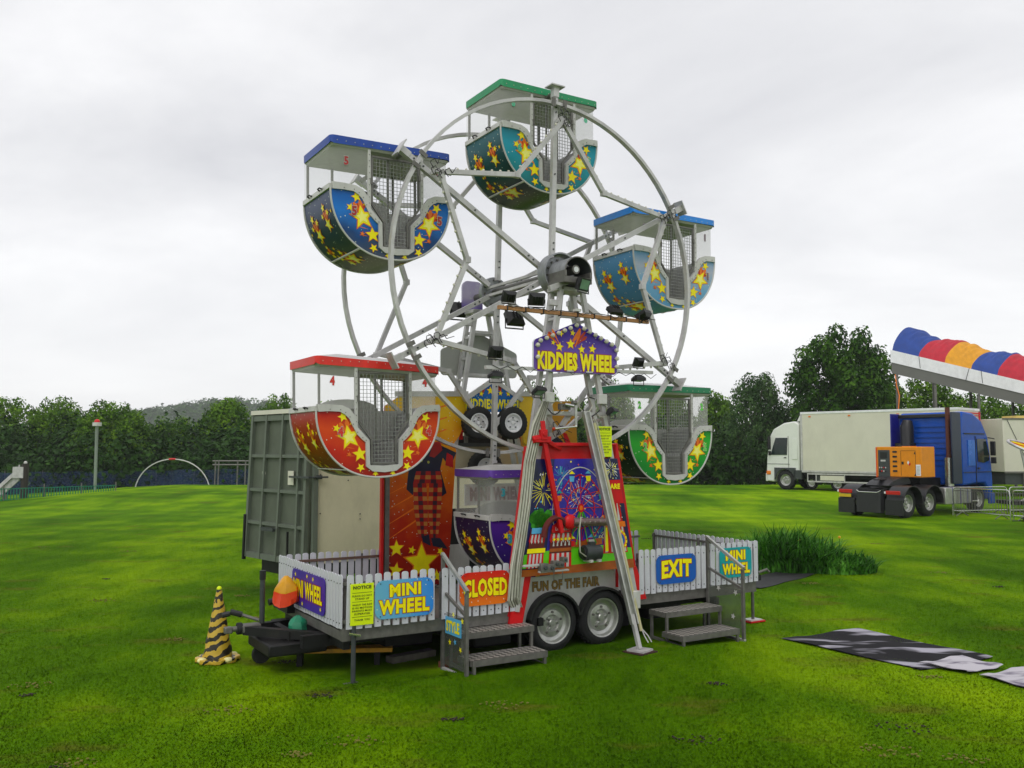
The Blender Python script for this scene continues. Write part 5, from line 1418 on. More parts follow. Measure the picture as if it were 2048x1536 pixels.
def bag(name, label, c, rx, ry, rz_, m1, m2, seed):
    g_ = random.Random(seed); mb = MB(); n, k = 9, 13; vs = []; fs = []; mi_ = []
    for i in range(n + 1):
        f = i / n; z = f; r = (1.02 - .22 * f) if f < .55 else (.90 - 1.1 * (f - .55) ** 1.25 * 1.6)
        if i == n: r = .16
        for j in range(k):
            a = 2 * math.pi * j / k; w_ = 1 + .14 * math.sin(2 * a + 3 * f + seed) + .06 * math.sin(5 * a - 5 * f + seed) + .06 * g_.random()
            vs.append((c[0] + rx * r * w_ * math.cos(a), c[1] + ry * r * w_ * math.sin(a), c[2] + rz_ * z + .03 * math.sin(2 * a + 3) * (1 - f) + .012 * g_.random()))
    for i in range(n):
        F_ = [(i * k + j, i * k + (j + 1) % k, (i + 1) * k + (j + 1) % k, (i + 1) * k + j) for j in range(k)]; cut = lambda j: n * (.50 + .16 * math.sin(2 * math.pi * j / k * 1. + 1.))
        mb.add([], [], m1)
        fs = F_; mb.mi(m1); mb.mi(m2)
        base = 0
        for j, f_ in enumerate(fs): mi_.append((f_, m1 if i < cut(j) else m2))
    mb.v = [tuple(v) for v in vs]
    for f_, mm in mi_: mb.f.append(list(f_)); mb.m.append(mb.mi(mm))
    mb.f.append(list(range(n * k, n * k + k))); mb.m.append(mb.mi(m2)); mb.f.append(list(range(k))[::-1]); mb.m.append(mb.mi(m1))
    return solo(name, mb, label, 'bag', c, sharp=28)
bag('plastic_bag', 'orange and yellow plastic bag tied over the jockey winch by the end fence', (-2.82, 1.38, .64), .13, .13, .31, mat('bag_orange', '#dd3d0c', .35, 0, .12, 6, .05), mat('bag_yellow', '#d89a10', .35, 0, .12, 6, .05), 2)
bag('green_bag', 'green sack stuffed behind the drawbar below the orange bag', (-2.80, 1.02, .36), .11, .10, .20, mat('bag_green', '#0c6a4c', .5, 0, .15, 6, .1), mat('bag_green2', '#0f7a58', .5, 0, .15, 6), 5)
mb = MB(); mb.box((-2.75, 1.55, .50), (-2.66, 2.1, .60), 'chassis'); mb.tube([(-2.85, 1.95, .58), (-2.72, 1.95, .6)], .04, 'black', 8); TR.part('winch_post', mb)
t = Thing('trailer_jack', 'thin steel corner jack under the near left corner of the platform', 'jack', (-2.45, .10, 0))
mb = MB(); mb.tube([(-2.55, .0, .0), (-2.55, .0, .80)], .025, 'dgrey', 10); mb.bar((-2.5, -.03, .50), (-2.6, .25, .50), .05, .04, 'galv', (0, 0, 1)); mb.tube([(-2.62, -.05, .53), (-2.50, -.06, .50)], .012, 'chrome', 6); t.part('jack_post', mb)
mb = MB(); mb.box((-2.63, -.08, .0), (-2.47, .08, .015), 'galv'); t.part('jack_foot', mb)
t = Thing('scaffold_board', 'yellow timber board lying on a low trestle under the left platform', 'board', (-2.25, .75, .05))
mb = MB(); mb.box((-2.95, .86, .14), (-1.75, 1.05, .185), 'plank', Matrix.Translation((-2.35, .95, 0)) @ Matrix.Rotation(R(-26), 4, 'Z') @ Matrix.Translation((2.35, -.95, 0))); t.part('board', mb)
mb = MB(); T2 = Matrix.Translation((-2.35, .95, 0)) @ Matrix.Rotation(R(-26), 4, 'Z') @ Matrix.Translation((2.35, -.95, 0))
for x in (-2.8, -1.95): mb = MB(); mb.box((x, .88, -.01), (x + .06, 1.03, .138), 'chassis', T2); t.part('trestle', mb)
for (x, y, r, l_) in ((-1.55, .75, 10, 'short grey packing timber on the grass under the left platform'), (-1.2, .35, 40, 'reddish packing timber behind the left steps')):
    mb = MB(); T2 = Matrix.Translation((x, y, 0)) @ Matrix.Rotation(R(r), 4, 'Z'); mb.box((-.3, -.07, .0), (.3, .07, .07), mat('packing_timber' + str(r), ('#5d5a50' if r == 10 else '#6a3a22'), .8, 0, .3, 9, .2), T2); solo('packing_timber', mb, l_, 'timber', (x, y, 0))
t = Thing('trailer_jack', 'thin steel prop on a red and white pad at the right end of the ride', 'jack', (3.48, .33, 0))
mb = MB(); mb.tube([(3.48, .33, .03), (3.48, .33, .60)], .022, 'galv', 10); mb.box((3.28, .28, .56), (3.60, .40, .64), 'chassis'); mb.tube([(3.60, .33, .66), (3.74, .30, .70), (3.78, .3, .66)], .02, 'galv', 8); t.part('jack_post', mb)
mb = MB(); mb.box((3.34, .23, .0), (3.62, .43, .02), 'red'); mb.box((3.36, .25, .02), (3.58, .41, .035), 'gel'); t.part('jack_pad', mb)
mb = MB(); mb.box((-.2, .5, .05), (.0, 1.9, .28), 'chassis'); TR.part('underbody_fill_box', mb, bevel=.02)
for a_, b_ in (((-1.9, .7, .16), (-1.3, 1.5, .44)), ((-2.5, 1.1, .25), (-2.0, 1.9, .44)), ((-.95, .35, .12), (-.45, 1.6, .44)), ((1.9, .7, .12), (2.5, 1.7, .46)), ((1.15, .9, .02), (1.75, 1.9, .2)), ((-.4, 1.1, .05), (1.3, 1.2, .5))):  # dark boxes added low down to deepen the shade under the trailer
    mb = MB(); mb.box(a_, b_, 'chassis'); TR.part('underbody_fill_box', mb, bevel=.02)

# ---------------- striped cone
cx, cy = -3.46, 1.82
t = Thing('tape_cone', 'tall cone wrapped in yellow and black hazard tape standing on the lawn', 'cone', (cx, cy, 0))
HZM = bpy.data.materials.new('hazard_tape'); HZM.use_nodes = True
nt_ = HZM.node_tree; b = nt_.nodes['Principled BSDF']; co = nt_.nodes.new("ShaderNodeTexCoord")
mp_ = nt_.nodes.new("ShaderNodeMapping"); mp_.inputs['Rotation'].default_value = (0, R(24), R(20)); nt_.links.new(co.outputs['Object'], mp_.inputs[0])
wv = nt_.nodes.new("ShaderNodeTexWave"); wv.bands_direction = 'Z'; wv.inputs['Scale'].default_value = 3.4; wv.inputs['Distortion'].default_value = 5.; wv.inputs['Detail'].default_value = 2; wv.inputs['Detail Scale'].default_value = 2.6; nt_.links.new(mp_.outputs[0], wv.inputs['Vector'])
ra = nt_.nodes.new("ShaderNodeValToRGB"); ra.color_ramp.interpolation = 'CONSTANT'; ra.color_ramp.elements[0].color = (.018, .014, .006, 1); ra.color_ramp.elements[1].position = .42; ra.color_ramp.elements[1].color = (.55, .36, .03, 1)
nt_.links.new(wv.outputs['Fac'], ra.inputs[0]); nt_.links.new(ra.outputs[0], b.inputs['Base Color']); b.inputs['Roughness'].default_value = .4
mb = MB(); n, k = 26, 24; vs = []
for i in range(n + 1):
    f = i / n; r = .165 * (1 - f) + .028 * f
    for j in range(k):
        a = 2 * math.pi * j / k; w_ = 1 + .03 * math.sin(5 * a + 22 * f) + .02 * math.sin(3 * a - 31 * f)
        vs.append((cx + r * w_ * math.cos(a), cy + r * w_ * math.sin(a), .04 + .76 * f))
mb.add(vs, [(i * k + j, i * k + (j + 1) % k, (i + 1) * k + (j + 1) % k, (i + 1) * k + j) for i in range(n) for j in range(k)], HZM)
mb.sphere((cx, cy, .805), .03, 'notice', 10, 8); t.part('cone_body', mb, sharp=60)
mb = MB(); T2 = Matrix.Translation((cx, cy, 0)) @ Matrix.Rotation(R(10), 4, 'Z')
O_ = [(.22 * math.cos(R(a)) * (1.12 if a % 45 else 1), .22 * math.sin(R(a)) * (1.12 if a % 45 else 1)) for a in range(0, 360, 15)]
mb.prism(O_, .0, .05, HZM, axis='z', T=T2)
for a in (20, 110, 200, 290): mb.sphere((cx + .20 * math.cos(R(a)), cy + .2 * math.sin(R(a)), .035), .045, mat('pale_tape', '#e6dd9a', .5, 0, .2, 20), 8, 6, (1.3, 1.1, .7))
t.part('cone_base', mb, bevel=.01)

# ================================================================== TRAILER BEHIND THE RIDE
BT = Frame((-3.05, 14.0, 0), R(43))            # x along the long side, y along the end wall, away from us
t = Thing('box_trailer', 'cream sided box trailer with grey ribbed end wall behind the left platform', 'trailer', (0, 0, 0), BT)
mb = MB(); mb.box((.04, .02, .62), (5.2, 1.82, 2.95), 'cream'); t.part('body', mb, bevel=.01)
mb = MB(); mb.box((-.02, -.035, .56), (.06, .03, 3.0), 'doorrib'); mb.box((.0, -.02, 2.93), (5.2, .04, 3.0), 'doorrib'); mb.box((.0, -.02, .54), (5.2, .04, .62), 'chassis'); t.part('edge_trim', mb)
for (x, z) in ((.55, 2.0), (.9, 1.35), (.9, 1.27), (.45, 1.1)):
    pass
mb = MB()
for (x, z) in ((.12, .8), (.12, 1.4), (.12, 2.0), (.62, 1.9), (.85, 1.36), (.85, 1.28)): mb.sphere((x, -.0, z), .012, 'dgrey', 6, 4)
mb.box((.02, -.05, 1.93), (.12, .0, 1.99), 'dgrey'); mb.tube([(-.1, -.05, 1.96), (.22, -.05, 1.96)], .014, 'dgrey', 6); t.part('latch', mb)
# ribbed end wall, leaning a little outward at its foot
sh = math.tan(R(4.5))
def E_(y, z, x=0.): return (x - 0 - .0, y, z)
ZB, ZT = .60, 2.98
def lean(y, z): return y + (ZT - z) * sh
mb = MB()
vs = [(-.06, lean(0, ZB) - .12, ZB), (-.06, lean(1.86, ZB), ZB), (-.06, 1.86, ZT), (-.06, 0, ZT), (-.02, lean(0, ZB) - .12, ZB), (-.02, lean(1.86, ZB), ZB), (-.02, 1.86, ZT), (-.02, 0, ZT)]
mb.add(vs, [(0, 3, 2, 1), (4, 5, 6, 7), (0, 1, 5, 4), (1, 2, 6, 5), (2, 3, 7, 6), (3, 0, 4, 7)], 'door'); ew = t.part('end_wall', mb, 'grey ribbed end wall')
for k, y in enumerate((.03, .26, .78, 1.32, 1.81)):
    mb = MB(); mb.bar((-.09, lean(y, ZB) - (.1 if y < .5 else 0), ZB), (-.09, y, ZT), .07 if k in (0, 4) else .05, .06, 'doorrib', (1, 0, 0)); t.part('rib', mb, parent=ew)
for z in (.64, 1.18, 1.72, 2.28, 2.90):
    mb = MB(); mb.bar((-.085, lean(0, z) - .05, z), (-.085, lean(1.86, z), z), .05 if z not in (2.90, .64) else .09, .05, 'doorrib', (1, 0, 0)); t.part('rib', mb, parent=ew)
mb = MB(); mb.box((-.13, 1.84, 2.96), (.0, -.05, 3.03), 'boxwhite'); t.part('top_rail', mb, parent=ew)
mb = MB(); mb.box((-.10, .45, 1.83), (-.088, .62, 2.05), 'boxwhite'); mb.lathe([(0, .0), (.06, .0)], 'boxwhite', Matrix.Translation((-.095, 1.42, 2.0)) @ Matrix.Rotation(R(-90), 4, 'Y'), 10); t.part('paper_label', mb, parent=ew)
mb = MB(); 
for a_, b_, w_, m_ in (((-.15, 1.35, 1.1), (-.15, .95, 1.1), .05, 'dgrey'), ((-.13, .55, .62), (-.13, .55, 1.1), .03, 'black'), ((-.12, 2.02, .55), (-.12, 1.98, 1.3), .05, 'chassis'), ((-.14, .5, 1.96), (-.14, -.1, 1.96), .03, 'dgrey')):
    mb = MB(); mb.bar(a_, b_, w_, w_, m_); t.part('bolt_bar', mb, parent=ew)
for x in (2.4, 3.3):
    for y, rx in ((.12, 90), (2.05, -90)):
        a = t.inst('tyre', TY, (x, y, .335), (R(rx), 0, 0)); b = bpy.data.objects.new('rim', RM); COL.objects.link(b); b.parent = a
mb = MB(); mb.box((.1, .4, .36), (5.1, 1.8, .55), 'chassis'); t.part('chassis', mb)

# scenic facade facing us
FA = Frame(RIDE.T @ Vector((0, 2.02, 0)), RIDE.rz)      # stands on the rear edge of the ride deck
def F(gx, gy):       # artwork grid to metres
    g = gx - 768.
    return (-1.371 + .00690 * g + 2.62e-6 * g * g, 2.4 + (897 - gy) * (.00643 + 2.2e-6 * g))
def G(gx, gy):       # grid of the boards standing behind the opening
    g = gx - 905.
    return (-.008 + .0082 * g + 3.0e-6 * g * g, 2.4 + (897 - gy) * (.00715 + 2.4e-6 * g))
t = Thing('scenic_facade', 'painted yellow, orange and red facade with a figure in checked trousers', 'facade', (-.4, 0, .58), FA)
gm_ = grad_mat('facade_paint', [(0, '#8a0c06'), (.25, '#b82808'), (.5, '#d8600c'), (.72, '#e09a0c'), (1, '#e6c010')], 2, .1, 2.6)
mb = MB(); P = [F(768, 1165), F(893, 1165), F(900, 1100), F(912, 900), F(905, 885), F(880, 880), F(878, 790), F(800, 790), F(768, 812)]
mb.prism([(x, z) for x, z in P], -.03, .0, gm_, m_side='red')
fn = lambda a, b, off: (a, -.03 - off, b)
def dp_(pts, m, l=1): mb.flat([F(*p) for p in pts], -.03 - .0025 * l, m)
navy = mat('mural_navy', '#101430', .4, 0, .3, 5); chk_r = mat('mural_check_red', '#a81208', .4, 0, .15, 9); chk_y = mat('mural_check_cream', '#c07a30', .4, 0, .15, 9); chk_b = mat('mural_check_blue', '#3a1424', .4, 0, .2, 9)
# tail coat
dp_([(838, 890), (880, 890), (912, 905), (900, 935), (885, 915), (880, 938), (893, 985), (884, 992), (868, 950), (832, 950), (826, 990), (813, 978), (818, 930)], navy, 1)
dp_([(866, 884), (880, 882), (884, 900), (868, 915), (858, 912)], chk_r, 2); dp_([(893, 905), (905, 912), (906, 935), (890, 930)], 'red', 2)
for (x, y) in ((842, 921), (856, 924)):
    c_ = F(x, y); mb.flat([(c_[0] + .018 * math.cos(a), c_[1] + .018 * math.sin(a)) for a in np.linspace(0, 6.28, 12)[:-1]][::1], -.04, mat('mural_button', '#b0b040', .4))
# checked trousers built as rows of patches
def leg(xl0, xr0, xl1, xr1, y0, y1, rows, cols, l=3):
    for i in range(rows):
        for j in range(cols):
            f0, f1 = i / rows, (i + 1) / rows
            xa0 = xl0 + (xl1 - xl0) * f0; xb0 = xr0 + (xr1 - xr0) * f0; xa1 = xl0 + (xl1 - xl0) * f1; xb1 = xr0 + (xr1 - xr0) * f1
            ya, yb = y0 + (y1 - y0) * f0, y0 + (y1 - y0) * f1
            m_ = chk_y if (i % 2 == 1 and j % 2 == 0) else (chk_b if (i % 2 == 0 and j % 2 == 1) else chk_r)
            dp_([(xa0 + (xb0 - xa0) * j / cols, ya), (xa0 + (xb0 - xa0) * (j + 1) / cols, ya), (xa1 + (xb1 - xa1) * (j + 1) / cols, yb), (xa1 + (xb1 - xa1) * j / cols, yb)], m_, l)
leg(832, 880, 826, 884, 942, 966, 3, 5); leg(826, 852, 828, 856, 966, 1018, 6, 3); leg(858, 884, 856, 882, 966, 1018, 6, 3); leg(828, 856, 838, 854, 1018, 1074, 7, 3); leg(856, 882, 862, 876, 1018, 1074, 7, 3)
dp_([(844, 1072), (858, 1066), (862, 1090), (846, 1082)], navy, 4); dp_([(862, 1074), (880, 1074), (896, 1096), (866, 1090)], navy, 4)
rs = random.Random(4)
for (x, y, r, ro) in ((793, 1095, .105, 0), (824, 1098, .055, .3), (843, 1122, .24, 0), (792, 1138, .10, .2), (880, 1100, .05, .5), (873, 1148, .08, 0)):
    c_ = F(x, y); decal(mb, lambda a, b, off: (a, -.043 - off, b), c_[0], c_[1], r, ro, ms=('orange', 'yellow'), steps=1)
for k in range(9):
    c_ = F(774, 1080 - 30 * k); streak(mb, fn, c_[0], c_[1], R(60 + 2 * k), .9, .012, 'orange', .001)
t.part('left_wing', mb, 'left wing with a figure in a dark tail coat and checked trousers')
mb = MB(); a = F(766, 1150); b = F(766, 940); mb.box((a[0] - .03, -.06, a[1]), (a[0] + .0, -.0, b[1]), 'red'); t.part('frame_post', mb); mb = MB(); mb.box((a[0] + .02, -.075, a[1]), (a[0] + .075, -.04, b[1]), 'galv'); t.part('frame_post', mb); mb = MB()
mb.bar((F(790, 787)[0], -.02, F(790, 787)[1]), (F(935, 787)[0], -.02, F(935, 787)[1]),   .07, .05, 'gel'); t.part('frame_cap', mb); mb = MB(); mb.bar((F(1038, 787)[0], -.02, F(1038, 787)[1]), (F(1072, 787)[0], -.02, F(1072, 787)[1]), .07, .05, 'gel')
t.part('frame_cap', mb)
mb = MB(); mb.prism([F(878, 890), F(905, 890), F(918, 872), F(935, 830), F(935, 792), F(878, 790)], -.03, .0, gm_); t.part('yellow_wing', mb); mb = MB()
mb.prism([F(1036, 790), F(1066, 790), F(1062, 820), F(1052, 890), F(1047, 885)], -.03, .0, mat('facade_yellow', '#e0b808', .4, 0, .1, 4, .1)); t.part('yellow_wing', mb)
mb = MB(); P = [F(1058, 960), F(1175, 960), F(1168, 800), F(1120, 800), F(1060, 840)]
mb.prism(P, .2, .23, mat('facade_ochre', '#c48a0c', .4, 0, .15, 4, .1)); mb.flat([F(*p) for p in ((1110, 888), (1128, 870), (1142, 882), (1150, 905), (1130, 915), (1108, 912))], .195, navy); mb.flat([F(*p) for p in ((1142, 864), (1150, 866), (1158, 885), (1148, 890))], .193, 'red')
mb.flat([F(*p) for p in ((1060, 930), (1085, 890), (1100, 905), (1108, 940))], .194, 'rust')
t.part('right_wing', mb, 'ochre right wing with part of a painted figure')
mb = MB(); P = [F(932, 824), F(1036, 824), F(1034, 798), F(985, 764), F(935, 798)]
mb.prism(P, -.05, -.02, grad_mat('pediment_paint', [(0, '#1670b8'), (1, '#1060a8')], 2, 0, 3)); fn2 = lambda a, b, off: (a, -.05 - off, b)
for (x, y, r, ro) in ((978, 781, .055, 0), (960, 787, .038, .2), (998, 786, .038, .1), (1014, 787, .04, 0), (945, 789, .025, .3), (952, 783, .025, 0)):
    c_ = F(x, y); decal(mb, fn2, c_[0], c_[1], r, ro, steps=1)
for (x, y, an) in ((962, 780, .3), (990, 774, .9), (1000, 778, -.4)):
    c_ = F(x, y); streak(mb, fn2, c_[0], c_[1] - .05, an, .14, .03, 'rust', .001)
pedi = t.part('pediment', mb, 'blue pediment board with yellow stars')
mb = MB(); c_ = F(984, 808); put_text(mb, 'KIDDIES WHEEL', c_, .88, .14, -.054, 'yellow', .045); t.part('lettering', mb, 'yellow words KIDDIES WHEEL', parent=pedi)
mb = MB()
for a, b in (((925, 800), (985, 759)), ((985, 759), (1042, 800))): mb.bar((F(*a)[0], -.04, F(*a)[1]), (F(*b)[0], -.04, F(*b)[1]), .06, .05, 'gel')
t.part('pediment_frame', mb, parent=pedi)
FB = Frame(RIDE.T @ Vector((0, 2.74, 0)), RIDE.rz)
t = Thing('equipment_rack', 'cream and black boards with a white MINI WHEEL name board behind the facade opening', 'rack', (.4, 0, .3), FB)
mb = MB(); c0, c1 = G(905, 942), G(1056, 893); mb.box((c0[0], .0, c0[1]), (c1[0], .04, c1[1]), 'cream'); c0, c1 = G(905, 893), G(1052, 886); mb.box((c0[0], -.05, c0[1]), (c1[0], .05, c1[1]), 'dgrey')
c0, c1 = G(905, 886), G(1052, 872); mb.box((c0[0], .1, c0[1]), (c1[0], .14, c1[1]), 'chassis')
t.part('cream_board', mb)
mb = MB()
for x in (934, 1000, 1046): 
    a, b = G(x, 890), G(x, 850); mb.bar((a[0], .0, a[1]), (b[0], .0, b[1]), .05, .04, 'galv')
for x in (920, 1040): 
    c_ = G(x, 862); mb.sphere((c_[0], -.04, c_[1]), .05, 'red', 8, 6, (1.3, .6, .7)); mb.box((c_[0] - .05, -.03, c_[1] - .12), (c_[0] + .05, .0, c_[1]), 'red')
t.part('cradle', mb)
c0, c1 = G(925, 1010), G(1050, 965)
mb = MB(); mb.box((c0[0], -.12, c0[1]), (c1[0], -.09, c1[1]), 'gel'); nb_ = t.part('name_board', mb, 'white board with dark red letters')
mb = MB(); put_text(mb, 'MINI WHEEL', G(988, 986), .92, .19, -.125, mat('name_red', '#5a1020', .5), .06, outline=mat('name_pink', '#b09098', .5)); t.part('lettering', mb, 'dark red words MINI WHEEL', parent=nb_)
mb = MB(); c0, c1 = G(898, 1140), G(1056, 1012); mb.box((c0[0], .05, c0[1]), (c1[0], .1, c1[1]), 'chassis'); c0, c1 = G(885, 1150), G(935, 1085); mb.box((c0[0], -.10, c0[1]), (c1[0], -.08, c1[1]), 'gel'); t.part('lower_board', mb)
SW, SR = wheel_mesh(.225, .13, .128, 'white', 'dgrey', 28)
for i, (x, y, Yo, lb) in enumerate(((947, 846, -.13, 'left one of the two spare wheels under the blue pediment'), (1015, 846, -.13, 'right one of the two spare wheels under the blue pediment'), (961, 936, -.16, 'spare wheel on the cream board just above the purple gondola'))):
    c_ = (F if i < 2 else G)(x, y); o = bpy.data.objects.new('spare_wheel', None); COL.objects.link(o); o.location = (FA if i < 2 else FB).T @ Vector((c_[0], Yo, c_[1])); o.rotation_euler = (0, 0, FB.rz + R(-4)); o['label'] = lb; o['category'] = 'wheel'; o['group'] = 'spare wheels with white rims'
    for nm, me in (('tyre', SW), ('rim', SR)):
        if i == 2: o.scale = (1.15, 1.15, 1.15)
        c = bpy.data.objects.new(nm, me); COL.objects.link(c); c.parent = o; c.rotation_euler = (R(90), 0, 0)

# ================================================================== TRUCKS
TRT, TRR = wheel_mesh(.50, .30, .29, 'alu2', 'galv', 30)
def heading(loc, hx, hy): return Frame(loc, math.atan2(-hx, hy))
def vwheel(t, x, y, z, left, sc=1., rim_vis=True, par=None):
    a = t.inst('tyre', TRT, (x, y, z), (0, R(-90 if left else 90), 0), scale=(sc,) * 3); b = bpy.data.objects.new('rim', TRR); COL.objects.link(b); b.parent = a
    return a
# white rigid box truck: x to its right, y forward
gz0 = .30
BX = heading((19.95, 40.5, gz0), -.68, .733)       # rear left corner of the body on the ground
t = Thing('box_truck', 'white rigid box truck with white cab parked facing left on the lawn', 'truck', (1.25, 4.5, 0), BX)
mb = MB(); mb.box((0, 0, .92), (2.5, 7.7, 3.92), 'boxwhite'); t.part('box_body', mb, bevel=.05)
mb = MB(); mb.box((-.02, -.02, 3.84), (2.52, 7.72, 3.95), 'white'); mb.box((-.015, .0, .90), (.0, 7.7, 1.00), 'alu'); mb.box((-.02, 7.62, 1.0), (.05, 7.73, 3.85), 'alu'); t.part('roof_edge', mb, bevel=.03)
for y in (.4, 2.7, 5.1, 7.2):
    mb = MB(); mb.box((-.03, y - .06, 3.68), (-.01, y + .06, 3.75), 'lampamber'); t.part('marker_lamp', mb)
mb = MB(); mb.box((.05, -.03, 3.70), (2.45, -.005, 3.76), 'red'); mb.box((.05, -.03, 3.60), (2.45, -.005, 3.64), 'red'); mb.box((.08, -.02, 1.0), (2.42, -.005, 3.0), mat('roller_shutter', '#a49f90', .5, .1, .06, 3, .15)); mb.box((.04, -.04, 3.0), (2.46, -.005, 3.06), 'dgrey')
for k in range(14): mb.box((.08, -.026, 1.05 + .14 * k), (2.42, -.021, 1.06 + .14 * k), 'dgrey')
mb.box((2.42, -.05, .95), (2.5, -.005, 3.8), 'red'); mb.box((2.0, -.06, 2.45), (2.3, -.03, 2.7), 'white'); mb.box((2.0, -.06, .98), (2.35, -.03, 1.08), 'lampred'); t.part('rear_shutter', mb, 'rear roller shutter with red trim')
mb = MB(); mb.box((.35, .0, .62), (2.15, 9.2, .84), 'chassis'); mb.box((.1, .0, .80), (2.4, 7.7, .90), 'chassis'); mb.box((.1, 6.4, .45), (.7, 7.0, .78), 'dgrey'); mb.box((1.5, .3, .3), (2.3, 6.9, .75), 'chassis'); t.part('chassis', mb)
mb = MB()
for z in (.42, .80): mb.box((-.01, 1.9, z), (.02, 7.4, z + .07), 'alu')
for y in (1.9, 3.6, 5.4, 6.9, 7.36): mb.box((.0, y, .42), (.02, y + .05, .87), 'alu')
mb.box((.0, 5.45, .52), (.02, 6.7, .76), 'boxwhite'); t.part('side_guard', mb)
# cab
prof = [(7.85, .95), (7.85, 3.35), (8.1, 3.50), (8.7, 3.42), (9.3, 3.12), (9.5, 2.78), (9.72, 1.65), (9.76, .95), (9.74, .42), (9.3, .38), (9.25, .62), (9.05, .95), (8.65, 1.06), (8.2, .95)]
mb = MB(); mb.prism([(y, z) for y, z in prof], .06, 2.40, 'cabwhite', axis='x'); t.part('cab', mb, bevel=.06)
mb = MB(); mb.prism([(8.55, 1.78), (8.5, 2.66), (9.18, 2.66), (9.45, 1.9), (9.45, 1.78)], .035, .058, 'winglass', axis='x'); mb.add([(.2, 9.50, 2.72), (2.26, 9.50, 2.72), (2.26, 9.70, 1.78), (.2, 9.70, 1.78)], [(0, 1, 2, 3)], 'winglass', Matrix.Translation((0, .045, 0))); t.part('window', mb)
mb = MB(); mb.box((.03, 7.95, 1.55), (.055, 8.25, 2.6), 'cabwhite'); mb.box((.04, 8.45, .9), (.056, 8.47, 2.75), 'dgrey'); mb.box((.02, 8.58, 1.62), (.05, 8.72, 1.66), 'black'); mb.box((.04, 8.4, 1.3), (.057, 9.7, 1.32), 'dgrey'); t.part('cab_door', mb, bevel=.02)
mb = MB(); mb.box((-.22, 9.42, 2.05), (-.02, 9.50, 2.72), 'black'); mb.box((-.2, 9.4, 1.75), (-.04, 9.48, 1.98), 'black'); mb.bar((-.1, 9.45, 2.75), (.2, 9.5, 2.9), .03, .03, 'black'); mb.box((2.5, 9.4, 2.05), (2.68, 9.5, 2.72), 'black'); t.part('mirror', mb, bevel=.03)
mb = MB(); mb.prism([(7.75, 3.5), (8.1, 3.5), (7.9, 3.85), (7.75, 3.9)], .3, 2.2, 'cabwhite', axis='x'); t.part('wind_deflector', mb, bevel=.04)
mb = MB(); mb.box((.1, 9.70, .4), (2.36, 9.84, .82), 'cabwhite'); mb.box((.02, 9.5, .75), (.10, 9.75, .95), 'lampamber'); mb.box((.3, 9.80, .55), (2.1, 9.86, .72), 'dgrey'); t.part('bumper', mb, bevel=.04)
mb = MB(); mb.box((.0, 7.72, .55), (.5, 8.15, 1.0), 'dgrey'); mb.prism([(8.12 + .55 * math.cos(R(a)) + .55, .5 + .55 * math.sin(R(a))) for a in range(0, 181, 15)] + [(8.67 - .60, .5), (8.67 - .60, 1.12), (8.67 + .60, 1.12), (8.67 + .6, .5)], .0, .07, 'dgrey', axis='x'); t.part('wheel_arch', mb)
for y in (8.67,): vwheel(t, .22, y, .49, True); vwheel(t, 2.28, y, .49, False)
for y in (2.2,): vwheel(t, .25, y, .49, True); vwheel(t, 2.25, y, .49, False)
vwheel(t, .30, 5.9, .36, True, .75); vwheel(t, .30, 7.3, .36, True, .6)

# blue tractor unit: x to its right, y forward
TU = heading((13.3, 31.0, 0.02), .81, .588)
t = Thing('tractor_unit', 'blue articulated tractor unit parked with its black rear chassis towards us', 'truck', (-1.25, 2.5, 0), TU)
mb = MB(); mb.box((-1.75, .1, .72), (-1.60, 6.0, .98), 'chassis'); mb.box((-.90, .1, .72), (-.75, 6.0, .98), 'chassis'); mb.box((-1.62, .1, .76), (-.88, .35, .96), 'chassis'); mb.box((-1.65, 2.6, .98), (-.85, 4.0, 1.30), 'chassis'); t.part('chassis', mb)
prof = [(4.0, 1.02), (4.0, 3.55), (4.18, 3.76), (4.9, 3.72), (5.55, 3.42), (5.98, 2.85), (6.22, 1.75), (6.25, 1.1), (6.2, .5), (5.95, .45), (5.9, .85), (5.65, 1.08), (5.1, 1.08), (4.7, 1.05)]
mb = MB(); mb.prism(prof, -2.48, -.02, 'cabblue', axis='x'); t.part('cab', mb, bevel=.07)
mb = MB()
for z in (1.75, 1.95, 2.15, 2.4, 2.6, 2.8, 3.0, 3.2): mb.box((-1.75, 3.965, z), (-.35, 3.995, z + .05), 'cabblue')
t.part('pressed_rib', mb)
mb = MB(); mb.box((-2.47, 3.4, 1.5), (-2.42, 4.0, 3.72), mat('fairing_navy', '#14137a', .3, 0, .1)); mb.box((-.06, 3.35, 1.1), (-.01, 4.0, 3.72), mat('fairing_dark_blue', '#0c1c38', .35, 0, .15)); mb.box((-2.44, 3.9, 3.55), (-.05, 3.99, 3.68), 'black'); t.part('side_fairing', mb, bevel=.02)
mb = MB(); mb.tube([(-1.98, 3.75, 1.6), (-1.98, 3.75, 3.2), (-1.98, 3.8, 3.45)], [.24, .24, .17], 'mud', 14); mb.tube([(-2.2, 3.72, 1.7), (-2.2, 3.72, 3.25), (-2.1, 3.72, 3.4)], .05, 'chrome', 8); mb.box((-2.4, 3.6, 1.6), (-1.75, 3.95, 2.6), 'black'); t.part('air_intake', mb)
mb = MB(); mb.tube([(-.35, 3.72, 1.0), (-.35, 3.72, 2.05)], .16, 'chrome', 16); mb.tube([(-.35, 3.72, 2.05), (-.35, 3.72, 2.2), (-.35, 3.72, 3.9)], [.10, .085, .085], mat('rusty_exhaust', '#5c2f22', .6, .3, .25, 12), 12); t.part('exhaust_stack', mb)
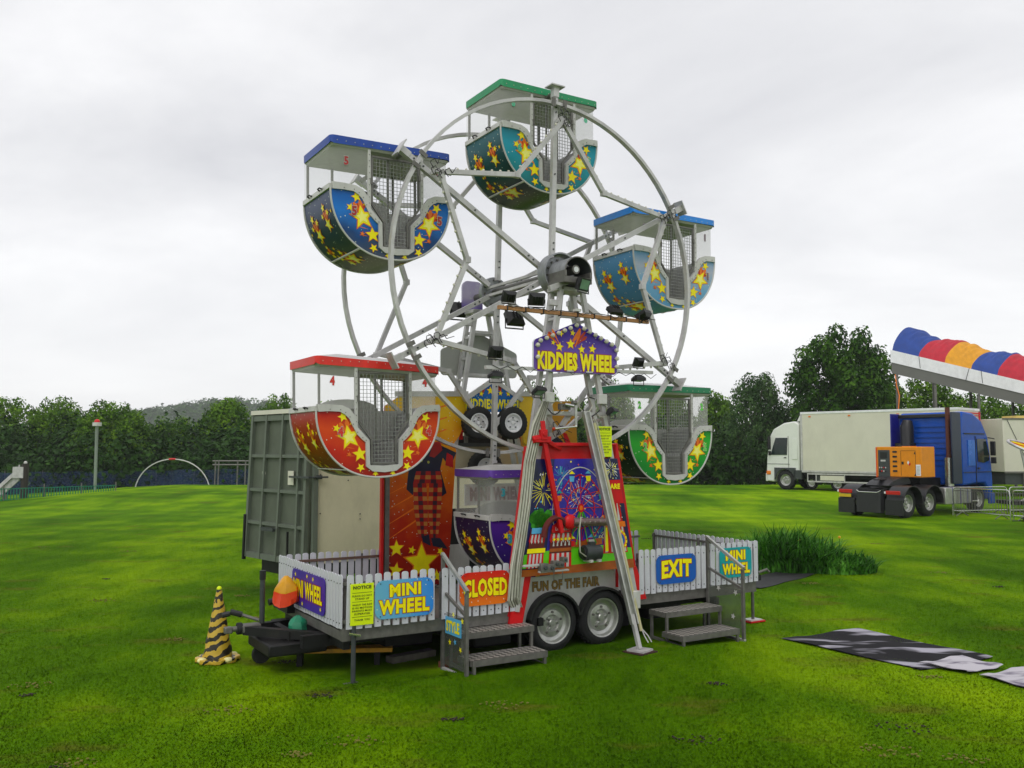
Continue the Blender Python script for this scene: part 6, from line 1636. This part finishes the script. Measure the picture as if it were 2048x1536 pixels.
mb = MB(); mb.prism([(5.15, 1.9), (5.10, 2.75), (5.75, 2.75), (5.98, 2.15), (5.98, 1.95), (5.6, 1.85)], -.018, .004, 'winglass', axis='x'); mb.add([(-2.3, 5.68, 3.05), (-.2, 5.68, 3.05), (-.2, 6.14, 1.9), (-2.3, 6.14, 1.9)], [(0, 3, 2, 1)], 'winglass', Matrix.Translation((0, .06, 0))); t.part('window', mb)
mb = MB(); mb.box((-.018, 4.45, 1.75), (.004, 4.95, 2.7), mat('cab_blue_panel', '#1762c0', .25, .05, .12, 2)); mb.box((-.018, 5.0, 1.1), (.003, 5.02, 2.85), 'black'); mb.box((-.018, 4.1, 1.5), (.004, 6.15, 1.52), 'black'); mb.box((-.018, 4.2, 2.92), (.006, 5.7, 2.96), 'black'); mb.box((-.0, 5.1, 1.62), (.03, 5.25, 1.68), 'black'); t.part('cab_door', mb)
mb = MB(); mb.box((.04, 5.98, 2.12), (.22, 6.08, 2.66), 'black'); mb.box((.04, 6.0, 1.82), (.22, 6.10, 2.06), 'black'); mb.bar((-.05, 6.0, 2.8), (.2, 6.04, 2.75), .04, .04, 'black'); t.part('mirror', mb, bevel=.03)
for x in (-1.9, -.6): 
    mb = MB(); mb.box((x - .12, 4.9, 3.74), (x + .12, 5.1, 3.80), 'gel'); t.part('roof_lamp', mb, bevel=.02)
for (x, lf) in ((-2.17, True), (-.33, False)):
    for y in (.65, 2.0): vwheel(t, x, y, .49, lf)
    vwheel(t, x, 5.45, .49, lf)
    for y in (.65, 2.0):
        mb = MB(); pts = [(y + .62 * math.cos(R(a)), .50 + .60 * math.sin(R(a))) for a in range(-5, 186, 14)]
        x0, x1 = (x - .31, x + .34)
        vs = [(q, py_, pz_) for py_, pz_ in pts for q in (x0, x1)] + [(q, y + (py_ - y) * .95, .5 + (pz_ - .5) * .95) for py_, pz_ in pts for q in (x0, x1)]
        n_ = len(pts); k2 = 2 * n_
        mb.add(vs, [(2 * i, 2 * i + 1, 2 * i + 3, 2 * i + 2) for i in range(n_ - 1)] + [(k2 + 2 * i, k2 + 2 * i + 2, k2 + 2 * i + 3, k2 + 2 * i + 1) for i in range(n_ - 1)] +
               [(2 * i, 2 * i + 2, k2 + 2 * i + 2, k2 + 2 * i) for i in range(n_ - 1)] + [(2 * i + 1, k2 + 2 * i + 1, k2 + 2 * i + 3, 2 * i + 3) for i in range(n_ - 1)], 'mud')
        t.part('mudguard', mb)
    mb = MB(); mb.box((x - .32, -.02, .10), (x + .33, .02, .62), 'mud'); t.part('mud_flap', mb)
    mb = MB(); mb.box((x - .26, -.07, .80), (x + .26, -.01, .93), 'lampred'); mb.box((x - .33, -.06, .82), (x - .27, -.01, .90), 'white'); t.part('tail_lamp', mb, bevel=.015)
mb = MB(); mb.box((-2.42, -.06, .66), (-1.95, -.03, .77), mat('number_plate', '#c8a818', .4, 0, .1)); t.part('number_plate', mb)
mb = MB(); mb.box((-1.72, -.08, .15), (-.78, .15, .85), mat('rear_plate_grey', '#26262a', .5, .1, .2, 6, .1)); mb.tube([(-1.72, -.06, .92), (-1.6, -.08, .86), (-.9, -.08, .86), (-.78, -.06, .92)], .02, 'chrome', 6); t.part('rear_crossmember', mb, bevel=.02)
mb = MB(); mb.prism([(.45, 1.08), (.75, 1.24), (1.35, 1.36), (1.75, 1.36), (1.9, 1.22), (1.9, 1.12), (.7, 1.02)], -1.70, -.80, 'mud', axis='x'); mb.box((-1.35, .4, 1.26), (-1.15, .95, 1.30), 'chassis'); t.part('fifth_wheel', mb, bevel=.03)
mb = MB(); mb.box((-.35, 2.75, .38), (-.0, 3.25, .98), 'alu2'); mb.box((-.36, 3.3, .38), (-.0, 4.55, .98), 'alu2')
for y in (3.25, 3.8, 4.3, 4.55): mb.box((-.37, y - .03, .37), (.012, y + .02, .99), mat('tank_strap', '#3a2a7a', .4, 0, .1))
t.part('fuel_tank', mb, bevel=.04)
mb = MB(); mb.box((-.35, 4.6, .3), (-.02, 5.0, .95), 'chassis'); mb.box((-.1, 4.62, .42), (.01, 4.98, .47), 'alu2'); t.part('step_box', mb, bevel=.02); mb = MB(); mb.box((-.12, 6.0, .3), (.0, 6.3, .7), 'cabblue'); t.part('bumper_corner', mb, bevel=.02)
mb = MB()
for k in range(3): mb.tube([(-1.5 + .12 * k, 3.9, 1.7), (-1.45 + .1 * k, 3.3, 1.25), (-1.35 + .1 * k, 2.5, 1.30 + .05 * k), (-1.3, 1.9, 1.2)], .018, ('black', 'lampred', 'black')[k], 6)
t.part('air_line', mb, stuff=True)

# orange generator on the chassis
GN = heading((14.42, 33.3, 1.35), .81, .588)
_g0 = set(bpy.data.objects)
t = Thing('generator', 'orange generator set with dark control panel sitting on the tractor chassis behind the cab', 'generator', (0, 0, 0), GN)
mb = MB(); mb.box((-1.10, -.5, .02), (1.10, .5, 1.12), 'genor'); t.part('canopy', mb, bevel=.03)
mb = MB(); mb.box((-1.12, -.51, 0.), (-1.05, .5, 1.10), mat('generator_red_end', '#d9501a', .4, 0, .1)); t.part('end_panel', mb)
mb = MB(); mb.box((-1.0, -.52, .02), (-.42, -.49, 1.0), 'dgrey'); cp_ = t.part('control_panel', mb, bevel=.01)
mb = MB(); mb.box((-.88, -.53, .70), (-.55, -.515, .92), 'black')
for i in range(4): mb.sphere((-.92 + .1 * i, -.525, .35), .03, ('gel', 'gel', 'red', 'gel')[i], 6, 4); mb.sphere((-.92 + .1 * i, -.525, .22), .035, ('black', 'red', 'gel', 'black')[i], 6, 4)
mb.box((-.86, -.53, .58), (-.62, -.515, .64), 'gel'); t.part('control', mb, parent=cp_)
for i in range(5):
    mb = MB(); mb.prism(rrect(-.28, .90 - .175 * i, -.06, .97 - .175 * i, .03, 3), -.512, -.497, 'black'); t.part('louvre', mb)
mb = MB(); mb.box((.12, -.508, .08), (.13, -.499, .98), 'chassis'); mb.box((.82, -.508, .08), (.83, -.499, .98), 'chassis'); mb.box((.12, -.508, .97), (.83, -.499, .98), 'chassis'); mb.box((.16, -.515, .48), (.25, -.5, .58), 'black'); t.part('access_door', mb)
mb = MB(); mb.add([(.42, -.507, .55), (.47, -.507, .62), (.53, -.507, .55), (.47, -.507, .47)], [(0, 3, 2, 1)], 'white'); mb.add([(.5, -.508, .5), (.56, -.508, .56), (.6, -.508, .50), (.54, -.508, .42)], [(0, 3, 2, 1)], 'red'); t.part('warning_sticker', mb); mb = MB(); mb.box((.84, -.512, .08), (1.06, -.503, .48), 'white'); _lp = mb; mb = MB()
for (x, z) in ((.80, .90), (.80, .12)): mb.add([(x - .05, -.507, z - .05), (x, -.507, z + .05), (x + .05, -.507, z - .05)], [(0, 2, 1)], 'black')
for k in range(7): _lp.box((.88, -.514, .13 + .045 * k), (1.02, -.5125, .14 + .045 * k), 'dgrey')
t.part('warning_sticker', mb, stuff=False); t.part('data_label', _lp)
mb = MB(); mb.tube([(-.15, -.3, 1.12), (-.05, -.3, 1.17), (.05, -.3, 1.12)], .03, 'black', 8); mb.box((.15, -.45, 1.12), (.5, .1, 1.14), 'lampamber'); t.part('lifting_eye', mb)

t_gen = [o for o in bpy.data.objects if o.name.startswith('generator') and o.type == 'EMPTY'][0]; t_gen.scale = (.80, .9, 1)
# second pale trailer at the right edge
WT = Frame((22.0, 40.6, .3), R(6))
t = Thing('pale_trailer', 'plain off-white trailer at the right edge beyond the barriers', 'trailer', (2, 0, 0), WT)
mb = MB(); mb.box((0, 0, 1.05), (8.5, 2.5, 3.45), 'boxwhite'); t.part('box_body', mb, bevel=.03)
mb = MB(); mb.box((-.02, -.03, 3.40), (8.5, .0, 3.47), 'galv'); mb.box((-.01, -.03, 1.0), (8.5, .0, 1.08), 'galv'); mb.bar((.2, -.02, 3.4), (1.3, -.02, 1.1), .02, .01, 'dgrey'); t.part('edge_trim', mb)
mb = MB(); mb.box((.1, .1, .5), (8.4, 2.4, 1.0), 'dgrey'); 
for x in (.9, 1.2, 2.3): mb.box((x, -.0, .0), (x + .08, .1, 1.0), 'galv')
t.part('chassis', mb)
for x in (4.2, 5.4): vwheel(t, x, .3, .45, True)
mb = MB(); mb.box((1.0, .5, 3.47), (3.2, 1.5, 3.6), mat('yellow_roof_item', '#c8b060', .5)); t.part('roof_hatch', mb)

# covered slide
SL = Frame((0, 0, 0), 0)
Ys = 47.
t = Thing('fun_slide', 'tall slide chute under a striped blue, red and yellow tarpaulin at the right edge', 'slide', (25, Ys, ground_z(25, 47)), SL)
A0, A1 = Vector((19.84, 47, 7.52)), Vector((32.83, 45.5, 4.08))         # lower edge of the tarpaulin, running down to the right
dirv = (A1 - A0); Ltot = dirv.length; dirv.normalize()
cols = [mat('tarp_blue', '#163f90', .55, 0, .15, 3, .12, .6, 4), mat('tarp_crimson', '#b8102c', .55, 0, .15, 3, .12, .6, 4), mat('tarp_golden', '#dc980a', .55, 0, .12, 3, .12, .6, 4)]
Lseg = 1.33; CR = Vector((3.0, 1.9, .10))
def tarp(u, a):
    """u metres along, a 0..1 across the arch from the near hem to the far hem"""
    th = math.pi * a; sag = .82 + .18 * abs(math.cos(math.pi * u / (Lseg * 2.0))) ** 1.5
    hgt = 1.22 * (1 + .10 * math.exp(-u * .9))
    wr = (.035 * math.sin(u * 9 + a * 7) + .022 * math.sin(u * 19 - a * 12) + .016 * math.sin(u * 31 + a * 9)) * math.sin(a * 3.14)
    p = A0 + dirv * u + CR * a + Vector((0, 0, -.05))
    p.z += hgt * sag * math.sin(th) ** .62 + wr
    if a <= 0.001: p.z += -.05 * abs(math.sin(u * 9.0))
    return p
ns = int(Ltot / Lseg) + 1
for s_ in range(ns):
    mb = MB(); nu, na = 40, 24; m_ = cols[s_ % 3]; skew = .12
    vs = [tarp(max(0, s_ * Lseg + Lseg * i / nu + (skew * math.sin(math.pi * (j / na)) if (s_ > 0 or i > 0) else 0)), j / na) for i in range(nu + 1) for j in range(na + 1)]
    mb.add(vs, [(i * (na + 1) + j, i * (na + 1) + j + 1, (i + 1) * (na + 1) + j + 1, (i + 1) * (na + 1) + j) for i in range(nu) for j in range(na)], m_)
    t.part('tarpaulin_panel', mb, ('blue', 'crimson', 'golden yellow')[s_ % 3] + ' tarpaulin panel', sharp=80)
mb = MB()
def chute(z0, z1, y0, y1, m):
    a, b = A0 + Vector((-.05, 0, z0)) + CR * y0, A1 + Vector((0, 0, z0)) + CR * y0; T_ = [a, b, b + Vector((0, 0, z1 - z0)), a + Vector((0, 0, z1 - z0))]
    T2 = [p + CR * (y1 - y0) for p in T_]
    mb.add(T_ + T2, [(0, 1, 2, 3), (4, 7, 6, 5), (0, 4, 5, 1), (3, 2, 6, 7), (0, 3, 7, 4), (1, 5, 6, 2)], m)
chute(-.62, .02, -.02, .0, 'white'); chute(-.62, .02, 1, 1.02, 'white'); t.part('side_board', mb, 'white side board')
mb = MB(); chute(-1.20, -.62, .0, 1., mat('slide_underside', '#63645f', .6, 0, .08, 1)); t.part('underside', mb)
for u in (.25, 2.2, 4.4, 8.0):
    mb = MB(); p = A0 + dirv * u + Vector((0, .1, -1.2)); mb.bar(p, (p.x, p.y, 0), .11, .11, 'galv'); t.part('support_post', mb); mb = MB(); p2 = p + CR * .9; mb.bar(p2, (p2.x, p2.y, 0), .11, .11, 'galv'); t.part('support_post', mb)
mb = MB()
for u in (1.35, 3.9, 4.5, 6.9): p = A0 + dirv * u; mb.bar(p + Vector((0, -.06, .02)), p + Vector((.05 if u != 3.9 else -.2, -.06, -.62)), .02, .02, 'dgrey')
p = A0 + dirv * .25 + Vector((-.12, .0, -1.2)); mb.tube([p, p + Vector((.05, 0, -.6)), p + Vector((.18, 0, -1.1)), p + Vector((.1, 0, -1.9))], .03, 'lampamber', 6)
t.part('tie_rope', mb, stuff=True)

# crowd barriers
def barrier_proto():
    t = Thing('crowd_barrier', 'x', 'barrier', (0, 0, 0), WORLD, group='steel crowd barriers by the blue tractor')
    L_ = 2.3; mb = MB(); r = .12; P = [(0, 0, .12)]
    P = [(0, 0, 0), (0, 0, 1.0)] + [(r - r * math.cos(R(a)), 0, 1.0 - r + .0 + r * math.sin(R(a)) + .0) for a in (30, 60, 90)] + [(L_ - r + r * math.sin(R(a)), 0, 1.0 - r + r * math.cos(R(a))) for a in (0, 30, 60)] + [(L_, 0, .85), (L_, 0, 0)]
    P[1] = (0, 0, .85)
    mb.tube(P, .021, 'chrome', 8); mb.tube([(0, 0, .16), (L_, 0, .16)], .019, 'chrome', 8); mb.tube([(0, 0, .90), (L_, 0, .90)], .01, 'galv', 6)
    for x in (.35, L_ - .35): mb.tube([(x, -.3, .02), (x, 0, .16), (x, .3, .02)], .018, 'galv', 6)
    t.part('frame', mb)
    mb = MB()
    bar_me = None
    q = MB(); q.tube([(0, 0, .17), (0, 0, .89)], .0075, 'galv', 5); me = q.mesh('upright')
    for i in range(19): t.inst('upright', me, (.11 + i * (L_ - .22) / 18, 0, 0))
    return t.o
bp_ = barrier_proto()
def place(o, x, y, tx, ty, label):
    o.location = (x, y, ground_z(x, y)); o.rotation_euler = (0, 0, math.atan2(ty - y, tx - x)); o['label'] = label
P0 = (16.05, 33.0); P1 = (16.35, 30.6); 
place(bp_, 15.9, 32.8, 16.75, 30.7, 'nearest crowd barrier, running towards us from the corner by the fuel tank')
spots = [(16.8, 30.55, 17.9, 28.5, 'crowd barrier at the near right, its end closest to the photo edge'), (15.95, 33.0, 18.2, 33.5, 'crowd barrier directly in front of the blue cab step'),
         (18.3, 33.5, 20.6, 34.0, 'crowd barrier right of the blue cab in the far row'), (18.0, 28.4, 20.0, 27.3, 'crowd barrier cut by the right edge of the photo')]
for x, y, tx, ty, lb in spots: place(copy_thing(bp_, (x, y, 0)), x, y, tx, ty, lb)

# colourful ride car frame at the far right
t = Thing('ride_car', 'tubular ride car with oval steel rim and yellow and red slats', 'ride', (20.5, 34.8, ground_z(20.5, 35)), WORLD)
cx_, cy_, cz_ = 21.2, 35.0, 2.0
def el(a, sc=1., dz=0.): return (cx_ + 2.0 * sc * math.cos(a), cy_ + .9 * sc * math.sin(a), cz_ - .42 * 2.0 * sc * math.cos(a) * .75 + .35 * math.sin(a) + dz)
mb = MB(); mb.tube([el(2 * math.pi * i / 40) for i in range(40)], .055, 'alu', 8, close=True); t.part('oval_rim', mb)
for i in range(11):
    s_ = -.8 + .16 * i; half = math.sqrt(max(0, 1 - s_ * s_)) * 1.9
    mb = MB(); p = (cx_ - half, cy_ + s_ * .8, cz_ + .63 * half / 2.0 * 1.0 + s_ * .30 - .02); q = (cx_ + half, cy_ + s_ * .8, cz_ - .63 * half / 2. + s_ * .30 - .02)
    mb.bar(p, q, .09, .03, ('yellow', 'orange', 'red', 'yellow')[i % 4]); t.part('slat', mb)
for (a, b) in (((19.4, 34.6, 2.4), (19.9, 34.8, .3)), ((19.9, 34.5, 2.3), (21.3, 34.8, .3)), ((20.7, 34.4, 1.3), (19.3, 34.8, .3)), ((19.6, 34.6, .9), (21.5, 34.6, 1.3))):
    mb = MB(); mb.bar(a, b, .06, .06, 'alu'); t.part('strut', mb)
mb = MB(); mb.box((18.9, 34.4, .28), (22, 35.6, .42), 'chassis'); t.part('base_frame', mb)
mb = MB(); g = random.Random(3)
for k in range(5): mb.tube([(17.15 + .28 * math.cos(a + k) * (1 + .1 * k) + .0, 29.9 + .4 * math.sin(a + k), .03 + .02 * k) for a in np.linspace(0, 5.5, 14)], .018, 'black', 6)
mb.tube([(17.4, 29.8, .02), (16.9, 30.2, .02), (16.5, 30.1, .02)], .015, 'black', 5)
solo('cable_coil', mb, 'small coil of black cable lying on the lawn behind the near barriers', 'cable', (17.1, 29.9, 0), WORLD)

# ================================================================== MATS ON THE LAWN
def ground_sheet(name, pts, m, label, cat, z=.022, n=16, th=.006, amp=.006):
    """a sheet laid over the lawn: quad corner points, subdivided and gently rippled"""
    mb = MB(); A, B_, C, D = [Vector((*p, 0)) for p in pts]; vs = []; g_ = random.Random(int(A.x * 97))
    for i in range(n + 1):
        for j in range(n + 1):
            u, v = i / n, j / n; p = (A * (1 - u) + B_ * u) * (1 - v) + (D * (1 - u) + C * u) * v
            ed = (.02 * math.sin(13 * u + 5 * v) if j in (0, n) else 0)
            vs.append((p.x + ed, p.y + ed * .6 + .015 * math.sin(9 * v) * (i in (0, n)), ground_z(p.x, p.y) + z + amp * (math.sin(11 * u + 3 * v) + math.sin(7 * v - 5 * u)) + (.0 if 0 < i < n and 0 < j < n else -.004)))
    N_ = n + 1; k = N_ * N_
    vs2 = [(x, y, z_ - th) for x, y, z_ in vs]
    f = [(i * N_ + j, (i + 1) * N_ + j, (i + 1) * N_ + j + 1, i * N_ + j + 1) for i in range(n) for j in range(n)]
    mb.add(vs + vs2, f + [tuple(k + a for a in q[::-1]) for q in f] + [(i * N_, k + i * N_, k + (i + 1) * N_, (i + 1) * N_) for i in range(n)] + [(i * N_ + n, (i + 1) * N_ + n, k + (i + 1) * N_ + n, k + i * N_ + n) for i in range(n)], m)
    c = (A + C) / 2
    return solo(name, mb, label, cat, (c.x, c.y, 0), WORLD, sharp=80)
def splotch(name, c_dark, c_light, lo, hi, rot, scl, scale=2.2):
    m = bpy.data.materials.new(name); m.use_nodes = True; t_ = m.node_tree; b = t_.nodes['Principled BSDF']; n, l = t_.nodes.new, t_.links.new
    co = n("ShaderNodeTexCoord"); mp_ = n("ShaderNodeMapping"); mp_.inputs['Rotation'].default_value = (0, 0, R(rot)); mp_.inputs['Scale'].default_value = scl; l(co.outputs['Object'], mp_.inputs[0])
    no = n("ShaderNodeTexNoise"); no.inputs['Scale'].default_value = scale; no.inputs['Detail'].default_value = 3; no.inputs['Distortion'].default_value = .5; l(mp_.outputs[0], no.inputs['Vector'])
    ra = n("ShaderNodeValToRGB"); e = ra.color_ramp.elements; e[0].position = lo; e[0].color = (*lin(c_dark), 1); e[1].position = hi; e[1].color = (*lin(c_light), 1)
    l(no.outputs['Fac'], ra.inputs[0]); l(ra.outputs[0], b.inputs['Base Color']); b.inputs['Roughness'].default_value = .85; b.inputs['Specular IOR Level'].default_value = .2
    return m
patchm = splotch('patchy_rubber_matting', '#131216', '#a5a2ad', .50, .60, -25, (.6, 2.2, 1), 1.5)  # pale noise patches over a near-black base
ground_sheet('rubber_mat', [(3.40, 11.62), (4.62, 12.30), (5.55, 10.62), (4.45, 10.02)], patchm, 'long black rubber mat with pale patches lying on the lawn at the right', 'mat')
pale = splotch('pale_sheet', '#6f6878', '#b9b5bc', .38, .50, 10, (1, 2.5, 1), 2.)
ground_sheet('pale_sheet', [(4.50, 10.25), (5.18, 10.62), (5.40, 10.12), (4.88, 9.86)], pale, 'crumpled off-white sheet overlapping the near end of the black mat', 'sheet', z=.045, amp=.008)
ground_sheet('pale_sheet', [(4.95, 9.78), (5.62, 10.15), (6.0, 9.6), (5.2, 9.15)], pale, 'off-white sheet at the right edge of the photo in front of the other sheet', 'sheet', z=.03, amp=.008)
ground_sheet('rubber_mat', [(3.70, 16.1), (5.15, 17.7), (5.75, 17.35), (4.25, 15.65)], mat('black_matting', '#1a1a1c', .7, 0, .3, 5), 'plain black mat beside the right end of the ride, in front of the reeds', 'mat')

# ================================================================== REEDS
def reeds(cx_, cy_, rx, ry, n, h0, h1, seed):
    g = np.random.default_rng(seed); V = []
    a = g.random(n) * 6.283; r = g.random(n) ** .5
    bx, by = cx_ + rx * r * np.cos(a), cy_ + ry * r * np.sin(a)
    H_ = (h0 + (h1 - h0) * g.random(n)) * (1 - .35 * r ** 2); az = g.random(n) * 6.283; ln = .2 + 1.0 * g.random(n) ** 1.3; wd = .016 + .016 * g.random(n)
    ts = np.array([0, .35, .7, 1.]); out_ = []
    for k in range(3):
        t0, t1 = ts[k], ts[k + 1]
        def P(t, s_):
            w_ = wd * (1 - t ** 2) * s_
            x = bx + np.cos(az) * ln * H_ * t ** 2.2 - np.sin(az) * w_; y = by + np.sin(az) * ln * H_ * t ** 2.2 + np.cos(az) * w_
            z = H_ * t * (1 - .25 * ln * t ** 2) * 1.0
            return np.stack([x, y, z - .03], 1)
        out_.append(np.stack([P(t0, 1), P(t0, -1), P(t1, -1), P(t1, 1)], 1))
    return np.concatenate(out_).reshape(-1, 3)
REED = leaf_mat('reed_leaves', (.018, .075, .006), (.05, .18, .016), (.13, .36, .04))
for (c_, nm, n_, lb) in ((((5.5, 18.3), 1.0, .8, .55, 1.12, 3), 'reed_clump', 1700, 'tall clump of dark green reeds growing on the lawn right of the ride'), (((6.35, 18.0), .78, .6, .25, .60, 4), 'reed_clump', 1500, 'lower bushy fringe of reeds at the right of the tall clump')):
    (x, y), rx, ry, h0, h1, sd_ = c_
    t = Thing(nm, lb, 'plant', (x, y, 0), WORLD)
    V = reeds(0, 0, rx, ry, n_, h0, h1, sd_)
    o = bpy.data.objects.new('leaves', tri_mesh('leaves', V, REED, True)); COL.objects.link(o); o.parent = t.o
    if h1 > 1:
        for (dx_, dz_2) in ((.95, .66), (.15, .60)):
            mb = MB(); mb.bar((x + dx_, y - .3, 0), (x + dx_, y - .3, dz_2), .008, .008, REED); mb.sphere((x + dx_, y - .3, dz_2), .028, mat('iris_yellow', '#d99a18', .6, 0, .2), 6, 4); t.part('flower', mb)

# ================================================================== PLAYGROUND AND FENCES AT THE LEFT
t = Thing('lamp_post', 'tall pale post with a red cap in front of the left trees', 'post', (-25.2, 55, -.5), WORLD)
zt = CAM_H + 49 / 1810 * 55
mb = MB(); mb.tube([(-25.2, 55, -.8), (-25.2, 55, zt - .1)], .095, mat('post_grey', '#7f8a80', .5, .1, .15, 2, .3), 10); t.part('pole', mb)
mb = MB(); mb.tube([(-25.2, 55, zt - .12), (-25.2, 55, zt + .1)], .26, 'gel', 12); t.part('collar', mb)
mb = MB(); mb.sphere((-25.2, 55, zt + .13), .17, 'red', 12, 8); t.part('cap', mb)
t = Thing('climbing_arch', 'wide white tubular arch with a red joint at its top', 'arch', (-20.8, 56, -.3), WORLD)
mb = MB(); mb.tube([(-20.9 + 2.35 * math.cos(R(a)), 56, -.7 + 2.45 * math.sin(R(a)) ** .85) for a in range(2, 179, 8)], .036, 'gel', 8); t.part('tube', mb)
mb = MB(); mb.tube([(-21.15, 56, 1.75), (-20.75, 56, 1.76)], .06, 'red', 8); t.part('joint', mb)
t = Thing('swing_frame', 'grey steel swing frame with several posts left of the ribbed trailer', 'frame', (-18, 57.5, -.3), WORLD)
for x in (-18.8, -18.6, -17.4, -16.9):
    mb = MB(); mb.tube([(x, 57.5, -.9), (x + .04, 57.5, 1.65)], .05, 'galv', 8); t.part('post', mb)
for z in (1.62, 1.38):
    mb = MB(); mb.tube([(-18.95, 57.5, z), (-15.4, 57.5, z)], .045, 'galv', 8); t.part('crossbar', mb)
t = Thing('playground_slide', 'pale metal slide running down to the left from a dark tower post', 'slide', (-24.3, 45.2, -.3), WORLD)
mb = MB(); mb.tube([(-24.15, 45, -.9), (-24.1, 45, 1.65)], .17, mat('tower_post_brown', '#2b2620', .7, 0, .3, 3), 10); mb.sphere((-24.1, 45, 1.7), .09, 'gel', 8, 6); t.part('tower_post', mb)
mb = MB(); mb.bar((-25.6, 45, .05), (-24.5, 45, 1.05), .5, .10, 'alu', (0, 1, 0)); mb.bar((-25.6, 44.9, .12), (-24.4, 44.9, 1.25), .05, .12, 'alu', (0, 1, 0)); mb.box((-24.62, 44.8, .95), (-24.1, 45.2, 1.5), 'alu'); mb.bar((-24.5, 45.1, 1.3), (-24.45, 45.1, 1.6), .05, .05, 'alu'); t.part('chute', mb)
mb = MB()
for x in (-25.5, -24.95): mb.bar((x, 44.9, -.5), (x, 44.9, .15), .06, .06, 'galv')
mb.bar((-25.6, 44.9, .1), (-24.9, 44.9, .12), .05, .05, 'galv'); t.part('support', mb)
NET = mat('blue_netting', '#0e2c58', .6, 0, .25, 2, .1, 0, 40, .62)
t = Thing('net_fence', 'long dark blue netting fence along the far edge of the lawn', 'fence', (-26, 60, -.5), WORLD)
mb = MB(); n = 60; vs = []
for i in range(n + 1):
    x = -37 + 21.5 * i / n; y = 60 - .03 * (x + 37)
    for j in range(3): vs.append((x, y + .04 * math.sin(i * 1.7), -1.3 + (2.05 + .35 * i / n + .04 * math.sin(i * .9)) * j / 2))
mb.add(vs, [(i * 3 + j, (i + 1) * 3 + j, (i + 1) * 3 + j + 1, i * 3 + j + 1) for i in range(n) for j in range(2)], NET); t.part('netting', mb)
for i in range(9):
    x = -36 + 2.5 * i; mb = MB(); mb.tube([(x, 60.05, -1.3), (x, 60.05, .95)], .03, 'galv', 6); t.part('post', mb)
GF = mat('green_mesh', '#0f7a5a', .5, 0, .2, 3, .1)
t = Thing('mesh_fence', 'low green railing fence at the far left edge of the lawn', 'fence', (-22, 42, 0), WORLD)
A, B_ = Vector((-25.5, 38.6, -.05)), Vector((-20.9, 48, -.15))
mb = MB(); mb.bar(A + Vector((0, 0, .62)), B_ + Vector((0, 0, .62)), .035, .035, GF); mb.bar(A + Vector((0, 0, .1)), B_ + Vector((0, 0, .1)), .035, .035, GF); t.part('rail', mb)
q = MB(); q.bar((0, 0, 0), (0, 0, .62), .035, .02, GF); me = q.mesh('railing')
for i in range(70):
    p = A + (B_ - A) * (i / 69); t.inst('railing', me, p)
for i in range(6):
    p = A + (B_ - A) * (i / 5); mb = MB(); mb.bar(p + Vector((0, 0, -.6)), p + Vector((0, 0, .8)), .05, .05, 'galv'); t.part('post', mb)

# ================================================================== HAZE
HAZE_ON = True
if HAZE_ON:
    mb = MB(); mb.box((-900, -80, -45), (900, 1000, 46), M['clear'])
    hz = bpy.data.materials.new('haze'); hz.use_nodes = True; q = hz.node_tree; q.nodes.clear()
    o_ = q.nodes.new('ShaderNodeOutputMaterial'); pv = q.nodes.new('ShaderNodeVolumePrincipled'); pv.inputs['Color'].default_value = (.92, .94, .97, 1); pv.inputs['Density'].default_value = .0004
    q.links.new(pv.outputs[0], o_.inputs['Volume'])
    me = mb.mesh('haze'); me.materials.clear(); me.materials.append(hz)
    o = bpy.data.objects.new('haze', me); COL.objects.link(o); o['kind'] = 'stuff'; o['label'] = 'thin damp haze in the air over the whole field'; o['category'] = 'haze'
